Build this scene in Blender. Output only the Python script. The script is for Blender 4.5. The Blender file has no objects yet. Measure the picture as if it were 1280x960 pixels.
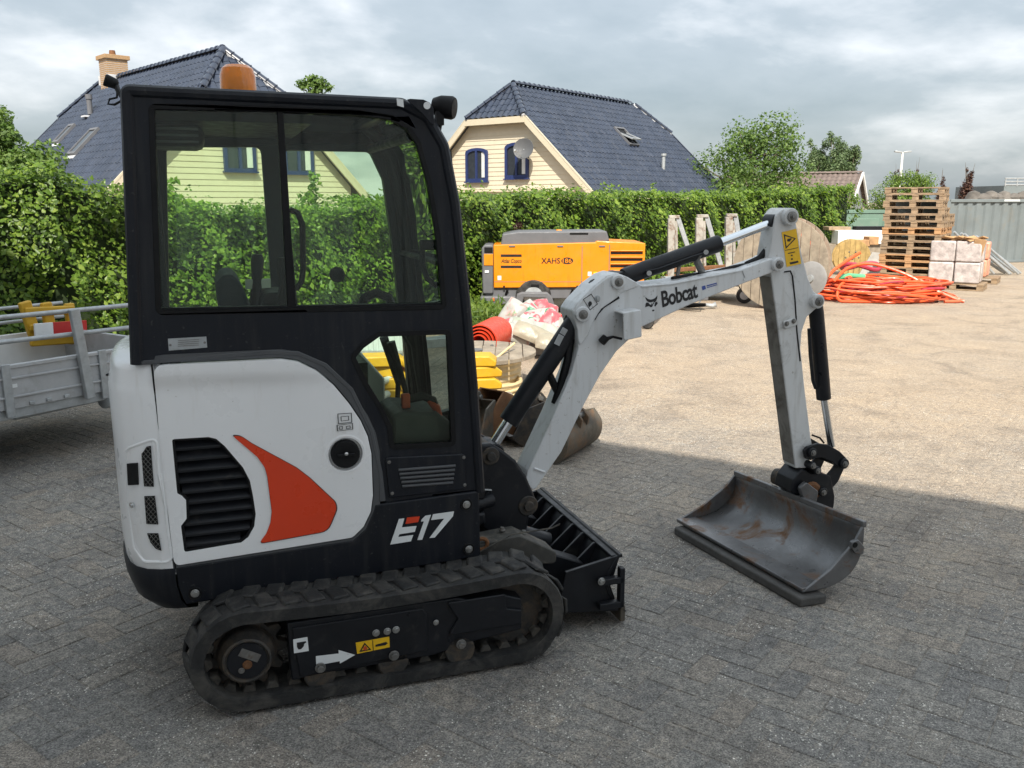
import bpy, bmesh, math, random
import numpy as np
from mathutils import Vector, Matrix
from mathutils.geometry import tessellate_polygon
random.seed(7); RNG = np.random.default_rng(7)
V = Vector
rad = math.radians
scene = bpy.context.scene
C = scene.collection

# ------------------------------------------------------------------ camera
FPX, PITCH, CAMH = 1090.0, 0.2062, 1.86
cd = bpy.data.cameras.new('camera'); cam = bpy.data.objects.new('camera', cd); C.objects.link(cam)
cd.sensor_width = 36.0; cd.lens = 36.0 * FPX / 1280.0; cd.clip_end = 2000; cd.clip_start = 0.05
cam.location = (0, 0, CAMH); cam.rotation_euler = (math.pi / 2 - PITCH, 0, 0)
scene.camera = cam

# ------------------------------------------------------------------ sky and sun
SUN_EL, SUN_AZ = rad(47), math.atan2(-1.0, 0.0)       # direction towards the sun, in the xy plane
sundir = V((math.cos(SUN_AZ) * math.cos(SUN_EL), math.sin(SUN_AZ) * math.cos(SUN_EL), math.sin(SUN_EL)))
world = bpy.data.worlds.new('World'); scene.world = world; world.use_nodes = True
wn = world.node_tree.nodes; wl = world.node_tree.links; wn.clear()
wo = wn.new('ShaderNodeOutputWorld'); bg = wn.new('ShaderNodeBackground'); wl.new(bg.outputs[0], wo.inputs[0])
bg.inputs[1].default_value = 0.13
sky = wn.new('ShaderNodeTexSky'); sky.sky_type = 'NISHITA'; sky.sun_disc = False
sky.sun_elevation = SUN_EL; sky.sun_rotation = math.atan2(sundir.x, sundir.y); sky.dust_density = 2.0
tc = wn.new('ShaderNodeTexCoord')
sep = wn.new('ShaderNodeSeparateXYZ'); wl.new(tc.outputs['Generated'], sep.inputs[0])
def wmath(op, a, b=None):
    n = wn.new('ShaderNodeMath'); n.operation = op
    for i, x in enumerate((a, b)):
        if x is None: continue
        if isinstance(x, (int, float)): n.inputs[i].default_value = x
        else: wl.new(x, n.inputs[i])
    return n.outputs[0]
zc = wmath('ADD', wmath('MAXIMUM', sep.outputs[2], 0.0), 0.30)
comb = wn.new('ShaderNodeCombineXYZ')
wl.new(wmath('DIVIDE', sep.outputs[0], zc), comb.inputs[0]); wl.new(wmath('DIVIDE', sep.outputs[1], zc), comb.inputs[1])
mp_ = wn.new('ShaderNodeMapping'); wl.new(comb.outputs[0], mp_.inputs[0])
mp_.inputs['Location'].default_value = (2.55, 0.9, 0.0)
def wnoise(scale, detail, rough, dist=0.0):
    n = wn.new('ShaderNodeTexNoise'); wl.new(mp_.outputs[0], n.inputs['Vector'])
    n.inputs['Scale'].default_value = scale; n.inputs['Detail'].default_value = detail
    n.inputs['Roughness'].default_value = rough; n.inputs['Distortion'].default_value = dist
    return n.outputs['Fac']
n1 = wnoise(0.75, 9, 0.56, 0.25); n2 = wnoise(2.6, 7, 0.52, 0.15)
mixn = wmath('ADD', wmath('MULTIPLY', n1, 0.66), wmath('MULTIPLY', n2, 0.34))
ramp = wn.new('ShaderNodeValToRGB'); wl.new(mixn, ramp.inputs[0])
e = ramp.color_ramp.elements
e[0].position = 0.395; e[0].color = (0.305, 0.355, 0.385, 1)
e[1].position = 0.63; e[1].color = (0.90, 0.905, 0.91, 1)
x = ramp.color_ramp.elements.new(0.495); x.color = (0.40, 0.445, 0.475, 1)
x = ramp.color_ramp.elements.new(0.56); x.color = (0.62, 0.645, 0.665, 1)
csc = wn.new('ShaderNodeVectorMath'); csc.operation = 'SCALE'; csc.inputs['Scale'].default_value = 1.0
wl.new(ramp.outputs[0], csc.inputs[0])
# an overcast sky brightens towards the zenith: (1 + 2 sin h) / 3
over = wmath('MULTIPLY', wmath('ADD', 1.0, wmath('MULTIPLY', wmath('MAXIMUM', sep.outputs[2], 0.0), 2.0)), 3.65)
wl.new(over, csc.inputs['Scale'])
smix = wn.new('ShaderNodeMixRGB'); smix.inputs[0].default_value = 0.88
wl.new(sky.outputs[0], smix.inputs[1]); wl.new(csc.outputs[0], smix.inputs[2]); wl.new(smix.outputs[0], bg.inputs[0])
sd = bpy.data.lights.new('sun', 'SUN'); sun = bpy.data.objects.new('sun', sd); C.objects.link(sun)
sd.energy = 3.25; sd.angle = rad(0.6); sd.color = (1.0, 0.93, 0.82)
sun.rotation_euler = (-sundir).to_track_quat('-Z', 'Y').to_euler()
vs = scene.view_settings; vs.view_transform = 'Standard'; vs.look = 'None'; vs.gamma = 1.0; vs.exposure = 1.12
vs.use_curve_mapping = False

# ------------------------------------------------------------------ where a pixel of the survey meets a plane
_cf = V((0, math.cos(PITCH), -math.sin(PITCH))); _cu = V((0, math.sin(PITCH), math.cos(PITCH))); _cr = V((1, 0, 0))
EYE = V((0, 0, CAMH))
def ray(px, py): return _cf + _cr * ((px - 640) / FPX) + _cu * ((480 - py) / FPX)
def g(px, py, z=0.0):
    d = ray(px, py); return EYE + d * ((z - CAMH) / d.z)
def at(px, py, Y):
    d = ray(px, py); return EYE + d * (Y / d.y)
def onplane(px, py, O, N):
    d = ray(px, py); return EYE + d * ((O - EYE).dot(N) / d.dot(N))
YAW = rad(19)
MF = V((math.cos(YAW), math.sin(YAW), 0)); ML = V((-math.sin(YAW), math.cos(YAW), 0))
M0 = MF * 0.533 + ML * 3.753
def m(px, py, y):                      # excavator coordinates (forward, left, up)
    d = ray(px, py); t = (ML.dot(M0) + y - ML.dot(EYE)) / ML.dot(d); P = EYE + d * t
    return V((MF.dot(P - M0), y, P.z))
def mxz(pts, y):
    out = []
    for q in pts:
        P = m(q[0], q[1], y); out.append((P.x, P.z) + tuple(q[2:]))
    return out
def zm(pts, ox, oy, s): return [(ox + q[0] / s, oy + q[1] / s) + tuple(q[2:]) for q in pts]

# ------------------------------------------------------------------ mesh helpers
def fillet(poly, r=0.0, n=4):
    out = []; k = len(poly)
    for i in range(k):
        p = poly[i]; rr = p[2] if len(p) > 2 else r
        a = V(poly[i - 1][:2]); b = V(p[:2]); c = V(poly[(i + 1) % k][:2])
        if rr <= 0: out.append((b.x, b.y)); continue
        u = (a - b); v = (c - b); lu, lv = u.length, v.length
        if lu < 1e-6 or lv < 1e-6: out.append((b.x, b.y)); continue
        u /= lu; v /= lv; ang = math.acos(max(-1, min(1, u.dot(v))))
        if ang > 3.05: out.append((b.x, b.y)); continue
        t = min(rr / math.tan(ang / 2), lu * 0.49, lv * 0.49)
        p0 = b + u * t; p1 = b + v * t
        for j in range(n + 1):
            s = j / n; q = p0 * (1 - s) ** 2 + b * 2 * s * (1 - s) + p1 * s ** 2
            out.append((q.x, q.y))
    return out
def circ(cx, cy, r, n=20, ry=None, a0=0.0, a1=2 * math.pi):
    full = abs(a1 - a0 - 2 * math.pi) < 1e-6
    k = n if full else n + 1
    return [(cx + r * math.cos(a0 + (a1 - a0) * i / n), cy + (ry or r) * math.sin(a0 + (a1 - a0) * i / n)) for i in range(k)]

class MB:
    def __init__(s): s.v = []; s.f = []
    def add(s, vs, fs):
        o = len(s.v); s.v += [tuple(x) for x in vs]; s.f += [tuple(i + o for i in q) for q in fs]; return s
    def box(s, c, size, rot=None):
        c = V(c); hx, hy, hz = [x / 2 for x in size]
        R = rot if rot is not None else Matrix.Identity(3)
        vs = [c + R @ V((x, y, z)) for x in (-hx, hx) for y in (-hy, hy) for z in (-hz, hz)]
        return s.add(vs, [(0, 1, 3, 2), (4, 6, 7, 5), (0, 4, 5, 1), (2, 3, 7, 6), (0, 2, 6, 4), (1, 5, 7, 3)])
    def bx(s, a, b):
        a = V(a); b = V(b); return s.box((a + b) / 2, b - a)
    def beam(s, p0, p1, w, h, up=(0, 0, 1)):
        p0 = V(p0); p1 = V(p1); d = p1 - p0; L = d.length; d /= L; up = V(up)
        sd_ = d.cross(up)
        if sd_.length < 1e-4: sd_ = d.cross(V((1, 0, 0)))
        sd_.normalize(); u = sd_.cross(d)
        R = Matrix((d, sd_, u)).transposed()
        return s.box((p0 + p1) / 2, (L, w, h), R)
    def cyl(s, p0, p1, r, r2=None, n=16, caps=True):
        p0 = V(p0); p1 = V(p1); r2 = r if r2 is None else r2
        d = (p1 - p0).normalized(); a = d.orthogonal().normalized(); b = d.cross(a)
        vs = []
        for P, R_ in ((p0, r), (p1, r2)):
            for i in range(n):
                t = 2 * math.pi * i / n; vs.append(P + a * (R_ * math.cos(t)) + b * (R_ * math.sin(t)))
        fs = [(i, (i + 1) % n, n + (i + 1) % n, n + i) for i in range(n)]
        if caps: fs += [tuple(range(n - 1, -1, -1)), tuple(range(n, 2 * n))]
        return s.add(vs, fs)
    def tube(s, pts, r, n=8, closed=False, caps=True):
        pts = [V(p) for p in pts]; k = len(pts); rr = r if isinstance(r, (list, tuple)) else [r] * k
        tan = []
        for i in range(k):
            if closed: t = pts[(i + 1) % k] - pts[i - 1]
            else: t = pts[min(i + 1, k - 1)] - pts[max(i - 1, 0)]
            tan.append(t.normalized())
        a = tan[0].orthogonal().normalized(); vs = []
        for i in range(k):
            a = (a - tan[i] * a.dot(tan[i])).normalized(); b = tan[i].cross(a)
            for j in range(n):
                t = 2 * math.pi * j / n; vs.append(pts[i] + a * (rr[i] * math.cos(t)) + b * (rr[i] * math.sin(t)))
        fs = []
        for i in range(k if closed else k - 1):
            o = i * n; q = ((i + 1) % k) * n
            for j in range(n): fs.append((o + j, o + (j + 1) % n, q + (j + 1) % n, q + j))
        if caps and not closed: fs += [tuple(range(n - 1, -1, -1)), tuple(range((k - 1) * n, k * n))]
        return s.add(vs, fs)
    def lathe(s, prof, p0, axis, n=20, caps=True):           # prof: (radius, distance along axis)
        p0 = V(p0); d = V(axis).normalized(); a = d.orthogonal().normalized(); b = d.cross(a); vs = []
        for (R_, h) in prof:
            for i in range(n):
                t = 2 * math.pi * i / n; vs.append(p0 + d * h + a * (R_ * math.cos(t)) + b * (R_ * math.sin(t)))
        fs = []
        for k in range(len(prof) - 1):
            for i in range(n): fs.append((k * n + i, k * n + (i + 1) % n, (k + 1) * n + (i + 1) % n, (k + 1) * n + i))
        if caps:
            fs += [tuple(range(n - 1, -1, -1)), tuple(range((len(prof) - 1) * n, len(prof) * n))]
        return s.add(vs, fs)
    def prism(s, poly, d0, d1, O=(0, 0, 0), U=(1, 0, 0), W=(0, 0, 1), holes=()):
        O = V(O); U = V(U); W = V(W); N = U.cross(W)
        loops = [list(poly)] + [list(h) for h in holes]
        flat = [p for l in loops for p in l]; k = len(flat)
        vs = [O + U * p[0] + W * p[1] + N * d0 for p in flat] + [O + U * p[0] + W * p[1] + N * d1 for p in flat]
        fs = []
        if holes:
            for t in tessellate_polygon([[V((p[0], p[1], 0)) for p in l] for l in loops]):
                fs.append(tuple(t)); fs.append(tuple(i + k for i in reversed(t)))
        else:
            fs.append(tuple(range(k))); fs.append(tuple(range(2 * k - 1, k - 1, -1)))
        o = 0
        for l in loops:
            n = len(l)
            for i in range(n):
                j = (i + 1) % n; fs.append((o + i, o + j, k + o + j, k + o + i))
            o += n
        return s.add(vs, fs)
    def my(s, poly, y0, y1, holes=()):                    # side profile (x,z) of the excavator between two y
        return s.prism(poly, -y1, -y0, holes=holes)
    def mesh(s, name):
        me = bpy.data.meshes.new(name); me.from_pydata(s.v, [], s.f)
        bm = bmesh.new(); bm.from_mesh(me); bmesh.ops.recalc_face_normals(bm, faces=bm.faces); bm.to_mesh(me); bm.free()
        return me
    def build(s, name, mat, parent=None, bevel=0.0, seg=2, smooth=True, ang=35):
        return mkobj(name, s.mesh(name), mat, parent, bevel, seg, smooth, ang)
def mkobj(name, me, mat, parent=None, bevel=0.0, seg=2, smooth=True, ang=35):
    if smooth and len(me.polygons):
        me.polygons.foreach_set('use_smooth', [True] * len(me.polygons)); me.set_sharp_from_angle(angle=rad(ang))
    if mat is not None: me.materials.append(mat)
    o = bpy.data.objects.new(name, me); C.objects.link(o)
    if parent is not None: o.parent = parent
    if bevel > 0:
        b = o.modifiers.new('bevel', 'BEVEL'); b.width = bevel; b.segments = seg; b.limit_method = 'ANGLE'; b.angle_limit = rad(40)
        b.harden_normals = False
    return o
def empty(name, loc=(0, 0, 0), rz=0.0):
    o = bpy.data.objects.new(name, None); C.objects.link(o); o.location = loc; o.rotation_euler = (0, 0, rz)
    o.empty_display_size = 0.1; return o
def tag(o, label, cat, group=None, kind=None):
    o['label'] = label; o['category'] = cat
    if group: o['group'] = group
    if kind: o['kind'] = kind
    return o
def struct(o): o['kind'] = 'structure'; return o
def stuff(o): o['kind'] = 'stuff'; return o
def inst(o, parent=None, loc=None, rot=None, scale=None, name=None):
    c = o.copy(); C.objects.link(c); c.parent = parent
    if loc is not None: c.location = loc
    if rot is not None: c.rotation_euler = rot
    if scale is not None: c.scale = scale
    if name: c.name = name
    return c
def clone(o, parent=None):
    c = o.copy(); C.objects.link(c); c.parent = parent
    for ch in o.children: clone(ch, c)
    return c
def text_mesh(body, size, extrude=0.0, offset=0.0, shear=0.0, spacing=1.0):
    cu = bpy.data.curves.new('lettering', 'FONT'); cu.body = body; cu.size = size; cu.extrude = extrude
    cu.offset = offset; cu.shear = shear; cu.space_character = spacing; cu.resolution_u = 3
    cu.align_x = 'LEFT'
    o = bpy.data.objects.new('lettering', cu); C.objects.link(o)
    dg = bpy.context.evaluated_depsgraph_get(); me = bpy.data.meshes.new_from_object(o.evaluated_get(dg))
    bpy.data.objects.remove(o); bpy.data.curves.remove(cu); me.name = 'lettering'; me.materials.clear(); return me
def place_text(name, body, mat, parent, O, X, Y, size=None, width=None, height=None, offset=0.0, shear=0.0, spacing=1.0, depth=0.0012):
    me = text_mesh(body, 1.0, 0.0, offset, shear, spacing)
    co = np.array([v.co[:] for v in me.vertices]); mn = co.min(0); mx = co.max(0)
    X = V(X).normalized(); Y = V(Y).normalized(); N = X.cross(Y)
    sx = width / (mx[0] - mn[0]); sy = (height / (mx[1] - mn[1])) if height else sx
    for v in me.vertices:
        p = v.co; v.co = V(O) + X * ((p.x - mn[0]) * sx) + Y * ((p.y - mn[1]) * sy) + N * depth
    return mkobj(name, me, mat, parent, smooth=False)

# ------------------------------------------------------------------ materials
def nodes(name):
    mt = bpy.data.materials.new(name); mt.use_nodes = True; nt = mt.node_tree
    return mt, nt, nt.nodes['Principled BSDF']
def ln(nt, a, b): nt.links.new(a, b)
def objcoord(nt, scale=1.0, jitter=True):
    t = nt.nodes.new('ShaderNodeTexCoord'); 
    if not jitter: return t.outputs['Object']
    oi = nt.nodes.new('ShaderNodeObjectInfo'); ad = nt.nodes.new('ShaderNodeVectorMath'); ad.operation = 'ADD'
    mu = nt.nodes.new('ShaderNodeMath'); mu.operation = 'MULTIPLY'; mu.inputs[1].default_value = 37.0
    ln(nt, oi.outputs['Random'], mu.inputs[0]); ln(nt, t.outputs['Object'], ad.inputs[0]); ln(nt, mu.outputs[0], ad.inputs[1])
    return ad.outputs[0]
def noise(nt, vec, scale, detail=5, rough=0.6, dist=0.0):
    n = nt.nodes.new('ShaderNodeTexNoise'); n.inputs['Scale'].default_value = scale; n.inputs['Detail'].default_value = detail
    n.inputs['Roughness'].default_value = rough; n.inputs['Distortion'].default_value = dist
    ln(nt, vec, n.inputs['Vector']); return n.outputs['Fac']
def ramp_(nt, fac, stops):
    r = nt.nodes.new('ShaderNodeValToRGB'); ln(nt, fac, r.inputs[0]); el = r.color_ramp.elements
    el[0].position = stops[0][0]; el[0].color = tuple(stops[0][1]) + (1,); el[1].position = stops[-1][0]; el[1].color = tuple(stops[-1][1]) + (1,)
    for p, c in stops[1:-1]:
        q = el.new(p); q.color = tuple(c) + (1,)
    return r.outputs[0]
def mixc(nt, fac, a, b, mode='MIX'):
    n = nt.nodes.new('ShaderNodeMixRGB'); n.blend_type = mode
    for i, x in ((0, fac), (1, a), (2, b)):
        if isinstance(x, (int, float)): n.inputs[i].default_value = x
        elif isinstance(x, (tuple, list)): n.inputs[i].default_value = tuple(x) + ((1,) if len(x) == 3 else ())
        else: ln(nt, x, n.inputs[i])
    return n.outputs[0]
def nmath(nt, op, a, b=None, clamp=False):
    n = nt.nodes.new('ShaderNodeMath'); n.operation = op; n.use_clamp = clamp
    for i, x in enumerate((a, b)):
        if x is None: continue
        if isinstance(x, (int, float)): n.inputs[i].default_value = x
        else: ln(nt, x, n.inputs[i])
    return n.outputs[0]
def bump(nt, bsdf, h, strength, dist=0.01):
    b = nt.nodes.new('ShaderNodeBump'); b.inputs['Strength'].default_value = strength; b.inputs['Distance'].default_value = dist
    ln(nt, h, b.inputs['Height']); ln(nt, b.outputs[0], bsdf.inputs['Normal'])
def mat(name, c, r=0.5, metal=0.0, var=0.12, sc=6.0, bmp=0.0, bsc=60.0, dirt=None, coat=0.0, rvar=0.15, spec=0.5, speck=None, streak=None):
    """painted / plastic / wood-like surface: slow tone drift, optional dirt colour with a shape of its own, fine relief"""
    mt, nt, b = nodes(name); oc = objcoord(nt)
    lo = tuple(max(0, x * (1 - var)) for x in c); hi = tuple(min(1, x * (1 + var)) for x in c)
    f = noise(nt, oc, sc, 6, 0.62); col = ramp_(nt, f, [(0.3, lo), (0.7, hi)])
    rough = ramp_(nt, noise(nt, oc, sc * 3.1, 4), [(0.3, (max(0.02, r - rvar),) * 3), (0.7, (min(1, r + rvar),) * 3)])
    if dirt:
        dc, lo_, hi_, dsc = dirt
        df = ramp_(nt, noise(nt, oc, dsc, 9, 0.7, 0.6), [(lo_, (0, 0, 0)), (hi_, (1, 1, 1))])
        col = mixc(nt, df, col, dc); rough = mixc(nt, df, rough, (0.85, 0.85, 0.85))
    if streak:                                                       # dried run-off: tall thin stains
        mpn = nt.nodes.new('ShaderNodeMapping'); mpn.inputs['Scale'].default_value = (1, 1, 0.10); ln(nt, oc, mpn.inputs[0])
        sfac = ramp_(nt, noise(nt, mpn.outputs[0], 26, 6, 0.6), [(streak[1], (0, 0, 0)), (streak[2], (1, 1, 1))]); col = mixc(nt, nmath(nt, 'MULTIPLY', sfac, 0.8), col, streak[0])
    if speck:                                                        # splashes and chips
        pf = ramp_(nt, noise(nt, oc, speck[3], 3, 0.55), [(speck[1], (0, 0, 0)), (speck[2], (1, 1, 1))]); col = mixc(nt, nmath(nt, 'MULTIPLY', pf, 0.75), col, speck[0])
    ln(nt, col, b.inputs['Base Color']); ln(nt, rough, b.inputs['Roughness']); b.inputs['Metallic'].default_value = metal
    b.inputs['Specular IOR Level'].default_value = spec
    if coat: b.inputs['Coat Weight'].default_value = coat; b.inputs['Coat Roughness'].default_value = 0.12
    if bmp: bump(nt, b, noise(nt, oc, bsc, 5, 0.65), bmp)
    return mt
def glass(name, tint, refl=1.0, rough=0.0):
    mt = bpy.data.materials.new(name); mt.use_nodes = True; nt = mt.node_tree; nt.nodes.clear()
    o = nt.nodes.new('ShaderNodeOutputMaterial'); mx = nt.nodes.new('ShaderNodeMixShader'); tr = nt.nodes.new('ShaderNodeBsdfTransparent')
    gl = nt.nodes.new('ShaderNodeBsdfGlossy'); fr = nt.nodes.new('ShaderNodeFresnel'); fr.inputs[0].default_value = 1.5
    tr.inputs[0].default_value = tuple(tint) + (1,); gl.inputs['Roughness'].default_value = rough
    gl.inputs['Color'].default_value = (refl, refl, refl, 1)
    ln(nt, fr.outputs[0], mx.inputs[0]); ln(nt, tr.outputs[0], mx.inputs[1]); ln(nt, gl.outputs[0], mx.inputs[2]); ln(nt, mx.outputs[0], o.inputs[0])
    return mt
def leafmat(name, stops, rough=0.5, trans=0.35):
    mt, nt, b = nodes(name); ge = nt.nodes.new('ShaderNodeNewGeometry'); 
    r = ramp_(nt, ge.outputs['Random Per Island'], stops)
    t = nt.nodes.new('ShaderNodeTexCoord'); big = ramp_(nt, noise(nt, t.outputs['Object'], 0.9, 3), [(0.35, (0.78, 0.8, 0.75)), (0.65, (1.15, 1.12, 1.0))])
    col = mixc(nt, 1.0, r, big, 'MULTIPLY')
    ln(nt, col, b.inputs['Base Color']); b.inputs['Roughness'].default_value = rough; b.inputs['Specular IOR Level'].default_value = 0.35
    tl = nt.nodes.new('ShaderNodeBsdfTranslucent'); ln(nt, mixc(nt, 1.0, col, (1.0, 1.15, 0.55), 'MULTIPLY'), tl.inputs[0])
    mx = nt.nodes.new('ShaderNodeMixShader'); mx.inputs[0].default_value = trans
    out = nt.nodes['Material Output']; ln(nt, b.outputs[0], mx.inputs[1]); ln(nt, tl.outputs[0], mx.inputs[2]); ln(nt, mx.outputs[0], out.inputs[0])
    return mt

M = {}
M['white'] = mat('white_paint', (0.84, 0.845, 0.85), 0.30, var=0.03, sc=2.0, coat=0.35, rvar=0.06, speck=((0.45, 0.42, 0.37), 0.71, 0.80, 60), streak=((0.68, 0.66, 0.62), 0.60, 0.92), dirt=((0.50, 0.48, 0.44), 0.70, 0.98, 5.0))
M['boom'] = mat('pale_grey_boom_paint', (0.64, 0.655, 0.665), 0.4, speck=((0.25, 0.23, 0.20), 0.66, 0.74, 50), streak=((0.40, 0.39, 0.36), 0.5, 0.8), var=0.05, sc=3.0, coat=0.2, dirt=((0.30, 0.28, 0.24), 0.62, 0.9, 4.0))
M['armpaint'] = mat('worn_pale_grey_paint', (0.58, 0.59, 0.59), 0.45, speck=((0.18, 0.14, 0.10), 0.66, 0.74, 38), streak=((0.38, 0.36, 0.33), 0.52, 0.82), var=0.08, sc=4.0, dirt=((0.26, 0.245, 0.22), 0.55, 0.78, 6.0))
M['cab'] = mat('dark_cab_paint', (0.0080, 0.0098, 0.0145), 0.40, speck=((0.05, 0.05, 0.05), 0.66, 0.76, 60), streak=((0.028, 0.029, 0.03), 0.5, 0.8), var=0.2, sc=3.0, rvar=0.08, dirt=((0.04, 0.04, 0.04), 0.62, 0.95, 6.0), bmp=0.05, bsc=220, spec=0.28)
M['black'] = mat('black_paint', (0.0105, 0.0115, 0.0145), 0.42, var=0.25, sc=5.0, dirt=((0.055, 0.052, 0.047), 0.56, 0.85, 7.0), bmp=0.04, bsc=160, spec=0.3)
M['deep'] = mat('black_plastic', (0.006, 0.0062, 0.007), 0.55, var=0.2, sc=8.0, spec=0.25)
M['trim'] = mat('dark_grey_trim', (0.072, 0.075, 0.080), 0.6, var=0.1, sc=4.0)
M['rubber'] = mat('track_rubber', (0.018, 0.018, 0.018), 0.75, var=0.3, sc=9.0, dirt=((0.085, 0.078, 0.068), 0.47, 0.72, 9.0), bmp=0.3, bsc=70)
M['rubberdust'] = mat('dusty_rubber', (0.04, 0.038, 0.035), 0.85, var=0.3, sc=12.0, dirt=((0.12, 0.105, 0.085), 0.42, 0.7, 14.0), bmp=0.3, bsc=70)
M['greasy'] = mat('dirty_black_steel', (0.03, 0.028, 0.026), 0.6, var=0.3, sc=12.0, dirt=((0.11, 0.08, 0.052), 0.45, 0.72, 16.0), bmp=0.3, bsc=90)
M['chrome'] = mat('chromed_rod', (0.72, 0.74, 0.76), 0.14, metal=1.0, var=0.04, rvar=0.05)
M['bolt'] = mat('zinc_bolt', (0.45, 0.45, 0.44), 0.38, metal=1.0, var=0.15, sc=30)
M['pin'] = mat('dull_pin_steel', (0.22, 0.215, 0.205), 0.5, metal=0.7, var=0.2, sc=30, dirt=((0.14, 0.09, 0.05), 0.55, 0.75, 30))
M['rust'] = mat('rust', (0.17, 0.075, 0.03), 0.85, var=0.4, sc=18, bmp=0.4, bsc=90)
M['red'] = mat('red_panel', (0.70, 0.048, 0.008), 0.35, var=0.05, sc=3.0, coat=0.3)
M['decalwhite'] = mat('white_decal', (0.72, 0.74, 0.74), 0.45, var=0.05, sc=12, dirt=((0.3, 0.28, 0.24), 0.62, 0.85, 25))
M['decalblack'] = mat('black_decal', (0.012, 0.012, 0.014), 0.45, var=0.1)
M['yellowlabel'] = mat('yellow_label', (0.80, 0.47, 0.01), 0.45, var=0.06, sc=20)
M['bluelabel'] = mat('blue_label', (0.05, 0.09, 0.33), 0.45, var=0.1)
M['glass'] = glass('green_tinted_cab_glass', (0.90, 0.972, 0.89), 0.62)
M['bucket'] = mat('worn_bucket_steel', (0.15, 0.15, 0.153), 0.36, metal=0.5, var=0.35, sc=4.0, rvar=0.14, dirt=((0.17, 0.095, 0.052), 0.52, 0.64, 5.0), bmp=0.15, bsc=90)
M['amber'] = mat('amber_lens', (1.0, 0.27, 0.002), 0.12, var=0.1, coat=0.5); M['amber'].node_tree.nodes['Principled BSDF'].inputs['Transmission Weight'].default_value = 0.3
M['seat'] = mat('dark_seat_fabric', (0.02, 0.028, 0.045), 0.8, var=0.2, bmp=0.2, bsc=200)
M['lever'] = mat('red_lever_plastic', (0.5, 0.07, 0.02), 0.4)
M['galv'] = mat('galvanised_steel', (0.40, 0.42, 0.43), 0.5, metal=0.45, var=0.18, sc=14, rvar=0.12, dirt=((0.22, 0.20, 0.17), 0.55, 0.85, 5))
M['alu'] = mat('dull_aluminium_panel', (0.44, 0.45, 0.46), 0.5, metal=0.3, var=0.12, sc=5, dirt=((0.25, 0.23, 0.20), 0.52, 0.85, 4))
M['pallet'] = mat('weathered_pallet_wood', (0.30, 0.215, 0.135), 0.85, var=0.35, sc=7, bmp=0.3, bsc=60, dirt=((0.15, 0.12, 0.095), 0.5, 0.75, 5))
M['palletnew'] = mat('fresh_pallet_wood', (0.42, 0.24, 0.115), 0.8, var=0.28, sc=7, bmp=0.3, bsc=60)
M['woodgrey'] = mat('grey_drum_wood', (0.27, 0.225, 0.17), 0.85, var=0.3, sc=7, bmp=0.4, bsc=50, dirt=((0.14, 0.11, 0.085), 0.5, 0.8, 4))
M['orange'] = mat('orange_duct_plastic', (0.72, 0.10, 0.025), 0.4, var=0.16, sc=6)
M['orange2'] = mat('faded_red_orange_duct', (0.66, 0.13, 0.055), 0.45, var=0.2, sc=6)
M['magenta'] = mat('purple_red_duct', (0.36, 0.035, 0.06), 0.45, var=0.25, sc=6)
M['compyellow'] = mat('orange_yellow_paint', (0.70, 0.225, 0.003), 0.38, var=0.06, sc=2, coat=0.2, dirt=((0.36, 0.15, 0.03), 0.58, 0.85, 2.5), streak=((0.42, 0.15, 0.01), 0.55, 0.85))
M['compgrey'] = mat('mid_grey_plastic', (0.115, 0.118, 0.128), 0.6, var=0.12, sc=4)
M['safetyyellow'] = mat('yellow_plastic', (0.55, 0.32, 0.015), 0.5, var=0.12, sc=8, dirt=((0.35, 0.25, 0.08), 0.58, 0.85, 8))
M['cream'] = mat('cream_clapboard', (0.57, 0.505, 0.385), 0.6, var=0.05, sc=3, bmp=0.1, bsc=30)
M['creamtrim'] = mat('cream_trim', (0.52, 0.46, 0.345), 0.55, var=0.05)
M['blueframe'] = mat('blue_window_frame', (0.022, 0.036, 0.115), 0.4, var=0.1)
M['housepane'] = mat('dark_window_glass', (0.03, 0.035, 0.042), 0.06, var=0.2, rvar=0.02, spec=0.8)
M['curtain'] = mat('pale_curtain', (0.55, 0.56, 0.56), 0.8, var=0.1)
def tilemat(name, c, r, lo, hi, cells):
    mt, nt, b = nodes(name); oc = objcoord(nt, jitter=False); vo = nt.nodes.new('ShaderNodeTexVoronoi'); vo.inputs['Scale'].default_value = cells; ln(nt, oc, vo.inputs['Vector'])
    sc_ = nt.nodes.new('ShaderNodeSeparateColor'); ln(nt, vo.outputs['Color'], sc_.inputs[0])
    per = ramp_(nt, sc_.outputs[0], [(0, (lo,) * 3), (1, (hi,) * 3)]); big = ramp_(nt, noise(nt, oc, .6, 5, .65), [(.35, (.82, .84, .86)), (.65, (1.14, 1.12, 1.08))])
    col = mixc(nt, 1.0, mixc(nt, 1.0, c, per, 'MULTIPLY'), big, 'MULTIPLY'); moss = ramp_(nt, noise(nt, oc, 2.3, 8, .7), [(.60, (0, 0, 0)), (.80, (1, 1, 1))]); col = mixc(nt, nmath(nt, 'MULTIPLY', moss, .18), col, (.10, .11, .10))
    ln(nt, col, b.inputs['Base Color']); ln(nt, ramp_(nt, sc_.outputs[1], [(0, (r * .7,) * 3), (1, (r * 1.5,) * 3)]), b.inputs['Roughness']); b.inputs['Coat Weight'].default_value = .2; return mt
M['tile'] = tilemat('glazed_blue_black_tile', (0.026, 0.034, 0.056), 0.22, .86, 1.15, 3.4)
M['tile_plain'] = mat('glazed_blue_black_tile', (0.036, 0.043, 0.072), 0.24, var=0.18, sc=2.2, coat=0.3, rvar=0.05)
M['brick'] = mat('yellow_brown_brick', (0.36, 0.23, 0.12), 0.85, var=0.25, sc=22, bmp=0.5, bsc=40)
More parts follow.
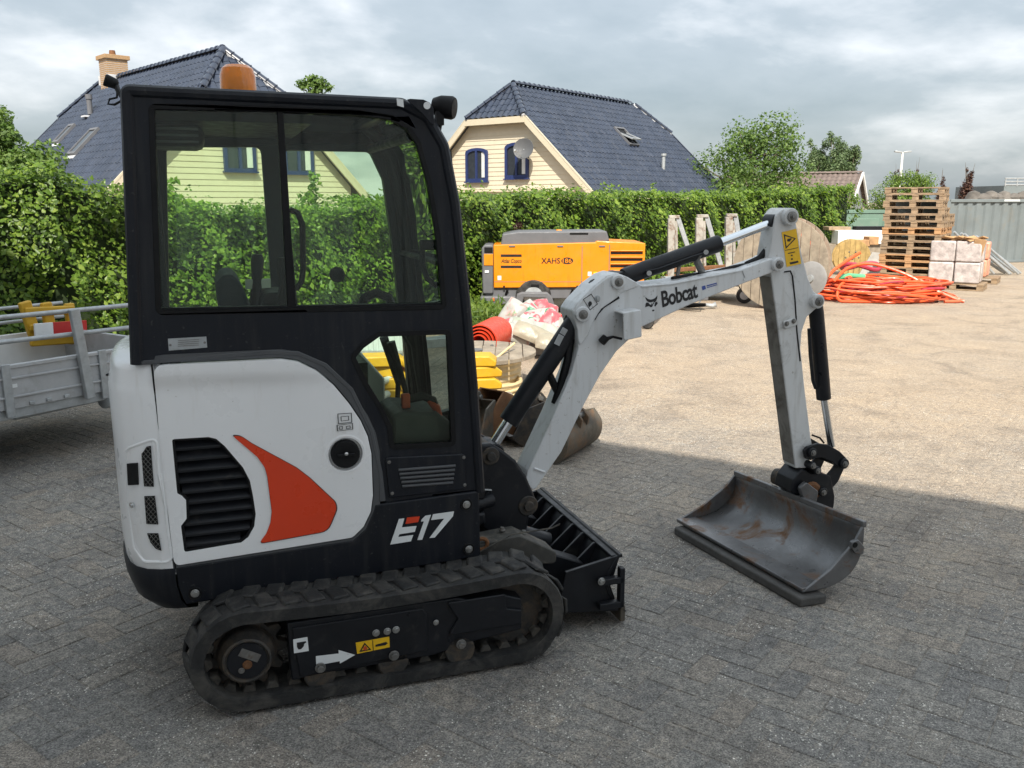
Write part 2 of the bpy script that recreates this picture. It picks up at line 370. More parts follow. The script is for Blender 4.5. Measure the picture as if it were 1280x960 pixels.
M['lead'] = mat('lead_flashing', (0.55, 0.56, 0.58), 0.5, var=0.15)
M['browntile'] = mat('brown_grey_tile', (0.15, 0.115, 0.10), 0.8, var=0.25, sc=3, bmp=0.3, bsc=12)
M['greywall'] = mat('grey_render', (0.25, 0.26, 0.28), 0.8, var=0.08)
M['whitepaint'] = mat('white_wood_paint', (0.74, 0.74, 0.72), 0.5, var=0.06)
M['containergrey'] = mat('grey_blue_corrugated_steel', (0.165, 0.19, 0.195), 0.5, var=0.15, sc=1.2, dirt=((0.20, 0.18, 0.14), 0.55, 0.9, 1.5))
M['containergreen'] = mat('faded_green_steel', (0.155, 0.245, 0.19), 0.55, var=0.12, sc=1.0, dirt=((0.25, 0.28, 0.24), 0.5, 0.9, 1.0))
M['wrap'] = mat('cloudy_shrink_wrap', (0.47, 0.42, 0.40), 0.28, var=0.35, sc=7, bmp=1.0, bsc=14, coat=0.3)
M['wraporange'] = mat('wrapped_orange_blocks', (0.70, 0.31, 0.20), 0.4, var=0.3, sc=5, bmp=0.4, bsc=14)
M['carton'] = mat('torn_cardboard', (0.45, 0.28, 0.14), 0.85, var=0.25, sc=6)
M['concrete'] = mat('grey_concrete', (0.33, 0.31, 0.28), 0.9, var=0.2, sc=5, bmp=0.3, bsc=40)
M['sandbag'] = mat('pale_bag_plastic', (0.60, 0.58, 0.54), 0.45, var=0.15, sc=7, bmp=0.4, bsc=18)
M['cablecream'] = mat('cream_cable', (0.62, 0.48, 0.26), 0.5, var=0.12, sc=10)
M['bark'] = mat('bark', (0.12, 0.095, 0.07), 0.9, var=0.3, sc=14, bmp=0.6, bsc=40)
M['cladding'] = mat('light_wall_cladding', (0.76, 0.765, 0.77), 0.6, var=0.04, sc=1.0)
M['bucketold'] = mat('old_bucket_steel', (0.10, 0.085, 0.065), 0.7, metal=0.2, var=0.35, sc=7, dirt=((0.20, 0.11, 0.055), 0.5, 0.72, 6), bmp=0.3, bsc=60)
M['bucketrust'] = mat('rust_orange_bucket_steel', (0.17, 0.08, 0.035), 0.85, var=0.3, sc=7, bmp=0.3, bsc=60)
M['armdirty'] = mat('stained_arm_paint', (0.21, 0.20, 0.18), 0.6, var=0.25, sc=5, dirt=((0.09, 0.075, 0.06), 0.48, 0.66, 7), bmp=0.15, bsc=50)
M['dustysteel'] = mat('dusty_grey_steel', (0.05, 0.048, 0.043), 0.75, var=0.25, sc=8, dirt=((0.17, 0.15, 0.12), 0.5, 0.75, 9), bmp=0.2, bsc=60)
M['paledisc'] = mat('dull_pale_plastic', (0.27, 0.265, 0.26), 0.5, var=0.2, sc=4)
M['plank'] = mat('grey_dark_plank', (0.075, 0.072, 0.068), 0.85, var=0.25, sc=9, bmp=0.5, bsc=40)
# ================================================================== ground and paving
def paving_material(name, brick):
    mt, nt, b = nodes(name); ge = nt.nodes.new('ShaderNodeNewGeometry'); P = ge.outputs['Position']
    grit = noise(nt, P, 170, 4, 0.75); mid = noise(nt, P, 22, 6, 0.65); big = noise(nt, P, 0.55, 5, 0.6)
    base = ramp_(nt, mid, [(0.30, (0.165, 0.157, 0.146)), (0.52, (0.235, 0.225, 0.210)), (0.72, (0.300, 0.286, 0.262))])
    if brick:                                                        # every clinker a little redder, greyer or darker
        oi = nt.nodes.new('ShaderNodeObjectInfo')
        rnd = nmath(nt, 'FRACT', nmath(nt, 'ADD', nmath(nt, 'MULTIPLY', ge.outputs['Random Per Island'], 7.31), nmath(nt, 'MULTIPLY', oi.outputs['Random'], 3.77)))
        tint = ramp_(nt, rnd, [(0.0, (0.87, 0.87, 0.885)), (0.45, (0.99, 0.985, 0.98)), (0.8, (1.05, 1.02, 0.985)), (1.0, (1.10, 1.02, 0.95))])
        base = mixc(nt, 1.0, base, tint, 'MULTIPLY')
    # sand colour mixed in more strongly away from the hall wall, broken by noise
    sep_ = nt.nodes.new('ShaderNodeSeparateXYZ'); ln(nt, P, sep_.inputs[0])
    yard = nmath(nt, 'ADD', nmath(nt, 'MULTIPLY', sep_.outputs[1], 0.85), nmath(nt, 'MULTIPLY', sep_.outputs[0], 0.50))
    far = nmath(nt, 'MULTIPLY', nmath(nt, 'SUBTRACT', yard, 3.4), 0.20, True)
    sf = nmath(nt, 'ADD', nmath(nt, 'MULTIPLY', far, 0.80), nmath(nt, 'MULTIPLY', nmath(nt, 'SUBTRACT', big, 0.5), 0.8))
    sf = nmath(nt, 'ADD', sf, nmath(nt, 'MULTIPLY', nmath(nt, 'SUBTRACT', mid, 0.5), 1.1), True)
    sand = ramp_(nt, mid, [(0.3, (0.305, 0.235, 0.168)), (0.7, (0.405, 0.32, 0.232))])
    if not brick: base = mixc(nt, 0.22, base, sand)
    col = mixc(nt, sf, base, sand)
    stain = ramp_(nt, noise(nt, P, 1.7, 7, 0.62, 0.8), [(0.30, (0.70, 0.70, 0.71)), (0.5, (1, 1, 1)), (0.72, (1.12, 1.11, 1.08))])
    col = mixc(nt, 1.0, col, stain, 'MULTIPLY')
    # pale grit
    vo = nt.nodes.new('ShaderNodeTexVoronoi'); vo.inputs['Scale'].default_value = 115; ln(nt, P, vo.inputs['Vector'])
    cellr = nt.nodes.new('ShaderNodeSeparateColor'); ln(nt, vo.outputs['Color'], cellr.inputs[0])
    lim = nmath(nt, 'MULTIPLY', nmath(nt, 'POWER', cellr.outputs[0], 4.2), 0.47)
    lim = nmath(nt, 'MULTIPLY', lim, ramp_(nt, noise(nt, P, 2.6, 4), [(0.38, (0.25, 0.25, 0.25)), (0.62, (1.25, 1.25, 1.25))]))
    speck = nmath(nt, 'LESS_THAN', vo.outputs['Distance'], lim)
    col = mixc(nt, speck, col, ramp_(nt, cellr.outputs[1], [(0, (0.42, 0.40, 0.36)), (1, (0.72, 0.69, 0.63))]))
    v2 = nt.nodes.new('ShaderNodeTexVoronoi'); v2.inputs['Scale'].default_value = 210; ln(nt, P, v2.inputs['Vector'])
    c2 = nt.nodes.new('ShaderNodeSeparateColor'); ln(nt, v2.outputs['Color'], c2.inputs[0])
    col = mixc(nt, 1.0, col, ramp_(nt, c2.outputs[0], [(0.0, (0.50, 0.50, 0.50)), (0.5, (0.98, 0.98, 0.98)), (1.0, (1.50, 1.49, 1.46))]), 'MULTIPLY')
    ln(nt, col, b.inputs['Base Color']); b.inputs['Roughness'].default_value = 0.88; b.inputs['Specular IOR Level'].default_value = 0.3
    h = nmath(nt, 'ADD', nmath(nt, 'MULTIPLY', c2.outputs[1], 0.35), nmath(nt, 'ADD', grit, nmath(nt, 'ADD', nmath(nt, 'MULTIPLY', mid, 1.5), nmath(nt, 'MULTIPLY', speck, 0.5))))
    bump(nt, b, h, 0.6, 0.006)
    return mt
M['paver'] = paving_material('clinker_paver', True)
M['yard'] = paving_material('sandy_yard', False)
mb = MB(); n = 24                       # one sheet to the horizon, finer around the yard
xs = [-900, -300, -100] + [-40 + 80 * i / n for i in range(n + 1)] + [100, 300, 900]
ys = [-300, -60, -20] + [-10 + 70 * i / n for i in range(n + 1)] + [90, 160, 400, 1400]
for yy in ys:
    for xx in xs: mb.v.append((xx, yy, -0.0037))
w_ = len(xs)
for j in range(len(ys) - 1):
    for i in range(w_ - 1): mb.f.append((j * w_ + i, j * w_ + i + 1, (j + 1) * w_ + i + 1, (j + 1) * w_ + i))
ground = struct(mb.build('ground', M['yard'], smooth=False))
# herringbone clinkers 0.21 x 0.105 m
PA = rad(53); pu = V((math.cos(PA), math.sin(PA), 0)); pv = V((-math.sin(PA), math.cos(PA), 0)); CELL = 0.1055
def paver_verts(l, w, gap=0.0019, ch=0.0037):
    hl, hw = l / 2 - gap, w / 2 - gap
    vs = []
    for z, q in ((-0.03, 0), (-ch * 0.7, 0), (0.0, ch)):
        vs += [(-hl + q, -hw + q, z), (hl - q, -hw + q, z), (hl - q, hw - q, z), (-hl + q, hw - q, z)]
    fs = [(8, 9, 10, 11)]
    for k in (0, 4):
        for i in range(4): fs.append((k + i, k + (i + 1) % 4, k + 4 + (i + 1) % 4, k + 4 + i))
    return vs, fs
pav = []
for i in range(-10, 120):
    for j in range(-90, 90):
        k = (i - j) % 4
        if k == 0: c = pu * ((i + 1) * CELL) + pv * ((j + 0.5) * CELL); a = PA
        elif k == 3: c = pu * ((i + 0.5) * CELL) + pv * ((j + 1) * CELL); a = PA + math.pi / 2
        else: continue
        if 2.1 < c.y < 8.6 and abs(c.x) < 0.64 * c.y + 0.35: pav.append((c, a))
def hidden(c):                                        # under the tracks and the machine
    q = c - M0; return -0.72 < MF.dot(q) < 0.78 and -0.7 < ML.dot(q) < 0.9
def inview(c): return c.y > 2.47 and abs(c.x) < 0.565 * c.y + 0.04
order = sorted([p for p in pav if inview(p[0]) and not hidden(p[0])], key=lambda p: p[0].length)
near = order[:300]; nearset = set(id(p) for p in near)
pv_v, pv_f = paver_verts(0.211, 0.1055)
pme = []
for kx in range(4):
    rr = random.Random(kx); me = bpy.data.meshes.new('paver')
    me.from_pydata([(x + (rr.random() - .5) * .002, y + (rr.random() - .5) * .002, z + ((rr.random() - .5) * .0016 if z > -.001 else 0)) for x, y, z in pv_v], [], pv_f)
    me.materials.append(M['paver']); pme.append(me)
for c, a in near:
    o = bpy.data.objects.new('paver', random.choice(pme)); C.objects.link(o); o.parent = ground
    o.location = (c.x, c.y, random.uniform(-0.0016, 0.0008)); o.rotation_euler = (random.gauss(0, .005), random.gauss(0, .005), a + random.gauss(0, .008) + random.choice((0, math.pi)))
mb = MB()
for p in pav:
    if id(p) in nearset: continue
    c, a = p; R = Matrix.Rotation(a + random.gauss(0, .008), 3, 'Z') @ Matrix.Rotation(random.gauss(0, .005), 3, 'X') @ Matrix.Rotation(random.gauss(0, .005), 3, 'Y')
    dz = random.uniform(-0.0016, 0.0008)
    mb.add([c + R @ V(q) + V((0, 0, dz)) for q in pv_v], pv_f)
me = bpy.data.meshes.new('paving_field'); me.from_pydata(mb.v, [], mb.f)
stuff(mkobj('paving_field', me, M['paver'], ground, smooth=False))

# the hall behind the photographer, whose eaves throw the shade over the near yard
hall_n = V((0.53, 0.848, 0)); hall_t = V((0.848, -0.53, 0))
shv = V((-sundir.x, -sundir.y, 0)).normalized(); hall_off = -1.1
s_len = (6.03 - hall_off) / shv.dot(hall_n); EAVE = s_len * math.tan(SUN_EL)
hall = empty('warehouse', hall_n * hall_off); hall.rotation_euler = (0, 0, math.atan2(hall_t.y, hall_t.x))
tag(hall, 'pale clad warehouse behind the photographer whose eaves shade the near yard', 'warehouse')
mb = MB(); mb.bx((-16, -9.0, 0), (16, -0.42, EAVE - 0.25)); mb.build('wall', M['cladding'], hall)
mb = MB(); mb.prism([(-9.4, EAVE - 0.2), (0, EAVE - 0.2), (0, EAVE), (-4.7, EAVE + 0.9), (-9.4, EAVE)], -16.3, 16.3, U=(0, 1, 0), W=(0, 0, 1)); mb.build('roof', M['trim'], hall)
for k in range(27):
    mb = MB(); mb.bx((-15.6 + k * 1.2 - .03, -0.415, 0.1), (-15.6 + k * 1.2 + .03, -0.38, EAVE - 0.3)); mb.build('cladding_rib', M['cladding'], hall)
# ================================================================== foliage helpers
def leaf_mesh(name, pos, nrm, size, aspect=0.62, fold=0.22):
    """one folded four-sided leaf per point; pos, nrm (n,3), size (n,)"""
    n = len(pos); nrm = nrm / (np.linalg.norm(nrm, axis=1)[:, None] + 1e-9)
    t = RNG.normal(size=(n, 3)); t -= nrm * (t * nrm).sum(1)[:, None]; t /= np.linalg.norm(t, axis=1)[:, None] + 1e-9
    b = np.cross(nrm, t); s = size[:, None]
    a0 = pos - t * s * 0.5; a1 = pos + b * s * aspect * 0.5 - nrm * s * fold * .5 - t * s * .08
    a2 = pos + t * s * 0.5; a3 = pos - b * s * aspect * 0.5 - nrm * s * fold * .5 - t * s * .08
    co = np.stack([a0, a1, a2, a3], 1).reshape(-1, 3)
    idx = (np.arange(n) * 4)[:, None]
    tri = np.concatenate([idx + np.array([[0, 1, 2]]), idx + np.array([[0, 2, 3]])], 1).reshape(-1)
    me = bpy.data.meshes.new(name); me.vertices.add(n * 4); me.vertices.foreach_set('co', co.astype(np.float32).ravel())
    me.loops.add(n * 6); me.loops.foreach_set('vertex_index', tri.astype(np.int32))
    me.polygons.add(n * 2); me.polygons.foreach_set('loop_start', np.arange(0, n * 6, 3, dtype=np.int32))
    try: me.polygons.foreach_set('loop_total', np.full(n * 2, 3, dtype=np.int32))
    except Exception: pass
    me.update(calc_edges=True); me.validate(); return me
M['hedge'] = leafmat('hedge_leaf', [(0.0, (0.052, 0.100, 0.014)), (0.35, (0.105, 0.188, 0.024)), (0.75, (0.165, 0.262, 0.035)), (1.0, (0.27, 0.36, 0.07))], 0.40, 0.38)
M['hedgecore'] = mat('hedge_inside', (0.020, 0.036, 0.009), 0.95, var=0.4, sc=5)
M['treeleaf'] = leafmat('tree_leaf', [(0.0, (0.055, 0.105, 0.025)), (0.5, (0.105, 0.18, 0.04)), (1.0, (0.17, 0.25, 0.065))], 0.5, 0.38)
M['paleleaf'] = leafmat('pale_poplar_leaf', [(0.0, (0.05, 0.085, 0.04)), (0.5, (0.10, 0.155, 0.07)), (1.0, (0.16, 0.22, 0.11))], 0.5, 0.25)
M['limeleaf'] = leafmat('lime_leaf', [(0.0, (0.06, 0.11, 0.015)), (0.5, (0.12, 0.20, 0.03)), (1.0, (0.20, 0.28, 0.06))], 0.5, 0.3)
M['redleaf'] = leafmat('dark_red_leaf', [(0.0, (0.035, 0.014, 0.014)), (0.5, (0.065, 0.028, 0.024)), (1.0, (0.11, 0.06, 0.04))], 0.55, 0.2)
M['grass'] = leafmat('grass_blade', [(0.0, (0.04, 0.09, 0.012)), (1.0, (0.15, 0.22, 0.04))], 0.5, 0.3)

# ---------------------------------------------------------------- hedge (overgrown climbing hedge, plan line and height)
HP = [(-13.0, 6.3, 2.35), (-7.2, 8.0, 2.12), (-4.7, 9.2, 2.12), (-3.6, 10.6, 1.80), (-2.6, 11.8, 1.70), (-1.2, 14.2, 1.90), (1.2, 17.6, 1.97), (5.0, 22.0, 2.00), (11.2, 29.0, 2.25)]
def hedge_pt(s):                       # s in 0..len-1
    i = min(int(s), len(HP) - 2); t = s - i; a, b = HP[i], HP[i + 1]
    return tuple(a[k] + (b[k] - a[k]) * t for k in range(3))
hedge = empty('hedge', (HP[2][0], HP[2][1], 0)); tag(hedge, 'long overgrown green hedge running behind the yard in front of the blue-roofed houses', 'hedge')
ho = V(hedge.location)
pos = []; nr = []; sz = []
for i in range(len(HP) - 1):
    a = V(HP[i]); b = V(HP[i + 1]); d = V((b.x - a.x, b.y - a.y, 0)); L_ = d.length; d /= L_; nn = V((d.y, -d.x, 0))
    ymid = (a.y + b.y) / 2; ls = 0.058 + 0.0030 * max(0, ymid - 9)
    dens = 2.8 / (ls * ls) 
    nfr = int(L_ * 2.2 * dens * 1.55); ntp = int(L_ * 1.0 * dens * 1.1)
    t = RNG.random(nfr + ntp); front = np.arange(nfr + ntp) < nfr
    hh = a.z + (b.z - a.z) * t
    u = t * L_
    # lumpy face and lumpy top
    lump = 0.16 * np.sin(u * 2.1 + 1.3 * i) + 0.12 * np.sin(u * 4.7 + 2.0) + 0.07 * np.sin(u * 9.1 + 0.4 + i)
    zf = RNG.random(nfr + ntp) ** 0.92
    z = np.where(front, zf * (hh + 0.10 * lump + 0.06), hh + 0.45 * lump * (0.4 + 0.3) + RNG.normal(0, 0.05, nfr + ntp))
    face = 0.14 * np.sin(u * 3.1 + z * 2.7) + 0.10 * np.sin(z * 5.3 + u * 1.7 + 2) + 0.07 * np.sin(u * 7.7 - z * 4.1)
    off = np.where(front, face + RNG.normal(0, 0.055, nfr + ntp) - 0.8 * np.clip(zf - 0.86, 0, 1), -RNG.random(nfr + ntp) * 0.95 + 0.05)
    base = np.array(a[:2])[None] + np.array(d[:2])[None] * u[:, None] + np.array(nn[:2])[None] * off[:, None]
    pos.append(np.column_stack([base, z]) - np.array(ho)[None])
    nv = np.where(front[:, None], np.array([nn.x, nn.y, 0.75])[None], np.array([nn.x * .3, nn.y * .3, 1.0])[None]) + RNG.normal(0, 0.36, (nfr + ntp, 3))
    nr.append(nv); sz.append(ls * RNG.lognormal(-.05, .30, nfr + ntp))
    # long shoots that stick out on top
    for q in range(int(L_ * 3.0)):
        tt = random.random(); p0 = a.lerp(b, tt); hgt = random.uniform(0.05, 0.30) * (1.0 if ymid < 20 else 1.3); ns = 14
        zz = RNG.random(ns) * hgt; lean = RNG.normal(0, .10, 2)
        pp = np.column_stack([p0.x + nn.x * (-random.random() * .7) + lean[0] * zz + RNG.normal(0, .05, ns), p0.y + lean[1] * zz + RNG.normal(0, .05, ns), p0.z + zz])
        pos.append(pp - np.array(ho)[None]); nr.append(RNG.normal(0, .6, (ns, 3)) + np.array([[0, -.3, .8]])); sz.append(np.full(ns, ls * 0.9))
# taller shoots seen through the cab windows
for (px, py0, py1, Y, wd) in ((395, 262, 215, 13.0, .16), (385, 265, 240, 13.0, .30), (212, 262, 222, 10.5, .22), (440, 262, 248, 14, .4), (480, 262, 247, 14.5, .4), (330, 268, 258, 12.2, .5)):
    p0 = at(px, py0, Y); p1 = at(px, py1, Y); ns = 110
    zz = RNG.random(ns)
    pp = np.column_stack([p0.x + RNG.normal(0, wd * .5, ns) * (1.1 - zz * .7), np.full(ns, Y) + RNG.normal(0, .12, ns), p0.z - .15 + zz * (p1.z - p0.z + .15)])
    pos.append(pp - np.array(ho)[None]); nr.append(RNG.normal(0, .6, (ns, 3)) + np.array([[0, -.5, .7]])); sz.append(np.full(ns, 0.095))
hl = mkobj('foliage', leaf_mesh('foliage', np.concatenate(pos), np.concatenate(nr), np.concatenate(sz)), M['hedge'], hedge, smooth=False); stuff(hl)
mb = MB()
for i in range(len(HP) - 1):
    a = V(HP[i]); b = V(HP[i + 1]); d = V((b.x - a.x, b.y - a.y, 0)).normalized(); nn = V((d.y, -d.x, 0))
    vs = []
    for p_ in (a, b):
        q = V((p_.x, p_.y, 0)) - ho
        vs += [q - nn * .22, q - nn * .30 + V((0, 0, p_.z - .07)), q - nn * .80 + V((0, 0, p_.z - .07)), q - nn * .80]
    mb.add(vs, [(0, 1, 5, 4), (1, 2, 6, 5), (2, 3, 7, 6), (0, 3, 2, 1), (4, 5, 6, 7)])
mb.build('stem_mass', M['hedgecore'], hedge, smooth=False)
# rough grass at the foot of the hedge beside the compressor
ng = 3600; gx = RNG.uniform(-3.2, -0.15, ng); gy = 12.7 + (gx + 2.0) * 0.85 + RNG.uniform(-1.15, 0.9, ng)
gz = RNG.random(ng) * 0.28
gm = leaf_mesh('verge_grass', np.column_stack([gx, gy, gz]), np.column_stack([RNG.normal(0, 1, ng), RNG.normal(-.8, .6, ng), RNG.normal(.35, .3, ng)]), RNG.uniform(.10, .26, ng), 0.18, 0.1)
go = mkobj('verge_grass', gm, M['grass'], smooth=False); tag(go, 'rough green grass at the foot of the hedge beside the compressor', 'grass', kind='stuff')

# ---------------------------------------------------------------- trees
def tree(name, label, base, H, R_, trunk_r, leafm, nleaf, lsize, limbs=7, shape='round', z0=0.25, seed=1, group=None, lobes=None):
    rr = random.Random(seed); root = empty(name, base); tag(root, label, 'tree', group)
    mb = MB(); tips = []
    top = V((rr.uniform(-.05, .05) * H, rr.uniform(-.05, .05) * H, H * 0.86))
    pts = [V((0, 0, 0)).lerp(top, k / 6) + V((rr.gauss(0, .01), rr.gauss(0, .01), 0)) * H * (k > 0) for k in range(7)]
    mb.tube(pts, [trunk_r * (1 - .8 * k / 6) for k in range(7)], 8)
    for k in range(limbs):
        t = 0.28 + 0.6 * k / max(1, limbs - 1); p0 = pts[0].lerp(top, t); an = rr.uniform(0, 6.28)
        reach = R_ * (0.95 if shape == 'round' else 0.75) * (1 - .45 * t) * rr.uniform(.75, 1.15)
        up = H * rr.uniform(.10, .24) * (2.0 if shape == 'column' else 1.0)
        p1 = p0 + V((math.cos(an) * reach, math.sin(an) * reach, up)); pm_ = p0.lerp(p1, .5) + V((0, 0, -.02 * H))
        mb.tube([p0, pm_, p1], [trunk_r * .42 * (1 - .6 * t), trunk_r * .28, trunk_r * .08], 6); tips.append(p1); tips.append(pm_)
    mb.build('trunk', M['bark'], root)
    # leaf clumps gathered round the limb ends, leaving gaps between them
    cl = []
    if lobes: cl = [(V(c), r_) for c, r_ in lobes]
    else:
        for tp in tips: cl.append((tp, R_ * rr.uniform(.22, .42)))
        for k in range(limbs * 2):
            an = rr.uniform(0, 6.28); zz = rr.uniform(z0, .97)
            prof = math.sin(math.pi * min(1, max(0.05, (zz - z0) / (1 - z0) * .85 + .12))) if shape == 'round' else (1.05 - zz) * .9 + .1
            q = R_ * prof * math.sqrt(rr.random()); cl.append((V((math.cos(an) * q, math.sin(an) * q, zz * H)), R_ * rr.uniform(.16, .34)))
    tot = sum(r_ ** 2 for _, r_ in cl); P_ = []; N_ = []
    for c, r_ in cl:
        k = max(6, int(nleaf * r_ ** 2 / tot)); d = RNG.normal(size=(k, 3)); d /= np.linalg.norm(d, axis=1)[:, None]
        q = r_ * (RNG.random(k) ** .45)[:, None]; st = np.array([[1.0, 1.0, 0.8 if shape == 'round' else 1.6]])
        P_.append(np.array(c)[None] + d * q * st); N_.append(d * .7 + RNG.normal(0, .5, (k, 3)) + np.array([[0, -.1, .45]]))
    P_ = np.concatenate(P_); N_ = np.concatenate(N_)
    o = mkobj('crown', leaf_mesh('crown', P_, N_, lsize * RNG.uniform(.6, 1.4, len(P_))), leafm, root, smooth=False); stuff(o)
    return root
# ---------------------------------------------------------------- houses
def tile_slope(name, parent, O, U, W, poly, colw=0.30, row=0.34, amp=0.034, step=0.018, mtl=None):
    """pantiled slope: O eave origin, U along the eave, W up the slope; poly clips it (u,w); real waves and overlaps"""
    O = V(O); U = V(U).normalized(); W = V(W).normalized(); N = U.cross(W); N = N if N.z > 0 else -N
    us = [p[0] for p in poly]; ws = [p[1] for p in poly]; u0, u1, w0, w1 = min(us), max(us), min(ws), max(ws)
    def span(w):                           # clip interval at height w
        xs_ = []
        for i in range(len(poly)):
            (a0, b0), (a1, b1) = poly[i], poly[(i + 1) % len(poly)]
            if (b0 - w) * (b1 - w) <= 0 and abs(b1 - b0) > 1e-9: xs_.append(a0 + (a1 - a0) * (w - b0) / (b1 - b0))
        return (min(xs_), max(xs_)) if len(xs_) >= 2 else None
    mb = MB(); ns = 6; nr = int(math.ceil((w1 - w0) / row))
    for r_ in range(nr):
        wa = w0 + r_ * row; wb = min(w1, wa + row); s_ = span(min(w1 - 1e-3, (wa + wb) / 2))
        if not s_: continue
        k0 = int(math.floor(s_[0] / colw * ns)); k1 = int(math.ceil(s_[1] / colw * ns)); o = len(mb.v)
        rj = random.uniform(-.004, .004)
        for k in range(k0, k1 + 1):
            u = min(max(k * colw / ns, s_[0]), s_[1]); ph = 2 * math.pi * (k / ns)
            h = amp * (math.sin(ph) + .35 * math.sin(2 * ph + .6)) + rj
            for (w, dz) in ((wa, -.004), (wa, step), (wb, 0.0)): mb.v.append(O + U * u + W * w + N * (h + dz))
        for k in range(k1 - k0):
            a = o + k * 3; mb.f.append((a, a + 3, a + 4, a + 1)); mb.f.append((a + 1, a + 4, a + 5, a + 2))
    me = bpy.data.meshes.new(name); me.from_pydata(mb.v, [], mb.f); o = mkobj(name, me, mtl or M['tile'], parent, smooth=True, ang=50); return stuff(o)
def ridge_tiles(parent, p0, p1, mtl, L_=0.36, r=0.13):
    p0 = V(p0); p1 = V(p1); d = p1 - p0; n = max(1, int(d.length / L_)); d.normalize()
    sd_ = d.cross(V((0, 0, 1))).normalized(); up = sd_.cross(d); mb = MB(); prof = []
    for (s, rr) in ((0, r), (.09, r * 1.22), (.13, r * 1.02), (1.0, r * .93)):
        for i in range(7):
            t = math.pi * i / 6; mb.v.append(d * (s * L_ * 1.08) + sd_ * (rr * math.cos(t)) + up * (rr * math.sin(t) * .9))
    for k in range(3):
        for i in range(6): mb.f.append((k * 7 + i, k * 7 + i + 1, (k + 1) * 7 + i + 1, (k + 1) * 7 + i))
    me = mb.mesh('ridge_tile'); first = mkobj('ridge_tile', me, mtl, parent); first.location = p0
    for k in range(1, n):
        inst(first, parent, p0 + d * (k * L_) + V((0, 0, random.uniform(-.006, .006))))
def house(name, label, gc, rdir, zR, zE, w, L_, hs, zH, boards=True, chim=None, tiles=None):
    """gc: plan point of the gable centre under the verge; rdir: horizontal direction of the ridge away from that gable"""
    r = V((rdir[0], rdir[1], 0)).normalized(); root = empty(name, (gc.x, gc.y, 0), math.atan2(r.y, r.x)); tag(root, label, 'house')
    # local frame: x along the ridge, y to the left, z up
    wh = w * (zR - zH) / (zR - zE); sl = math.hypot(w, zR - zE); tm = tiles or M['tile']
    for s in (1, -1):
        W = V((0, -s * w, zR - zE)).normalized(); f_ = (zH - zE) / (zR - zE) * sl
        tile_slope('roof_tiles', root, (0, s * w, zE), (1, 0, 0), W, [(0, 0), (L_, 0), (L_, f_), (L_ - hs, sl), (hs, sl), (0, f_)], mtl=tm)
        mb = MB(); mb.add([(0.06, s * (w - .06), zE - .05), (L_ - .06, s * (w - .06), zE - .05), (L_ - .06, s * wh, zH - .07), (L_ - hs, 0, zR - .07), (hs, 0, zR - .07), (0.06, s * wh, zH - .07)], [(0, 1, 2, 3, 4, 5)]); mb.build('roof_deck', M['trim'], root, smooth=False)
        mb = MB(); mb.beam((0.02, s * (w + .07), zE - .03), (L_ - .02, s * (w + .07), zE - .03), .13, .11); mb.build('gutter', M['creamtrim'], root, bevel=.02)
    shl = math.hypot(hs, zR - zH)
    for (x0, sx) in ((0, 1), (L_, -1)):
        W = V((sx * hs, 0, zR - zH)).normalized()
        tile_slope('hip_tiles', root, (x0, 0, zH), (0, 1, 0), W, [(-wh, 0), (wh, 0), (0, shl)], mtl=tm)
        for s in (1, -1):
            ridge_tiles(root, (x0, s * wh, zH + .02), (x0 + sx * hs, 0, zR + .03), tm, .34, .13)
            MB().tube([(x0, s * wh, zH - .04), (x0 + sx * hs, 0, zR - .03)], .085, 8).build('hip_mortar', M['lead'] if s < 0 else tm, root)
    ridge_tiles(root, (hs, 0, zR + .03), (L_ - hs, 0, zR + .03), tm)
    # walls
    gx = 0.42; ww = w - 0.45; zw = zE + .12
    zt = lambda y: min(zH - .1, zE + (w - abs(y)) * (zR - zE) / w - .12)
    prof = [(-ww, 0), (ww, 0), (ww, zt(ww)), (wh, zt(wh)), (-wh, zt(wh)), (-ww, zt(ww))]
    mb = MB(); mb.prism(prof, gx, L_ - gx, U=(0, 1, 0), W=(0, 0, 1)); mb.build('wall', M['cream'] if boards else M['greywall'], root, smooth=False)
    if boards:
        bh = 0.185; z = 1.45
        while z < zH - .2:
            za = z; zb = min(z + bh, zH - .12); zm_ = (za + zb) / 2
            half = min(ww, max(.1, w - (zb + .12 - zE) * w / (zR - zE)))
            mb = MB(); mb.add([(gx - .032, -half, za), (gx - .032, half, za), (gx - .012, half, zb), (gx - .012, -half, zb), (gx, -half, za), (gx, half, za), (gx, half, zb), (gx, -half, zb)],
                              [(0, 1, 2, 3), (0, 1, 5, 4), (2, 3, 7, 6), (0, 3, 7, 4), (1, 2, 6, 5)])
            mb.build('clapboard', M['cream'], root, smooth=False); z += bh
    # barge boards along the verge and the half-hip
    for x0, sx in ((0.0, 1), (L_, -1)):
        for s in (1, -1):
            mb = MB(); up = V((0, -s * (zR - zE), -w)).normalized()
            mb.beam((x0 + sx * .04, s * (w + .05), zE - .10), (x0 + sx * .04, s * wh, zH - .12), .07, .26, up=(0, s * (zR - zE), w)); mb.build('barge_board', M['creamtrim'] if sx > 0 else tm, root)
            mb = MB(); mb.bx((x0 + sx * .075 if sx > 0 else x0 - gx, min(0, 0), 0), (x0 + gx if sx > 0 else x0 - .075, 0.001, 0.001)) if False else None
        mb = MB(); mb.bx((x0 - .02 if sx > 0 else x0 - .06, -wh - .05, zH - .28), (x0 + .06 if sx > 0 else x0 + .02, wh + .05, zH - .03)); mb.build('fascia', M['creamtrim'], root)
    return root, r
def house_local(root):
    return root.matrix_world
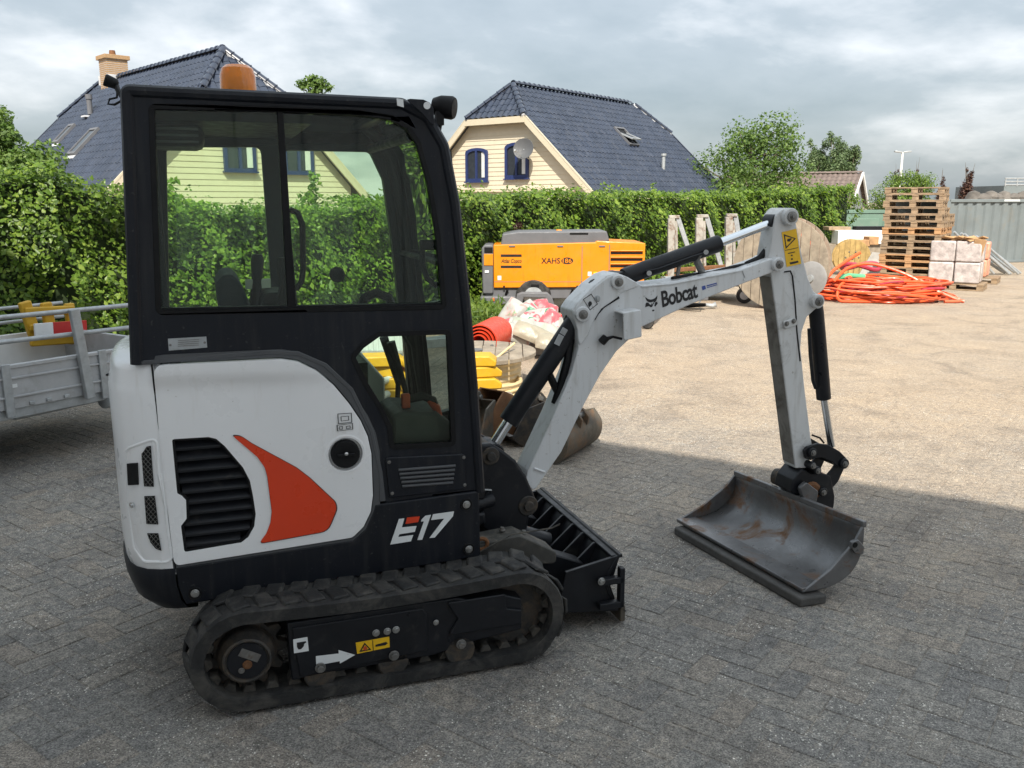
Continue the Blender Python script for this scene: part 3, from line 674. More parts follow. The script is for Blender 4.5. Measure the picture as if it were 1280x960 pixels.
def gable_window(root, gc, r, pl, pr, arch=True, depth=0.42):
    """pl/pr: pixel corners (left, top, right, bottom) of the window on the gable plane"""
    N = r; O = V((gc.x, gc.y, 0)) + r * (depth - .05)
    x0, y0, x1, y1 = pl
    a = onplane((x0 + x1) / 2, y1, O, N); left = onplane(x0, (y0 + y1) / 2, O, N); right = onplane(x1, (y0 + y1) / 2, O, N); top = onplane((x0 + x1) / 2, y0, O, N)
    t = V((r.y, -r.x, 0)); hw = abs((right - left).dot(t)) / 2; c = (left + right) / 2; hh = top.z - a.z
    R_ = Matrix.Rotation(-math.atan2(r.y, r.x), 3, 'Z'); lc = R_ @ (V((c.x, c.y, 0)) - V((gc.x, gc.y, 0)))
    ly, z0 = lc.y, a.z
    def outline(hw_, z_a, z_b):
        p = [(ly - hw_, z_a), (ly + hw_, z_a)]
        if arch: p += [(ly + hw_ * math.cos(q), z_b - .13 * hh + .13 * hh * math.sin(q)) for q in [math.pi * k / 8 for k in range(9)]]
        else: p += [(ly + hw_, z_b), (ly - hw_, z_b)]
        return p
    fx = depth - .13
    wobj = MB().prism(outline(hw, z0, z0 + hh), fx, depth - .03, U=(0, 1, 0), W=(0, 0, 1), holes=[outline(hw * .80, z0 + hh * .09, z0 + hh * .92)]).build('window', M['blueframe'], root)
    MB().prism(outline(hw * .82, z0 + hh * .07, z0 + hh * .93), depth - .07, depth - .055, U=(0, 1, 0), W=(0, 0, 1)).build('pane', M['housepane'], wobj)
    MB().bx((fx - .005, ly - .045, z0 + hh * .06), (depth - .06, ly + .045, z0 + hh * .93)).build('mullion', M['blueframe'], wobj)
    MB().bx((depth - .085, ly - hw * .80, z0 + hh * .12), (depth - .072, ly - hw * .45, z0 + hh * .86)).build('curtain', M['curtain'], wobj)
    MB().bx((fx - .05, ly - hw * 1.08, z0 - .05), (depth - .03, ly + hw * 1.08, z0 - .002)).build('sill', M['blueframe'], wobj)
    return ly, z0, hw, hh
def slope_point(px, py, gc, r, s, w, zE, zR):
    """pixel onto the roof slope on side s -> house-local point and slope axes"""
    left = V((-r.y, r.x, 0)); O = V((gc.x, gc.y, zE)) + left * (s * w); up = (left * (-s * w) + V((0, 0, zR - zE))).normalized(); N = r.cross(up)
    P = onplane(px, py, O, N); q = P - V((gc.x, gc.y, 0)); return V((q.dot(r), q.dot(left), q.z)), V((0, -s * w, zR - zE)).normalized()

# right house ---------------------------------------------------
ZR, ZE, ZH, WD = 6.75, 2.05, 5.30, 5.05
rd = V((0.616, 0.788, 0)).normalized(); rs = g(641, 101, ZR + .12); HS = 1.28
gcR = rs - rd * HS; gcR.z = 0
hr, _ = house('dormer_house', 'cream clapboard house with glazed blue-black roof, right of the excavator cab', gcR, rd, ZR, ZE, WD, 12.6, HS, ZH)
gable_window(hr, gcR, rd, (583, 185, 610, 227), None); gable_window(hr, gcR, rd, (632, 178, 661, 223), None)
N_ = rd
# ledge board under the windows
for (pxa, pya) in ((560, 236),):
    q = onplane(640, 238, gcR + rd * .42, rd); MB().bx((.30, -3.9, q.z - .06), (.42, 3.6, q.z)).build('ledge', M['creamtrim'], hr)
# open roof window and vent pipe on the right slope (s=-1)
p_, up_ = slope_point(782, 172, gcR, rd, -1, WD, ZE, ZR)
nrm = V((1, 0, 0)).cross(up_); nrm = nrm if nrm.z > 0 else -nrm
rw = MB().prism([(-.45, -.60), (.45, -.60), (.45, .60), (-.45, .60)], 0.0, 0.10, O=p_ + nrm * .02, U=(1, 0, 0), W=up_ if V((1, 0, 0)).cross(up_).z > 0 else up_, holes=[[(-.36, -.5), (.36, -.5), (.36, .5), (-.36, .5)]]).build('roof_window', M['compgrey'], hr)
MB().prism([(-.37, -.51), (.37, -.51), (.37, .51), (-.37, .51)], 0.03, 0.045, O=p_ + nrm * .02, U=(1, 0, 0), W=up_).build('reveal', M['deep'], rw)
tilt = (up_ * .80 + nrm * .60).normalized(); tn = V((1, 0, 0)).cross(tilt)
sash = MB().prism([(-.40, -.55), (.40, -.55), (.40, .55), (-.40, .55)], -.03, .03, O=p_ + nrm * .15, U=(1, 0, 0), W=(up_ * .93 - nrm * .36).normalized(), holes=[[(-.31, -.45), (.31, -.45), (.31, .45), (-.31, .45)]]).build('sash', M['galv'], rw)
MB().prism([(-.32, -.46), (.32, -.46), (.32, .46), (-.32, .46)], -.006, .006, O=p_ + nrm * .15, U=(1, 0, 0), W=(up_ * .93 - nrm * .36).normalized()).build('sash_pane', M['housepane'], rw)
p_, up_ = slope_point(829, 212, gcR, rd, -1, WD, ZE, ZR)
vp = MB().cyl(p_, p_ + V((0, 0, .62)), .085, n=10).cyl(p_ + V((0, 0, .62)), p_ + V((0, 0, .72)), .13, n=10).build('vent_pipe', M['galv'], hr)
# satellite dish on the gable wall
q = onplane(658, 190, gcR + rd * .15, rd); dish = empty('satellite_dish', q); tag(dish, 'round grey satellite dish on a wall arm beside the blue gable window', 'satellite dish')
ax = V((-.30, -.93, .25)).normalized()
mb = MB(); mb.lathe([(.005, -.10), (.18, -.085), (.33, -.04), (.42, .0), (.43, .004), (.42, .012), (.33, -.025), (.18, -.07), (.005, -.085)], ax * .45, ax, 28, caps=False); mb.build('reflector', M['trim'], dish)
MB().tube([ax * .37, V((0, 0, -.22)) + rd * .05, rd * .22 + V((0, 0, -.30))], .022, 8).build('wall_arm', M['galv'], dish)
lnb = ax * 1.0 + V((-.18, 0, -.22))
MB().tube([ax * .42 + V((0, 0, -.38)), lnb], .012, 6).cyl(lnb, lnb - ax * .12, .035, n=10).build('receiver_arm', M['galv'], dish)

# left house ----------------------------------------------------
rdl = V((-0.69, 0.724, 0)).normalized(); rs = g(279, 57, ZR + .12); HSL = 1.28; WDL = 4.6
gcL = rs - rdl * HSL; gcL.z = 0
hl_, _ = house('half_hipped_house', 'house with glazed blue-black roof, brick chimney and roof windows, behind the cab', gcL, rdl, ZR, ZE, WDL, 13.8, HSL, ZH)
gable_window(hl_, gcL, rdl, (279, 176, 319, 214), None, arch=False); gable_window(hl_, gcL, rdl, (354, 180, 391, 217), None, arch=False)
gable_window(hl_, gcL, rdl, (224, 276, 270, 300), None)
# brick plinth of the gable, seen below the boards
MB().bx((.405, -4.0, 0), (.425, 4.0, 1.40)).build('brick_plinth', M['brick'], hl_)
# chimney on the ridge, roof windows and vent on the left slope
left = V((-rdl.y, rdl.x, 0)); q = onplane(143, 96, V((gcL.x, gcL.y, ZR)), left); cx = (q - gcL).dot(rdl)
ch = MB().bx((cx - .42, -.42, ZR - .5), (cx + .42, .42, ZR + .78)).bx((cx - .50, -.50, ZR + .72), (cx + .50, .50, ZR + .88)).build('chimney', M['brick'], hl_, bevel=.01)
bk = MB(); 
for k in range(16):
    z = ZR - .35 + k * .075
    for s in (-1, 1): bk.bx((cx - .425, s * .425 - .004, z), (cx + .425, s * .425 + .004, z + .010)); bk.bx((cx + s * .425 - .004, -.425, z), (cx + s * .425 + .004, .425, z + .010))
bk.build('mortar_line', M['lead'], ch, smooth=False)
MB().cyl((cx, 0, ZR + .86), (cx, 0, ZR + 1.10), .14, .11, n=12).build('chimney_pot', M['rust'], ch)
MB().bx((cx - .47, -.47, ZR - .25), (cx - .428, .47, ZR + .12)).bx((cx + .428, -.47, ZR - .25), (cx + .47, .47, ZR + .12)).build('flashing', M['lead'], ch)
for (px, py, hw, hh) in ((106, 179, .42, .66), (82, 169, .34, .5)):
    p_, up_ = slope_point(px, py, gcL, rdl, 1, WDL, ZE, ZR); nrm = V((1, 0, 0)).cross(up_); sg = 1 if nrm.z > 0 else -1; nrm = nrm * sg
    rw = MB().prism([(-hw, -hh), (hw, -hh), (hw, hh), (-hw, hh)], 0.0 * sg, 0.13 * sg, O=p_, U=(1, 0, 0), W=up_, holes=[[(-hw + .09, -hh + .11), (hw - .09, -hh + .11), (hw - .09, hh - .11), (-hw + .09, hh - .11)]]).build('roof_window', M['compgrey'], hl_)
    MB().prism([(-hw + .08, -hh + .1), (hw - .08, -hh + .1), (hw - .08, hh - .1), (-hw + .08, hh - .1)], 0.085 * sg, 0.10 * sg, O=p_, U=(1, 0, 0), W=up_).build('pane', M['housepane'], rw)
    MB().prism([(-hw, -hh - .16), (hw, -hh - .16), (hw, -hh), (-hw, -hh)], 0.03 * sg, 0.05 * sg, O=p_, U=(1, 0, 0), W=up_).build('apron', M['lead'], rw)
p_, up_ = slope_point(113, 143, gcL, rdl, 1, WDL, ZE, ZR)
MB().cyl(p_, p_ + V((0, 0, .62)), .10, n=10).cyl(p_ + V((0, 0, .56)), p_ + V((0, 0, .74)), .13, n=10).build('vent_pipe', M['compgrey'], hl_)
MB().box(p_ + up_ * -.12 + V((0, .05, 0)), (.45, .3, .06)).build('vent_apron', M['lead'], hl_)

# small grey house far right ------------------------------------
Dg = 62.0; gA = at(1078, 216, Dg)
rdg = V((-0.85, 0.53, 0)).normalized(); zr = gA.z; gcG = V((gA.x, gA.y, 0))
root = empty('grey_gabled_house', gcG, math.atan2(rdg.y, rdg.x)); tag(root, 'low grey house with brown tiled roof and white gable trim beyond the hedge', 'house')
wg = 2.9; ze = zr - 2.2
for s in (1, -1):
    W = V((0, -s * wg, zr - ze)).normalized(); sl = math.hypot(wg, zr - ze)
    tile_slope('roof_tiles', root, (0, s * wg, ze), (1, 0, 0), W, [(0, 0), (9.5, 0), (9.5, sl), (0, sl)], colw=.34, row=.40, mtl=M['browntile'])
    MB().beam((-.05, s * (wg + .05), ze - .12), (-.05, 0, zr - .05), .10, .24, up=(0, s * (zr - ze), wg)).build('barge_board', M['whitepaint'], root)
    MB().beam((0, s * (wg + .05), ze - .06), (9.5, s * (wg + .05), ze - .06), .14, .2).build('gutter', M['whitepaint'], root)
MB().prism([(-wg + .4, 0), (wg - .4, 0), (wg - .4, ze + .1), (0, zr - .18), (-wg + .4, ze + .1)], .25, 9.2, U=(0, 1, 0), W=(0, 0, 1)).build('wall', M['greywall'], root)
MB().bx((.19, -.26, zr - 1.45), (.24, .26, zr - .75)).build('window', M['whitepaint'], root)
ridge_tiles(root, (0, 0, zr + .02), (9.5, 0, zr + .02), M['browntile'], .4, .13)

# trees ---------------------------------------------------------
def cone(H_, R__, seed):
    rr = random.Random(seed); return [((rr.uniform(-.12, .12) * R__ * 2, rr.uniform(-.1, .1), H_ * (.35 + .65 * k / 13)), R__ * (1.05 - k / 14) * rr.uniform(.45, .8) + .05) for k in range(14)]
def tb(px, Y): p = at(px, 252, Y); return (p.x, p.y, 0.0)
tree('ash_tree', 'loose mid green tree between the blue roof and the grey house', tb(938, 44), 5.6, 2.9, .16, M['treeleaf'], 13000, .15, 18, 'round', .2, 3)
tree('broad_tree', 'dense leafy tree at the left edge above the hedge', tb(16, 15), at(0, 134, 15).z, 1.0, .12, M['treeleaf'], 24000, .075, 14, 'round', .2, 5)
for k, (px, Y, top, lab) in enumerate(((1012, 92, 196, 'pale poplar, leftmost of the row behind the grey house'), (1024, 94, 188, 'pale poplar, second from left behind the grey house'), (1036, 92, 185, 'pale poplar, third from left behind the grey house'), (1046, 95, 181, 'pale poplar, fourth and tallest behind the grey house'), (1058, 93, 192, 'pale poplar, rightmost of the row behind the grey house'))):
    h_ = at(px, top, Y).z
    tree('poplar_tree', lab, tb(px, Y), h_, 1.35, .14, M['paleleaf'], 6000, .22, 12, 'column', .12, 20 + k, 'poplars behind the grey house')
tree('willow_bush', 'rounded lime green bush rising behind the pallet stack', tb(1128, 42), at(1128, 219, 42).z, 1.75, .10, M['limeleaf'], 16000, .085, 14, 'round', .1, 9)
tree('garden_tree', 'small sunlit yellow-green bush in front of the grey house roof', tb(1052, 40), at(1052, 232, 40).z, .75, .06, M['limeleaf'], 3000, .09, 8, 'round', .45, 10)
tree('purple_tree', 'slim dark purple-leaved tree above the corrugated steel wall', tb(1208, 48), at(1208, 212, 48).z, .52, .07, M['redleaf'], 5200, .10, 9, 'column', .2, 11, None, cone(at(1208, 212, 48).z, .62, 3))
for k, (px, top, lab) in enumerate(((1118, 213, 'dark purple treetop left of the lamp post above the lime bush'), (1144, 213, 'dark purple treetop right of the lamp post above the lime bush'), (1176, 222, 'dark purple treetop just right of the pallet stack'))):
    tree('purple_tree', lab, tb(px, 50), at(px, top, 50).z, .30, .05, M['redleaf'], 2600, .09, 7, 'column', .3, 30 + k, 'dark purple treetops', cone(at(px, top, 50).z, .42, 5 + k))
tree('roof_tree', 'small green treetop peeping over the cab roof beside the house', tb(401, 36), at(401, 99, 36).z, .75, .10, M['treeleaf'], 1100, .13, 10, 'round', .5, 14, None, [((-.55, 0, at(401, 106, 36).z), .28), ((-.15, 0, at(401, 101, 36).z), .34), ((.2, 0, at(401, 103, 36).z), .30), ((.5, 0, at(401, 109, 36).z), .24), ((0, 0, at(401, 112, 36).z), .5)])
p = g(0, 0, 0) if False else None
# street lamp
lp = at(1123, 250, 85); lt = at(1123, 190, 85); sl_ = empty('street_lamp', (lp.x, lp.y, 0)); tag(sl_, 'tall white lamp post with two lamp heads on the horizon', 'street lamp')
MB().cyl((0, 0, 0), (0, 0, lt.z), .14, .10, n=10).build('pole', M['whitepaint'], sl_)
for s in (-1, 1):
    MB().box((s * .42, 0, lt.z + .02), (.72, .32, .14), Matrix.Rotation(s * -.12, 3, 'Y')).build('lamp_head', M['galv'], sl_, bevel=.03)
# ================================================================== the excavator
EX = empty('mini_excavator', M0, YAW)
tag(EX, 'white and black mini excavator with orange-red side panel, boom lowered onto a wide ditching bucket', 'excavator')
def E_(mb, name, mt, bevel=0.0, parent=EX, **k): return mb.build(name, mt, parent, bevel=bevel, **k)
def bolt(P, r=.014, h=.012, parent=EX, mt=None, name='bolt', nrm=(0, -1, 0)):
    mb = MB(); N = V(nrm); mb.cyl(V(P), V(P) + N * h * .35, r * 1.45, n=14); mb.cyl(V(P) + N * h * .35, V(P) + N * h, r, n=6); return mb.build(name, mt or M['bolt'], parent, bevel=.001)

# ---------------------------------------------------------------- tracks
def belt_path(n_arc=12):
    """closed outline of the track centre line (x,z): rear sprocket, front idler, slightly sagging top"""
    pts = []
    rc, fc, rr, fr = (-.50, .213), (.55, .213), .176, .176
    for i in range(n_arc + 1):
        t = math.pi * 1.5 - math.pi * i / n_arc; pts.append((rc[0] + rr * math.cos(t), rc[1] + rr * math.sin(t) if True else 0))
    for k in range(1, 10): s = k / 10; pts.append((rc[0] + (fc[0] - rc[0]) * s, rc[1] + rr - .018 * math.sin(math.pi * s)))
    for i in range(n_arc + 1):
        t = math.pi / 2 - math.pi * i / n_arc; pts.append((fc[0] + fr * math.cos(t), fc[1] + fr * math.sin(t)))
    for k in range(1, 10): s = k / 10; pts.append((fc[0] + (rc[0] - fc[0]) * s, fc[1] - fr))
    return pts
BP = belt_path(); NB = len(BP)
def belt_nrm(i):
    a = V(BP[i - 1]); b = V(BP[(i + 1) % NB]); t = (b - a).normalized(); return t, V((-t.y, t.x))      # outward since the loop runs clockwise
acc = [0.0]
for i in range(NB): acc.append(acc[-1] + (V(BP[(i + 1) % NB]) - V(BP[i])).length)
BL = acc[-1]
def belt_at(s):
    s %= BL
    for i in range(NB):
        if acc[i] <= s <= acc[i + 1]:
            f = (s - acc[i]) / (acc[i + 1] - acc[i]); a = V(BP[i]); b = V(BP[(i + 1) % NB]); t0, n0 = belt_nrm(i); t1, n1 = belt_nrm((i + 1) % NB)
            return a.lerp(b, f), t0.lerp(t1, f).normalized(), n0.lerp(n1, f).normalized()
def make_track(y0, y1, side):
    mb = MB(); th = .026
    for i in range(NB):
        t, nn = belt_nrm(i); p = V(BP[i])
        for (d, y) in ((th * .75, y0), (th, y0 + .012), (th, y1 - .012), (th * .75, y1), (-th, y1), (-th, y0)):
            q = p + nn * d; mb.v.append((q.x, y, q.y))
    for i in range(NB):
        o = i * 6; q = ((i + 1) % NB) * 6
        for k in range(6): mb.f.append((o + k, o + (k + 1) % 6, q + (k + 1) % 6, q + k))
    tr = mb.build('track', M['rubber'], EX, ang=50)
    # inner drive lugs
    lug = None; n = 38; ym = (y0 + y1) / 2
    for k in range(n):
        p, t, nn = belt_at(k * BL / n)
        if lug is None:
            b = MB(); b.prism([(-.026, 0), (.026, 0), (.013, .028), (-.013, .028)], -.042, .042, U=(1, 0, 0), W=(0, 0, 1)); lug = b.build('drive_lug', M['rubberdust'], tr, bevel=.004); o = lug
        else: o = inst(lug, tr)
        a = math.atan2(t.y, t.x); p2 = p - nn * (th - .002)
        yy = ym + (-.018 if side < 0 else .018)
        o.location = (p2.x, yy, p2.y); o.rotation_euler = (0, -a + math.pi, 0)
    # staggered outer tread blocks
    ba = None; n = 36
    for row in range(2):
        for k in range(n):
            p, t, nn = belt_at((k + .5 * row) * BL / n)
            if ba is None:
                b = MB(); b.prism([(-.036, 0), (.036, 0), (.030, .014), (-.028, .014)], -.054, .054, U=(1, 0, 0), W=(0, 0, 1)); ba = b.build('tread_block', M['rubber'], tr, bevel=.005); o = ba
            else: o = inst(ba, tr)
            p2 = p + nn * (th - .003); a = math.atan2(t.y, t.x)
            o.location = (p2.x, ym + (-.042 if row == 0 else .048), p2.y); o.rotation_euler = (0, -a, .26 if row == 0 else -.26)
    return tr
TY0, TY1 = -.69, -.46
make_track(TY0, TY1, -1); make_track(.46, .69, 1)
def undercarriage(s):
    """s=-1 near side, +1 far side"""
    yo = s * .672; yi = s * .52
    lo, hi = min(yo, yi), max(yo, yi)
    fr = MB()
    poly = [m(360, 795, -.67), m(535, 765, -.67), m(540, 778, -.67), m(578, 772, -.67), m(584, 750, -.67), m(670, 742, -.67), m(676, 780, -.67), m(672, 792, -.67), m(585, 806, -.67), m(365, 858, -.67)]
    poly = [(p.x, p.z) for p in poly]
    pl = [(poly[0][0], .335), (.30, .335), (.36, .315), (.50, .315), (.57, .29), (.57, .155), (.36, .135), (.2, .105), (-.2, .105), (poly[-1][0], .10)]
    fr.my(pl, lo, hi); f = fr.build('track_frame', M['black'], EX, bevel=.006)
    # raised tensioner cover at the idler end
    c = mxz([(585, 762), (668, 745), (674, 788), (588, 802)], -.68); y2 = s * .684
    MB().my(fillet([(.255, .325), (.50, .325), (.50, .262), (.565, .245), (.565, .185), (.26, .185), (.30, .25)], .008, 2), min(y2, yo), max(y2, yo)).build('tensioner_cover', M['black'], f, bevel=.004)
    MB().my(fillet([(-.335, .315), (.16, .315), (.175, .29), (.175, .135), (-.315, .112)], .006, 2), min(s * .680, yo), max(s * .680, yo)).build('frame_plate', M['black'], f, bevel=.003)
    # bottom rollers
    for x in (-.24, .04, .31):
        MB().cyl((x, yi, .105), (x, yo, .105), .062, n=18).build('track_roller', M['greasy'], f, bevel=.006)
        bolt((x, s * .684, .142), .014, .018, f, M['pin'], 'roller_bolt', (0, s, 0))
    # sprocket with teeth
    cx, cz = -.50, .21; teeth = []
    for k in range(22):
        a = math.pi * k / 11
        teeth += [(cx + (.152 if k % 2 == 0 else .118) * math.cos(a + q), cz + (.152 if k % 2 == 0 else .118) * math.sin(a + q)) for q in (-.075, .075)]
    sp = MB().my(teeth, s * .575 - .018, s * .575 + .018).build('sprocket', M['greasy'], EX, bevel=.004)
    ys = [s * .56, s * .60, s * .645, s * .668, s * .672, s * .676, s * .676]
    MB().lathe([(.105, 0), (.105, .05), (.098, .07), (.088, .085), (.088, .098), (.080, .102), (.074, .094), (.0, .094)], (cx, s * .575, cz), (0, s, 0), 30, caps=False).build('travel_motor', M['greasy'], sp)
    MB().lathe([(.072, 0), (.070, .004), (0, .005)], (cx, s * .6695, cz), (0, s, 0), 26, caps=False).build('hub_cover', M['black'], sp)
    if s < 0:
        q = V((cx, -.6755, cz)); d = V((.86, 0, -.5))
        MB().prism([(-.04, -.016), (.036, -.016), (.036, .016), (-.04, .016)], 0, .0012, O=q + V((.012, 0, .022)), U=d, W=V((.5, 0, .86))).build('hub_label', M['pin'], sp)
        bolt((cx + .0, -.676, cz - .012), .012, .012, sp, M['rust'], 'hub_bolt'); bolt((cx - .022, -.676, cz - .032), .008, .01, sp, M['pin'], 'hub_bolt')
    # idler
    MB().lathe([(.135, -.03), (.147, -.02), (.147, .02), (.135, .03), (.05, .03), (.045, .05), (0, .05)], (.55, s * .575, .21), (0, s, 0), 30).build('idler_wheel', M['greasy'], EX)
    return f
nf = undercarriage(-1); undercarriage(1)
PY = -.6815
def decal(pts, y, name, mt, parent, t=.0015):
    return MB().my(mxz(pts, y), y, y + t).build(name, mt, parent, smooth=False)
decal(zm([(622, 145), (710, 130), (719, 215), (628, 230)], 240, 770, 4.923), PY, 'instruction_sticker', M['decalwhite'], nf)
decal(zm([(645, 165), (700, 156), (704, 162), (690, 172), (688, 186), (672, 204), (655, 206), (646, 190)], 240, 770, 4.923), PY - .0018, 'sticker_pictogram', M['decalblack'], nf)
decal(zm([(762, 248), (903, 232), (902, 210), (1003, 240), (910, 293), (909, 278), (765, 305)], 240, 770, 4.923), PY, 'arrow_sticker', M['decalwhite'], nf)
decal(zm([(1008, 165), (1214, 127), (1217, 192), (1016, 233)], 240, 770, 4.923), PY, 'warning_label', M['yellowlabel'], nf)
for z_ in ([(1030, 222), (1063, 165), (1103, 208)], ): 
    w = MB().my(mxz(zm(z_, 240, 770, 4.923), PY - .0018), PY - .0018, PY, holes=[mxz(zm([(1042, 214), (1064, 176), (1092, 205)], 240, 770, 4.923), PY - .0018)]); w.build('warning_pictogram', M['decalblack'], nf, smooth=False)
decal(zm([(1056, 190), (1070, 186), (1078, 200), (1070, 212), (1056, 210)], 240, 770, 4.923), PY - .0019, 'warning_pictogram', M['lever'], nf)
decal(zm([(1110, 150), (1114, 150), (1118, 212), (1114, 213)], 240, 770, 4.923), PY - .0018, 'warning_pictogram', M['decalblack'], nf)
decal(zm([(1130, 178), (1195, 160), (1205, 168), (1190, 180), (1130, 190)], 240, 770, 4.923), PY - .0018, 'warning_pictogram', M['decalblack'], nf)
for q in ((470, 791), (484, 789), (495, 787)): P = m(q[0], q[1], PY); bolt((P.x, PY, P.z), .010, .010, nf)
P = m(545, 778, PY); bolt((P.x, PY, P.z), .008, .008, nf)
# centre frame, slew ring
MB().bx((-.42, -.50, .20), (.42, .50, .34)).build('centre_frame', M['black'], EX, bevel=.01)
MB().cyl((-.02, 0, .33), (-.02, 0, .43), .27, n=36).build('slew_ring', M['greasy'], EX, bevel=.006)

# ---------------------------------------------------------------- dozer blade
BX, BZ0, BZ1, BH = 1.07, .055, .335, .49
prof = []
for k in range(9):
    t = k / 8; z = BZ0 + (BZ1 - BZ0) * t; x = BX + .05 - .085 * math.sin(math.pi * min(1, t * .95)) ** 1.0 * 1.0 + .03 * (1 - t) * .6
    prof.append((x, z))
back = [(x - .016, z) for x, z in reversed(prof)]
dz = MB().my(prof + back, -BH, BH).build('dozer_blade', M['black'], EX, bevel=.003)
MB().bx((BX + .035, -BH, BZ0 - .045), (BX + .06, BH, BZ0 + .03)).build('cutting_edge', M['bucketold'], dz, bevel=.004)
MB().bx((BX - .012, -BH + .012, BZ1 - .022), (BX + .045, BH - .012, BZ1 - .006)).build('top_flange', M['black'], dz, bevel=.004)
MB().add([(.80, -BH + .012, .125), (BX + .02, -BH + .012, .105), (BX + .02, BH - .012, .105), (.80, BH - .012, .125), (.80, -BH + .012, .105), (BX + .02, -BH + .012, .085), (BX + .02, BH - .012, .085), (.80, BH - .012, .105)], [(0, 1, 2, 3), (4, 5, 6, 7), (0, 1, 5, 4), (1, 2, 6, 5), (2, 3, 7, 6), (3, 0, 4, 7)]).build('bottom_flange', M['black'], dz, bevel=.004)
for yy in (-.30, -.17, -.05, .08, .22, .36):
    MB().my([(.82, .12), (BX + .03, BZ0 + .03), (BX - .015, .19), (BX + .028, BZ1 - .005), (BX - .02, BZ1 - .012)], yy - .007, yy + .007).build('rib', M['black'], dz, bevel=.002)
for yy in (-.478, .478):
    MB().my([(.84, .285), (.80, .10), (BX + .03, BZ0 + .01), (BX - .015, .19), (BX + .028, BZ1 - .005)], yy - .009, yy + .009).build('end_plate', M['black'], dz, bevel=.002)
# bolt-on width extension bracket at the near end
MB().bx((.985, -.530, .10), (1.10, -.495, .13)).bx((.985, -.530, .215), (1.10, -.495, .245)).bx((1.080, -.530, .10), (1.104, -.495, .285)).build('end_bracket', M['black'], dz, bevel=.004)
P = m(752, 727, -.54); bolt((P.x, -.536, P.z), .012, .014, dz)
for s in (-1, 1):
    MB().my(fillet([(.30, .36), (.62, .36), (.80, .33), (.99, .25), (.99, .12), (.86, .13), (.70, .22), (.30, .24)], .03, 3), s * .30 - .045, s * .30 + .045).build('lift_arm', M['black'], dz, bevel=.008)
MB().my(fillet([(.44, .43), (.66, .445), (.83, .345), (.83, .29), (.50, .33)], .02, 3), -.40, -.27).build('arm_cover', M['dustysteel'], dz, bevel=.006)
for (x, z) in ((.60, .452), (.70, .425)): bolt((x, -.33, z), .010, .014, dz, M['pin'], 'bolt', (0, 0, 1))
MB().tube([m(600, 690, -.42), m(640, 668, -.44), m(690, 660, -.46), m(700, 655, -.47)], .0035, 6).build('grease_line', M['dustysteel'], dz)
MB().tube([(.40, 0, .40), (.62, .01, .36), (.95, .02, .22)], .045, 12).build('lift_cylinder', M['black'], dz)

# ---------------------------------------------------------------- upper body
YS = -.49
Z2 = lambda pts: zm(pts, 120, 400, 2.56)
# black skirt along the near side
sk = mxz(Z2([(255, 792), (822, 704), (862, 668), (888, 610), (893, 590), (1218, 547), (1226, 553), (1230, 750), (1225, 757), (290, 910), (278, 890), (262, 850)]), YS)
skirt = MB().my(sk, YS - .004, YS + .05).build('side_skirt', M['cab'], EX, bevel=.008, seg=3)
for (zx, zy) in ((1185, 590), (1193, 733), (317, 874)):
    P = m(120 + zx / 2.56, 400 + zy / 2.56, YS - .006)
    MB().lathe([(.026, 0), (.024, .003), (.016, .001), (.0, .001)], P, (0, -1, 0), 20, caps=False).build('bolt_recess', M['deep'], skirt); bolt(P + V((0, -.001, 0)), .011, .012, skirt)
# far side skirt and floor of the upper frame
MB().my([(-.70, .39), (.45, .42), (.45, .71), (-.73, .55)], .44, .49).build('far_skirt', M['cab'], EX, bevel=.008)
MB().bx((-.72, -.44, .43), (.44, .44, .50)).build('upper_frame', M['greasy'], EX, bevel=.01)
MB().bx((-.66, -.43, .50), (.02, .44, 1.25)).build('engine_bay', M['deep'], EX)
# red swinging tow eye on the frame
P = m(601, 680, -.40); MB().tube([P + V((.03 * math.cos(a), 0, .024 * math.sin(a))) for a in [2 * math.pi * k / 16 for k in range(16)]], .009, 8, closed=True).build('tow_eye', M['rust'], EX)
# white side door with grille opening and filler recess, softly creased
wp = fillet(mxz(Z2([(184, 143), (590, 123), (645, 131), (702, 160), (760, 208), (810, 268), (845, 320), (868, 370), (880, 425), (885, 560), (878, 612), (855, 660), (820, 694), (260, 783), (249, 770), (217, 500), (201, 350)]), YS), .035, 4)
gr = fillet(mxz(Z2([(243, 380), (360, 373), (385, 379), (412, 402), (470, 470), (492, 512), (502, 560), (511, 620), (506, 660), (487, 694), (465, 711), (283, 742), (272, 657), (290, 634), (288, 575), (275, 562), (260, 554)]), YS), .008, 2)
capc = m(120 + 798 / 2.56, 400 + 428 / 2.56, YS); CR = .066
cap = circ(capc.x, capc.z, CR, 24)
def crease(x, z):
    """styling fold: the upper shoulder of the door stands proud, fading towards the front"""
    zl = 1.238 - .035 * (x + .75) - .16 * max(0, x + .15) ** 1.6
    t = (z - zl) / .011; s = 1 / (1 + math.exp(-max(-30, min(30, t)))); fade = max(0, min(1, (.10 - x) / .45))
    top = max(0, (z - 1.255) / .05); edge = 0.0
    return -.020 * s * fade - .003 * (1 - s)
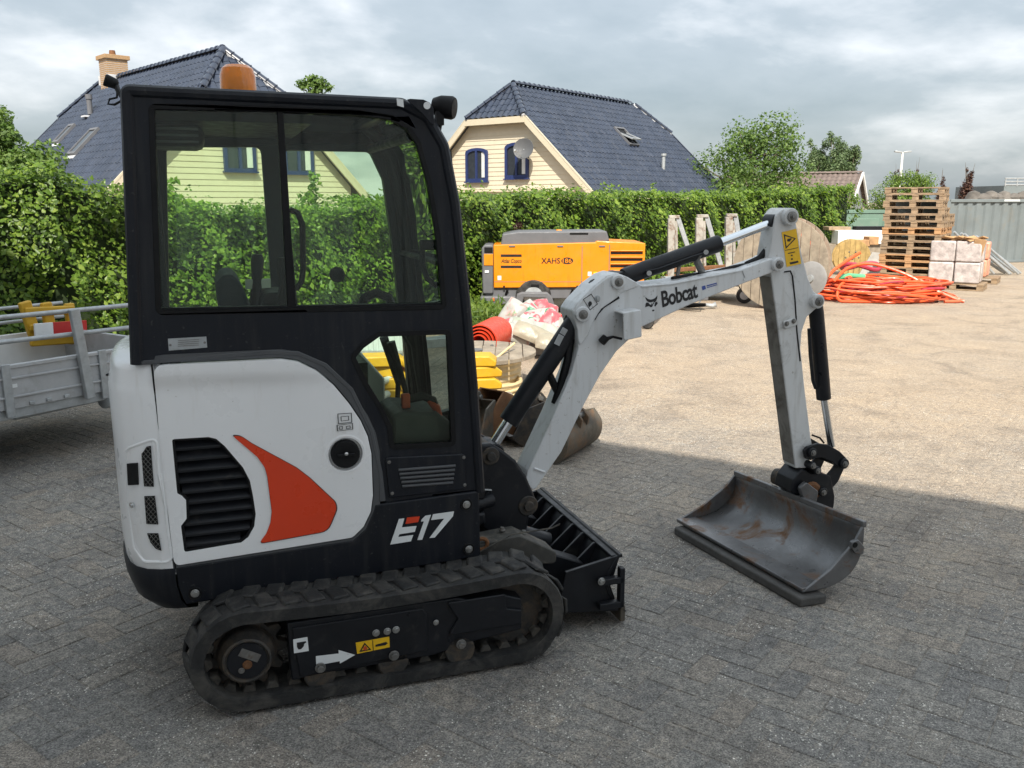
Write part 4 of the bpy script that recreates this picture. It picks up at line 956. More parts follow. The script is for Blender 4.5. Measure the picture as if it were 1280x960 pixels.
def panel(poly, holes, y, yf, name, mt, parent, nx=24, nz=56, thick=.03):
    bm = bmesh.new(); loops = [poly] + list(holes); flat = [p for l in loops for p in l]; vv = [bm.verts.new((p[0], y, p[1])) for p in flat]
    for t in tessellate_polygon([[V((p[0], p[1], 0)) for p in l] for l in loops]):
        try: bm.faces.new([vv[i] for i in t])
        except ValueError: pass
    x0, x1 = min(p[0] for p in poly), max(p[0] for p in poly); z0, z1 = min(p[1] for p in poly), max(p[1] for p in poly)
    for i in range(1, nx): bmesh.ops.bisect_plane(bm, geom=bm.verts[:] + bm.edges[:] + bm.faces[:], plane_co=(x0 + (x1 - x0) * i / nx, 0, 0), plane_no=(1, 0, 0))
    for i in range(1, nz): bmesh.ops.bisect_plane(bm, geom=bm.verts[:] + bm.edges[:] + bm.faces[:], plane_co=(0, 0, z0 + (z1 - z0) * i / nz), plane_no=(0, 0, 1))
    for v in bm.verts: v.co.y = y + yf(v.co.x, v.co.z)
    bmesh.ops.remove_doubles(bm, verts=bm.verts, dist=1e-5); bmesh.ops.recalc_face_normals(bm, faces=bm.faces)
    if bm.faces and sum(f.normal.y for f in bm.faces) > 0: bmesh.ops.reverse_faces(bm, faces=bm.faces)
    me = bpy.data.meshes.new(name); bm.to_mesh(me); bm.free(); o = mkobj(name, me, mt, parent, smooth=True, ang=60)
    s = o.modifiers.new('solid', 'SOLIDIFY'); s.thickness = thick; s.offset = -1
    b = o.modifiers.new('bevel', 'BEVEL'); b.width = .006; b.segments = 3; b.limit_method = 'ANGLE'; b.angle_limit = rad(60)
    return o
def inset(poly, k):
    n = len(poly); ar_ = sum(poly[i - 1][0] * poly[i][1] - poly[i][0] * poly[i - 1][1] for i in range(n)); sg_ = 1 if ar_ > 0 else -1; out = []
    for i in range(n):
        a = V(poly[i - 1]); b = V(poly[i]); c = V(poly[(i + 1) % n]); t = ((b - a).normalized() + (c - b).normalized())
        t = t.normalized() if t.length > 1e-6 else (c - b).normalized(); nn_ = V((-t.y, t.x)) * sg_; out.append((b.x + nn_.x * k, b.y + nn_.y * k))
    return out
MB().my([(max(x, -.741), z) for x, z in inset(wp, -.034)], YS - .001, YS + .03, holes=[[(max(x, -.7405), z) for x, z in inset(wp, -.005)]]).build('door_surround', M['trim'], EX)
door = panel(wp, [gr, cap], YS - .004, crease, 'engine_door', M['white'], EX)
MB().my(inset(gr, -.01), YS + .045, YS + .05).build('grille_back', M['deep'], door)
# louvre slats, each clipped to the opening
gz0, gz1 = min(p[1] for p in gr), max(p[1] for p in gr); ns_ = 10
def clipx(poly, z):
    xs_ = [a[0] + (b[0] - a[0]) * (z - a[1]) / (b[1] - a[1]) for a, b in zip(poly, poly[1:] + poly[:1]) if (a[1] - z) * (b[1] - z) < 0]
    return (min(xs_), max(xs_)) if len(xs_) > 1 else None
slope = .045                                              # slats climb slightly to the front, as the door's lines do
for k in range(ns_ + 1):
    z = gz0 + .012 + (gz1 - gz0 - .02) * k / ns_; c = clipx(gr, min(max(z, gz0 + .012), gz1 - .012))
    if not c: continue
    c2 = clipx(gr, min(max(z + .02, gz0 + .01), gz1 - .008)) or c
    x0, x1 = max(c[0], c2[0]) + .003, min(c[1], c2[1]) - .003
    mb = MB(); zz = lambda x: z + slope * (x - (x0 + x1) / 2) * .0
    mb.add([(x0, YS + .004, z), (x1, YS + .004, z), (x1, YS + .040, z + .030), (x0, YS + .040, z + .030), (x0, YS + .004, z + .010), (x1, YS + .004, z + .010), (x1, YS + .040, z + .040), (x0, YS + .040, z + .040)],
           [(0, 1, 2, 3), (4, 5, 6, 7), (0, 1, 5, 4), (3, 2, 6, 7), (0, 3, 7, 4), (1, 2, 6, 5)])
    mb.build('grille_slat', M['black'], door, bevel=.002)
rim = MB().my(inset(gr, -.004), YS - .0015, YS + .02, holes=[inset(gr, .009)]).build('grille_rim', M['deep'], door)
# filler cap in a dished recess
MB().lathe([(CR + .014, -.0005), (CR + .006, .0005), (CR, -.006), (CR - .004, -.022), (0, -.022)], V((capc.x, YS - .0075, capc.z)), (0, -1, 0), 30, caps=False).build('filler_recess', M['white'], door)
MB().lathe([(.055, -.02), (.055, .006), (.051, .012), (.036, .013), (.016, .010), (0, .010)], V((capc.x, YS - .004, capc.z)), (0, -1, 0), 30, caps=False).build('filler_cap', M['deep'], door)
MB().bx((capc.x - .034, YS - .026, capc.z - .006), (capc.x + .034, YS - .014, capc.z + .006)).build('cap_grip', M['deep'], door, bevel=.003)
MB().lathe([(.008, 0), (.007, .006), (0, .008)], V((capc.x, YS - .026, capc.z + .008)), (0, -1, 0), 12, caps=False).build('cap_lock', M['chrome'], door)
# red flash with dark edge
rf = mxz(Z2([(435, 367), (465, 370), (500, 394), (640, 470), (682, 502), (765, 580), (769, 602), (740, 672), (520, 712), (545, 680), (558, 645), (562, 610), (548, 500), (540, 470), (515, 435)]), YS)
cxr = sum(p[0] for p in rf) / len(rf); czr = sum(p[1] for p in rf) / len(rf)
rf = fillet(rf, .05, 4)
MB().my([(cxr + (p[0] - cxr) * 1.02, czr + (p[1] - czr) * 1.016) for p in rf], YS - .0098, YS - .004).build('flash_edge', M['decalblack'], door)
MB().my(rf, YS - .0112, YS - .009).build('red_flash', M['red'], door)
# battery pictogram
def frame_decal(pts, y, wd, name, parent):
    c = mxz(pts, y); cx_ = sum(p[0] for p in c) / 4; cz_ = sum(p[1] for p in c) / 4
    h_ = [(cx_ + (p[0] - cx_) * (1 - wd), cz_ + (p[1] - cz_) * (1 - wd)) for p in c]
    return MB().my(c, y, y + .0012, holes=[h_]).build(name, M['decalblack'], parent, smooth=False)
frame_decal(Z2([(773, 300), (818, 297), (820, 328), (775, 333)]), YS - .0102, .10, 'battery_pictogram', door)
frame_decal(Z2([(783, 309), (809, 307), (810, 321), (784, 324)]), YS - .0102, .16, 'battery_pictogram', door)
frame_decal(Z2([(770, 337), (822, 330), (823, 350), (772, 356)]), YS - .0102, .10, 'battery_pictogram', door)
for q in ([(778, 341), (790, 340), (790, 350), (779, 351)], [(800, 340), (814, 338), (815, 347), (801, 349)]): frame_decal(Z2(q), YS - .0102, .3, 'battery_pictogram', door)
# model lettering on the skirt
EB = lambda pts: zm(pts, 480, 620, 9.143)
for pts, mt in (([(172, 265), (232, 258), (203, 362), (372, 345), (352, 410), (177, 437), (160, 472), (335, 448), (308, 518), (73, 555)], 'decalwhite'), ([(265, 248), (410, 235), (390, 298), (247, 320)], 'red'),
                ([(475, 228), (537, 217), (437, 500), (383, 503), (458, 290), (425, 292), (432, 270)], 'decalwhite'), ([(560, 212), (800, 178), (788, 232), (580, 475), (522, 480), (690, 258), (540, 275)], 'decalwhite')):
    MB().my(mxz(EB(pts), YS - .0075), YS - .0075, YS - .003).build('model_lettering', M[mt], skirt, smooth=False)
# ---- curved rear hood and counterweight
PLAN = [(-.60, -.486), (-.72, -.484), (-.785, -.474), (-.845, -.447), (-.895, -.405), (-.93, -.35), (-.955, -.28), (-.972, -.19), (-.98, -.10), (-.983, 0)]
PLANF = PLAN + [(x, -y) for x, y in reversed(PLAN[:-1])]
def shell(name, zs, mt, plan=PLANF, parent=EX, x_cut=None, top=True, bevel=0.0):
    """zs: list of (z, scale about the body axis, dx)"""
    mb = MB(); k = len(plan)
    for (z, sc_, dx) in zs:
        for (x, y) in plan: mb.v.append((-.55 + (x + .55) * sc_ + dx, y * (1 - (1 - sc_) * .35), z))
    for r_ in range(len(zs) - 1):
        for i in range(k - 1): mb.f.append((r_ * k + i, r_ * k + i + 1, (r_ + 1) * k + i + 1, (r_ + 1) * k + i))
    if top: mb.f.append(tuple(range((len(zs) - 1) * k, len(zs) * k))); mb.f.append(tuple(range(k - 1, -1, -1)))
    return mb.build(name, mt, parent, bevel=bevel, ang=50)
seam_x = -.745
# the hood starts behind the door seam
HPLAN = [(-.738, -.4945), (-.778, -.489), (-.828, -.468), (-.868, -.428), (-.896, -.370), (-.914, -.29), (-.927, -.195), (-.935, -.10), (-.937, 0)]
HPL = HPLAN + [(x, -y) for x, y in reversed(HPLAN[:-1])]
hood = shell('rear_hood', [(.505, .95, .012), (.53, .985, 0), (.60, 1.0, 0), (1.19, 1.0, 0), (1.215, .985, .0), (1.225, .975, .0), (1.275, .965, .0), (1.295, .94, .0), (1.303, .89, .0)], M['white'], HPL)
shell('counterweight', [(.34, .62, 0), (.355, .80, 0), (.40, .93, 0), (.47, .99, 0), (.51, 1.0, 0), (.532, .985, 0)], M['cab'], [(x - .004 if i not in (0, len(HPL) - 1) else x + .008, y * 1.004) for i, (x, y) in enumerate(HPL)])
def hoodpt(px, py, off=.004):
    """ray onto the vertical hood surface"""
    best = None; d = ray(px, py); ox = MF.dot(EYE - M0); oy = ML.dot(EYE - M0); dx = MF.dot(d); dy = ML.dot(d)
    for i in range(len(HPLAN) - 1):
        (x0, y0), (x1, y1) = HPLAN[i], HPLAN[i + 1]; ex, ey = x1 - x0, y1 - y0; den = dx * ey - dy * ex
        if abs(den) < 1e-9: continue
        t = ((x0 - ox) * ey - (y0 - oy) * ex) / den; u = ((x0 - ox) * dy - (y0 - oy) * dx) / den
        if -.02 <= u <= 1.02 and (best is None or t < best[0]): best = (t, V((ey, -ex, 0)).normalized())
    if best is None: best = ((seam_x, 0), V((-.3, -.95, 0))); return V((-.75, -.49, .9)), best[1]
    t, nn = best; P = EYE + d * t; nn = nn if nn.y < 0 else -nn
    return V((MF.dot(P - M0), ML.dot(P - M0), P.z)) + nn * off, nn
def hooddecal(pts, name, mt, parent, off=.004, t=.003, sub=3):
    q = []
    for i in range(len(pts)):
        a, b = pts[i], pts[(i + 1) % len(pts)]
        for k in range(sub): s = k / sub; q.append((a[0] + (b[0] - a[0]) * s, a[1] + (b[1] - a[1]) * s))
    top = [hoodpt(x, y, off)[0] for x, y in q]; bot = [hoodpt(x, y, off - t)[0] for x, y in q]; n = len(q)
    c = sum(top, V()) / n
    mb = MB(); mb.add(top + bot, [tuple(range(n))] + [(i, (i + 1) % n, n + (i + 1) % n, n + i) for i in range(n)])
    return mb.build(name, mt, parent, smooth=False)
Z3 = lambda pts: zm(pts, 130, 530, 4.0)
hooddecal(Z3([(110, 125), (190, 95), (262, 70), (272, 250), (345, 640), (330, 690), (200, 690), (150, 620), (120, 400)]), 'vent_recess', M['white'], hood, .0012, .004)
ring = fillet(Z3([(110, 125), (190, 95), (262, 70), (272, 250), (345, 640), (330, 690), (200, 690), (150, 620), (120, 400)]), 9, 4); rp_ = []
for i in range(len(ring)):
    a_, b_ = ring[i], ring[(i + 1) % len(ring)]
    for k in range(2): rp_.append(hoodpt(a_[0] + (b_[0] - a_[0]) * k / 2, a_[1] + (b_[1] - a_[1]) * k / 2, -.0015)[0])
MB().tube(rp_, .006, 8, closed=True).build('recess_rim', M['white'], hood)
for k, pts in enumerate(([(190, 150), (215, 112), (235, 108), (250, 312), (203, 310)], [(204, 360), (255, 358), (272, 500), (215, 498)], [(218, 545), (272, 545), (288, 632), (262, 622), (235, 590)])):
    pl = Z3(pts); ve = hooddecal(pl, 'vent_opening', M['deep'], hood, .0045, .003)
    xs_ = [p[0] for p in pl]; ys_ = [p[1] for p in pl]; x0, x1, y0, y1 = min(xs_), max(xs_), min(ys_), max(ys_)
    def inside(px, py):
        c = False
        for i in range(len(pl)):
            (ax_, ay), (bx_, by) = pl[i], pl[i - 1]
            if (ay > py) != (by > py) and px < (bx_ - ax_) * (py - ay) / (by - ay) + ax_: c = not c
        return c
    mb = MB()
    for sgn in (1, -1):
        for j in range(-8, 26):
            run = []
            for t in range(0, 90):
                px = x0 + t * .3; py = y0 - 10 + j * 6.4 + sgn * t * .36 + (0 if sgn > 0 else 14)
                if x0 <= px <= x1 and inside(px, py): run.append(hoodpt(px, py, .0065)[0])
            if len(run) > 3: mb.tube([run[0], run[len(run) // 2], run[-1]], .0010, 4)
    mb.build('vent_mesh', M['pin'], ve, smooth=False)
hooddecal(Z3([(120, 197), (170, 193), (175, 302), (126, 304)]), 'reflector', M['deep'], hood, .006, .006)
P, nn = hoodpt(130 + 147 / 4, 530 + 403 / 4, .002); MB().cyl(P, P + nn * .008, .011, n=14).cyl(P + nn * .008, P + nn * .011, .006, n=10).build('hood_lock', M['chrome'], hood)
MB().tube([(seam_x - .004, YS - .001, 1.30), (seam_x + .001, YS - .001, 1.1), (seam_x + .012, YS - .001, .8), (-.728, YS - .001, .53)], .0035, 6).build('door_seam', M['deep'], hood)
# far side panel of the body
MB().my([(-.74, .53), (.25, .60), (.25, 1.0), (.05, 1.25), (-.74, 1.30)], .455, .485).build('far_body_panel', M['white'], EX, bevel=.01)
# ---------------------------------------------------------------- cab
Z1 = lambda pts: zm(pts, 120, 60, 2.6667)
CY0, CY1 = -.487, -.435
co = fillet(mxz([(160, 107, .02), (498, 124, .03), (530, 140, .05), (552, 178, .06), (566, 250, .05), (580, 370, .05), (590, 480), (598, 612, .01), (482, 628, .01), (478, 590), (466, 536, .05), (441, 486, .05), (408, 455, .05), (372, 440, .06), (338, 438), (174, 452, .01)], CY0), 0, 4)
cw1 = fillet(mxz(Z1([(182, 192), (600, 200), (880, 214), (985, 230), (1042, 262), (1078, 318), (1112, 440), (1142, 620), (1164, 866), (206, 884)]), CY0), .02, 4)
cw2 = fillet(mxz([(440, 446), (452, 432), (473, 417), (562, 414), (568, 556), (489, 560), (486, 534), (474, 509), (456, 480)], CY0), .02, 3)
cab = MB().my(co, CY0, CY1, holes=[cw1, cw2]).build('cab_side', M['cab'], EX, bevel=.010, seg=3)
def offs(poly, k):
    cx_ = (min(p[0] for p in poly) + max(p[0] for p in poly)) / 2; cz_ = (min(p[1] for p in poly) + max(p[1] for p in poly)) / 2
    hx = (max(p[0] for p in poly) - min(p[0] for p in poly)) / 2; hz = (max(p[1] for p in poly) - min(p[1] for p in poly)) / 2
    return [(cx_ + (p[0] - cx_) * (1 - k / hx), cz_ + (p[1] - cz_) * (1 - k / hz)) for p in poly]
# seals round the openings
for w in (cw1, cw2): MB().my(inset(w, -.007), CY0 - .003, CY0 + .02, holes=[inset(w, .012)]).build('window_seal', M['deep'], cab, bevel=.002)
# raised roof rail and post edge
rail = [V((p[0], CY0 - .004, p[1])) for p in fillet(mxz([(166, 452), (153, 108, .012), (498, 125, .03), (530, 141, .05), (551, 178, .06), (565, 250, .05), (578, 370, .05), (588, 480), (597, 612)], CY0 - .004), 0, 4)]
rail = rail[1:] if False else rail
def offrail(pts): return pts
MB().tube([p + V((0.012, .012, -.012)) for p in rail], .022, 10).build('cab_edge_tube', M['cab'], cab)
# glass: sliding panes with a divider, and the low pane
dv = mxz(Z1([(603, 200), (624, 200), (668, 878), (640, 880)]), CY0)
def clip_half(poly, a, b, keep_left):
    out = []; side = lambda p: (b[0] - a[0]) * (p[1] - a[1]) - (b[1] - a[1]) * (p[0] - a[0])
    for i in range(len(poly)):
        p, q = poly[i], poly[(i + 1) % len(poly)]; sp, sq = side(p), side(q)
        if (sp <= 0) == keep_left: out.append(p)
        if sp * sq < 0: t = sp / (sp - sq); out.append((p[0] + (q[0] - p[0]) * t, p[1] + (q[1] - p[1]) * t))
    return out
top_, bot_ = (dv[0][0] + .01, dv[0][1] + .1), (dv[2][0] - .01, dv[2][1] - .1)
cwo = inset(cw1, -.004); ra = clip_half(cwo, top_, bot_, True); rb = clip_half(cwo, top_, bot_, False)
MB().my(ra, CY0 + .012, CY0 + .017).build('rear_side_pane', M['glass'], cab, smooth=False)
MB().my(rb, CY0 + .022, CY0 + .027).build('front_side_pane', M['glass'], cab, smooth=False)
MB().my(inset(cw2, -.004), CY0 + .012, CY0 + .017).build('low_side_pane', M['glass'], cab, smooth=False)
MB().my(dv, CY0 + .004, CY0 + .035).build('pane_divider', M['deep'], cab, bevel=.003)
lo = mxz(Z1([(206, 868), (1164, 850), (1164, 868), (206, 886)]), CY0); MB().my(lo, CY0 + .005, CY0 + .035).build('pane_runner', M['deep'], cab, bevel=.003)
P = mxz(Z1([(345, 196), (545, 201), (545, 205), (345, 200)]), CY0); MB().my(P, CY0 + .006, CY0 + .010).build('edge_highlight_strip', M['galv'], cab)
# grey trim that follows the white door
tr = mxz([(176, 456), (340, 443), (374, 445), (404, 458), (437, 489), (462, 540), (473, 592), (474, 627), (482, 626), (478, 590), (466, 536), (441, 485), (408, 454), (373, 439), (338, 437), (174, 451)], CY0)
MB().my(tr, CY0 - .006, CY0 + .03).build('door_trim', M['trim'], cab, bevel=.003)
# low vent panel
vp_ = mxz(Z2([(925, 440), (1178, 428), (1186, 540), (938, 570)]), CY0 - .004); vpo = MB().my(fillet(vp_, .01, 2), CY0 - .008, CY0 + .01).build('vent_panel', M['cab'], cab, bevel=.004)
for k in range(5):
    a = m(120 + (968 + k * 3) / 2.56, 400 + (480 + k * 13) / 2.56, CY0 - .01); b = m(120 + (1150 - k * 2) / 2.56, 400 + (466 + k * 13.5) / 2.56, CY0 - .01)
    MB().cyl(a, b, .0058, n=8).build('vent_louvre', M['trim'], vpo)
for q in ((938, 455), (1177, 440), (948, 555), (1180, 528)): P = m(120 + q[0] / 2.56, 400 + q[1] / 2.56, CY0 - .008); bolt(P, .005, .005, vpo, M['pin'])
# maker's plate, roof sticker
pl_ = mxz(Z2([(230, 60), (353, 53), (356, 88), (233, 98)]), CY0 - .002); MB().my(pl_, CY0 - .0025, CY0).build('data_plate', M['galv'], cab, smooth=False)
for q in ((238, 80), (348, 72)): P = m(120 + q[0] / 2.56, 400 + q[1] / 2.56, CY0 - .0025); bolt(P, .003, .003, cab, M['pin'], 'rivet')
for k in range(4): 
    a = m(120 + 262 / 2.56, 400 + (66 + k * 6) / 2.56, CY0 - .0032); b = m(120 + 330 / 2.56, 400 + (62 + k * 6) / 2.56, CY0 - .0032); MB().beam(a, b, .0006, .002, up=(0, 0, 1)).build('plate_print', M['pin'], cab, smooth=False)
st_ = mxz(Z1([(1002, 167), (1024, 172), (1026, 198), (1004, 192)]), CY0 - .028); MB().my(st_, CY0 - .0295, CY0 - .026).build('roof_sticker', M['decalwhite'], cab, smooth=False)
# roof
zt_ = 2.236
rp = [(-.752, 2.10), (-.752, zt_ - .012), (-.74, zt_), (-.14, zt_ - .002), (-.12, zt_ - .012), (-.13, 2.175), (-.70, 2.17)]
MB().my([(-.13, zt_ - .022), (.17, zt_ - .034), (.17, zt_ - .040), (-.13, zt_ - .028)], -.45, .45).build('roof_pane', M['glass'], EX, smooth=False)
MB().bx((.13, -.46, 2.18), (.19, .46, 2.212)).build('roof_cross_bar', M['cab'], EX, bevel=.008)
roof = MB().my(rp, -.465, .465).build('cab_roof', M['cab'], EX, bevel=.01)
MB().bx((-.70, -.42, 2.135), (-.15, .42, 2.166)).build('head_lining', M['deep'], roof)
MB().bx((-.71, -.40, 2.05), (-.52, -.05, 2.125)).build('air_duct', M['deep'], roof, bevel=.03)
for k in range(3): MB().bx((-.69 + .0, -.408, 2.06 + k * .022), (-.54, -.401, 2.068 + k * .022)).build('duct_louvre', M['trim'], roof)
# far side wall with its two openings
FY = .45
fo = fillet([(-.752, 1.25), (-.752, 2.225), (.15, 2.215), (.27, 2.13), (.34, 1.95), (.39, 1.42), (.44, .72), (-.05, .72), (-.05, 1.25)], .02, 3)
fw1 = fillet(mxz([(208, 184), (326, 184), (341, 386), (212, 396)], FY), .03, 4)
fw2 = fillet(mxz([(354, 188), (462, 190), (478, 224), (489, 300), (498, 384), (372, 386)], FY), .03, 4)
fw3 = fillet([(.02, 1.30), (.34, 1.30), (.37, .80), (.06, .80)], .03, 3)
fz0 = min(p[1] for p in fw1 + fw2)
fo = fillet([(-.752, min(1.25, fz0 - .06)), (-.752, 2.225), (.15, 2.215), (.27, 2.13), (.34, 1.95), (.39, 1.42), (.44, .72), (-.05, .72), (-.05, min(1.25, fz0 - .06))], .02, 3)
far = MB().my(fo, FY - .02, FY + .03, holes=[fw1, fw2, fw3] if fz0 > 1.32 else [fw1, fw2]).build('cab_far_side', M['cab'], EX, bevel=.006)
MB().my(inset(fw1, -.004), FY + .0, FY + .005).build('far_rear_pane', M['glass'], far, smooth=False)
MB().my(inset(fw2, -.004), FY + .0, FY + .005).build('far_front_pane', M['glass'], far, smooth=False)
# rear wall with window
MB().prism([(-.46, 1.22), (.46, 1.22), (.46, 2.2), (-.46, 2.2)], -.752, -.715, U=(0, 1, 0), W=(0, 0, 1), holes=[fillet([(-.38, 1.34), (.38, 1.34), (.38, 2.08), (-.38, 2.08)], .05, 3)]).build('cab_rear', M['cab'], EX, bevel=.006)
MB().prism([(-.39, 1.33), (.39, 1.33), (.39, 2.09), (-.39, 2.09)], -.745, -.740, U=(0, 1, 0), W=(0, 0, 1)).build('rear_pane', M['glass'], EX, smooth=False)
# front: windscreen frame, curved top glass, cross bars
fpro = [(.17, 2.20), (.245, 2.15), (.300, 2.06), (.330, 1.95), (.352, 1.80), (.385, 1.42), (.410, 1.10), (.432, .74)]
fr_ = empty('windscreen', (0, 0, 0)); fr_.parent = EX
mb = MB(); k = len(fpro)
mb.v = [(x, y, z) for (x, z) in fpro for y in (-.42, .42)]; mb.f = [(2 * i, 2 * i + 1, 2 * i + 3, 2 * i + 2) for i in range(k - 1)]
mb.build('windscreen_pane', M['glass'], fr_, smooth=True)
for y in (-.415, .415): MB().tube([(x - .012, y, z) for x, z in fpro], .022, 8).build('windscreen_post', M['deep'], fr_)
for (x, z, r_) in ((.225, 2.10, .02), (.355, 1.62, .012), (.38, 1.34, .018), (.425, .76, .03)): MB().cyl((x - .012, -.42, z), (x - .012, .42, z), r_, n=10).build('cross_bar', M['deep'], fr_)
MB().tube([m(528, 160, -.40), m(540, 220, -.40), m(552, 270, -.40), m(556, 282, -.40)], .014, 8).build('guide_rail', M['deep'], fr_)
MB().tube([m(528, 172, -.38), m(534, 210, -.38), m(540, 262, -.38)], .004, 6).build('gas_strut', M['chrome'], fr_)
hb = [m(528, 308, -.37), m(528, 330, -.37), m(534, 348, -.37), m(545, 357, -.37), m(551, 352, -.37), m(552, 320, -.37), m(552, 300, -.37)]
MB().tube(hb, .012, 8).build('grab_handle', M['deep'], fr_); MB().box(m(540, 306, -.37), (.10, .03, .04)).build('handle_mount', M['deep'], fr_, bevel=.008)
MB().tube([m(548, 290, -.39), m(534, 296, -.39), m(526, 284, -.39), m(533, 276, -.39)], .004, 6).build('wiper_cable', M['deep'], fr_)
# cab interior
MB().bx((-.05, -.43, .70), (.41, .43, .74)).build('cab_floor', M['deep'], EX)
cons = MB().my(fillet(mxz([(488, 556), (488, 518), (500, 512), (545, 514), (566, 530), (568, 556)], -.36), .02, 3), -.40, -.10).build('side_console', M['trim'], EX, bevel=.02)
seat = empty('operator_seat', (0, 0, 0)); seat.parent = EX
MB().my(fillet(mxz([(273, 386), (268, 352), (276, 340), (288, 338), (297, 346), (316, 386)], -.02), .03, 4), -.22, .20).build('backrest', M['seat'], seat, bevel=.03, seg=3)
MB().bx((-.42, -.22, 1.00), (.02, .22, 1.14)).build('seat_cushion', M['seat'], seat, bevel=.04, seg=3)
MB().bx((-.60, -.42, 1.0), (-.05, .42, 1.24)).build('seat_box', M['deep'], EX, bevel=.02)
for (a, b, c_, y, nm) in (((320, 388), (321, 352), (322, 318), -.05, 'joystick'), ((352, 388), (355, 360), (354, 322), -.30, 'joystick')):
    A, B, Cc = m(*a, y), m(*b, y), m(*c_, y)
    j = MB().tube([A, B, Cc - (Cc - B) * .25, Cc], [.030, .020, .027, .020], 10).build(nm, M['deep'], EX, bevel=.0)
MB().my(fillet(mxz([(322, 388), (327, 362), (352, 360), (360, 388)], -.1), .02, 3), -.26, -.02).build('armrest_console', M['deep'], EX, bevel=.02)
MB().my(mxz([(306, 348), (337, 347), (337, 358), (306, 360)], .0), -.06, -.05).build('console_label', M['whitepaint'], EX)
MB().tube([m(362, 262, .36), m(372, 266, .36), m(378, 280, .36), m(379, 335, .36), m(377, 352, .36), m(370, 362, .36)], .014, 8).build('door_grab_bar', M['deep'], EX)
P = m(421, 343, .40); MB().lathe([(.036, 0), (.036, .02), (.028, .03), (0, .03)], P, (0, -1, 0), 24).build('round_latch', M['deep'], EX)
MB().tube([m(452, 382, .2), m(456, 372, .2), m(470, 366, .2), m(486, 372, .2), m(490, 384, .2)], .022, 8).build('travel_lever', M['deep'], EX)
for (x, y) in ((.22, -.08), (.22, .08)): MB().tube([(x, y, .74), (x + .02, y, 1.05), (x - .04, y, 1.27)], [.012, .012, .02], 8).build('pedal_lever', M['deep'], EX)
# safety lever with red grip, seen through the low pane
MB().tube([m(505, 508, -.33), m(508, 500, -.33), m(528, 495, -.33), m(541, 500, -.33), m(546, 512, -.33)], [.016, .018, .019, .018, .014], 8).build('safety_lever', M['deep'], EX)
MB().tube([m(536, 500, -.335), m(545, 509, -.335), m(549, 527, -.335)], [.012, .018, .019], 8).build('lever_grip', M['lever'], EX); MB().box(m(507, 501, -.335), (.035, .03, .06)).build('lever_tab', M['lever'], EX, bevel=.006)
MB().beam(m(510, 416, .1), m(522, 512, .1), .03, .055, up=(0, 1, 0)).build('inner_post', M['deep'], EX); MB().tube([m(503, 418, .05), m(512, 432, .05), m(524, 508, .05)], .008, 6).build('inner_cable', M['deep'], EX)
# beacon, lamps, mirror bracket
P = m(298, 109, 0.0); zb = zt_
be = MB().lathe([(.078, 0), (.08, .012), (.074, .02)], (P.x, 0, zb), (0, 0, 1), 24).build('beacon_base', M['deep'], EX)
b0 = m(298, 108, 0).z; b1 = m(298, 82, 0).z
MB().lathe([(.066, zb + .02), (.070, zb + .03), (.068, b1 - .04), (.060, b1 - .012), (.045, b1), (0, b1 + .002)], (P.x, 0, 0), (0, 0, 1), 24, caps=False).build('beacon_lens', M['amber'], EX)
MB().bx((P.x - .022, -.022, zb + .02), (P.x + .022, .022, b1 - .045)).cyl((P.x, 0, zb + .02), (P.x, 0, zb + .035), .05, n=16).build('beacon_bulb', M['deep'], EX, bevel=.004)
brk = mxz(Z1([(1028, 168), (1092, 172), (1112, 182), (1124, 200), (1130, 262), (1112, 250), (1090, 222), (1060, 195)]), -.515)
bk_ = MB().my(fillet(brk, .01, 2), -.518, -.512).build('lamp_bracket', M['cab'], EX, bevel=.002)
P = m(120 + 1103 / 2.6667, 60 + 192 / 2.6667, -.519); MB().cyl(P, P + V((0, -.003, 0)), .013, n=16).build('bracket_disc', M['decalwhite'], bk_)
P = m(556, 134, -.44); ax = V((.82, -.5, -.12)).normalized()
MB().lathe([(.010, -.05), (.030, -.045), (.041, -.016), (.043, .028), (.038, .038), (0, .038)], P, ax, 24).build('front_work_lamp', M['deep'], EX)
MB().lathe([(.037, .039), (0, .041)], P, ax, 24, caps=False).build('lamp_lens', M['deep'], EX)
MB().tube([P + V((-.02, 0, -.03)), m(548, 150, -.45), m(550, 158, -.45), m(549, 163, -.45)], .008, 8).box(m(549, 148, -.45), (.03, .03, .05)).build('lamp_mount', M['deep'], EX)
mbk = mxz(Z1([(1152, 338), (1172, 334), (1184, 345), (1188, 395), (1178, 402), (1160, 400)]), -.46); MB().my(mbk, -.466, -.458, holes=[circ(m(560.5, 190, -.46).x + .004, m(561, 189.5, -.46).z, .005, 10), circ(m(562.5, 208, -.46).x, m(562.5, 207.5, -.46).z, .005, 10)]).build('mirror_bracket', M['cab'], EX, bevel=.002)
P = m(559, 221, -.46); MB().cyl(P + V((-.02, 0, 0)), P + V((.02, 0, 0)), .007, n=8).build('mirror_stud', M['deep'], EX)
P = m(137, 102, -.40); MB().lathe([(.008, -.028), (.017, -.022), (.021, .012), (.018, .017), (0, .017)], P, V((-.85, -.1, .3)), 18).build('rear_work_lamp', M['deep'], EX)
MB().tube([P + V((.02, 0, -.01)), m(147, 112, -.42), m(152, 120, -.44), m(159, 118, -.45)], .009, 8).build('rear_lamp_arm', M['deep'], EX)
MB().tube([m(147, 112, -.42), m(146, 122, -.43), m(137, 124, -.43), m(135, 130, -.43), m(143, 131, -.43), m(155, 124, -.45)], .004, 6).build('rear_lamp_cable', M['deep'], EX)

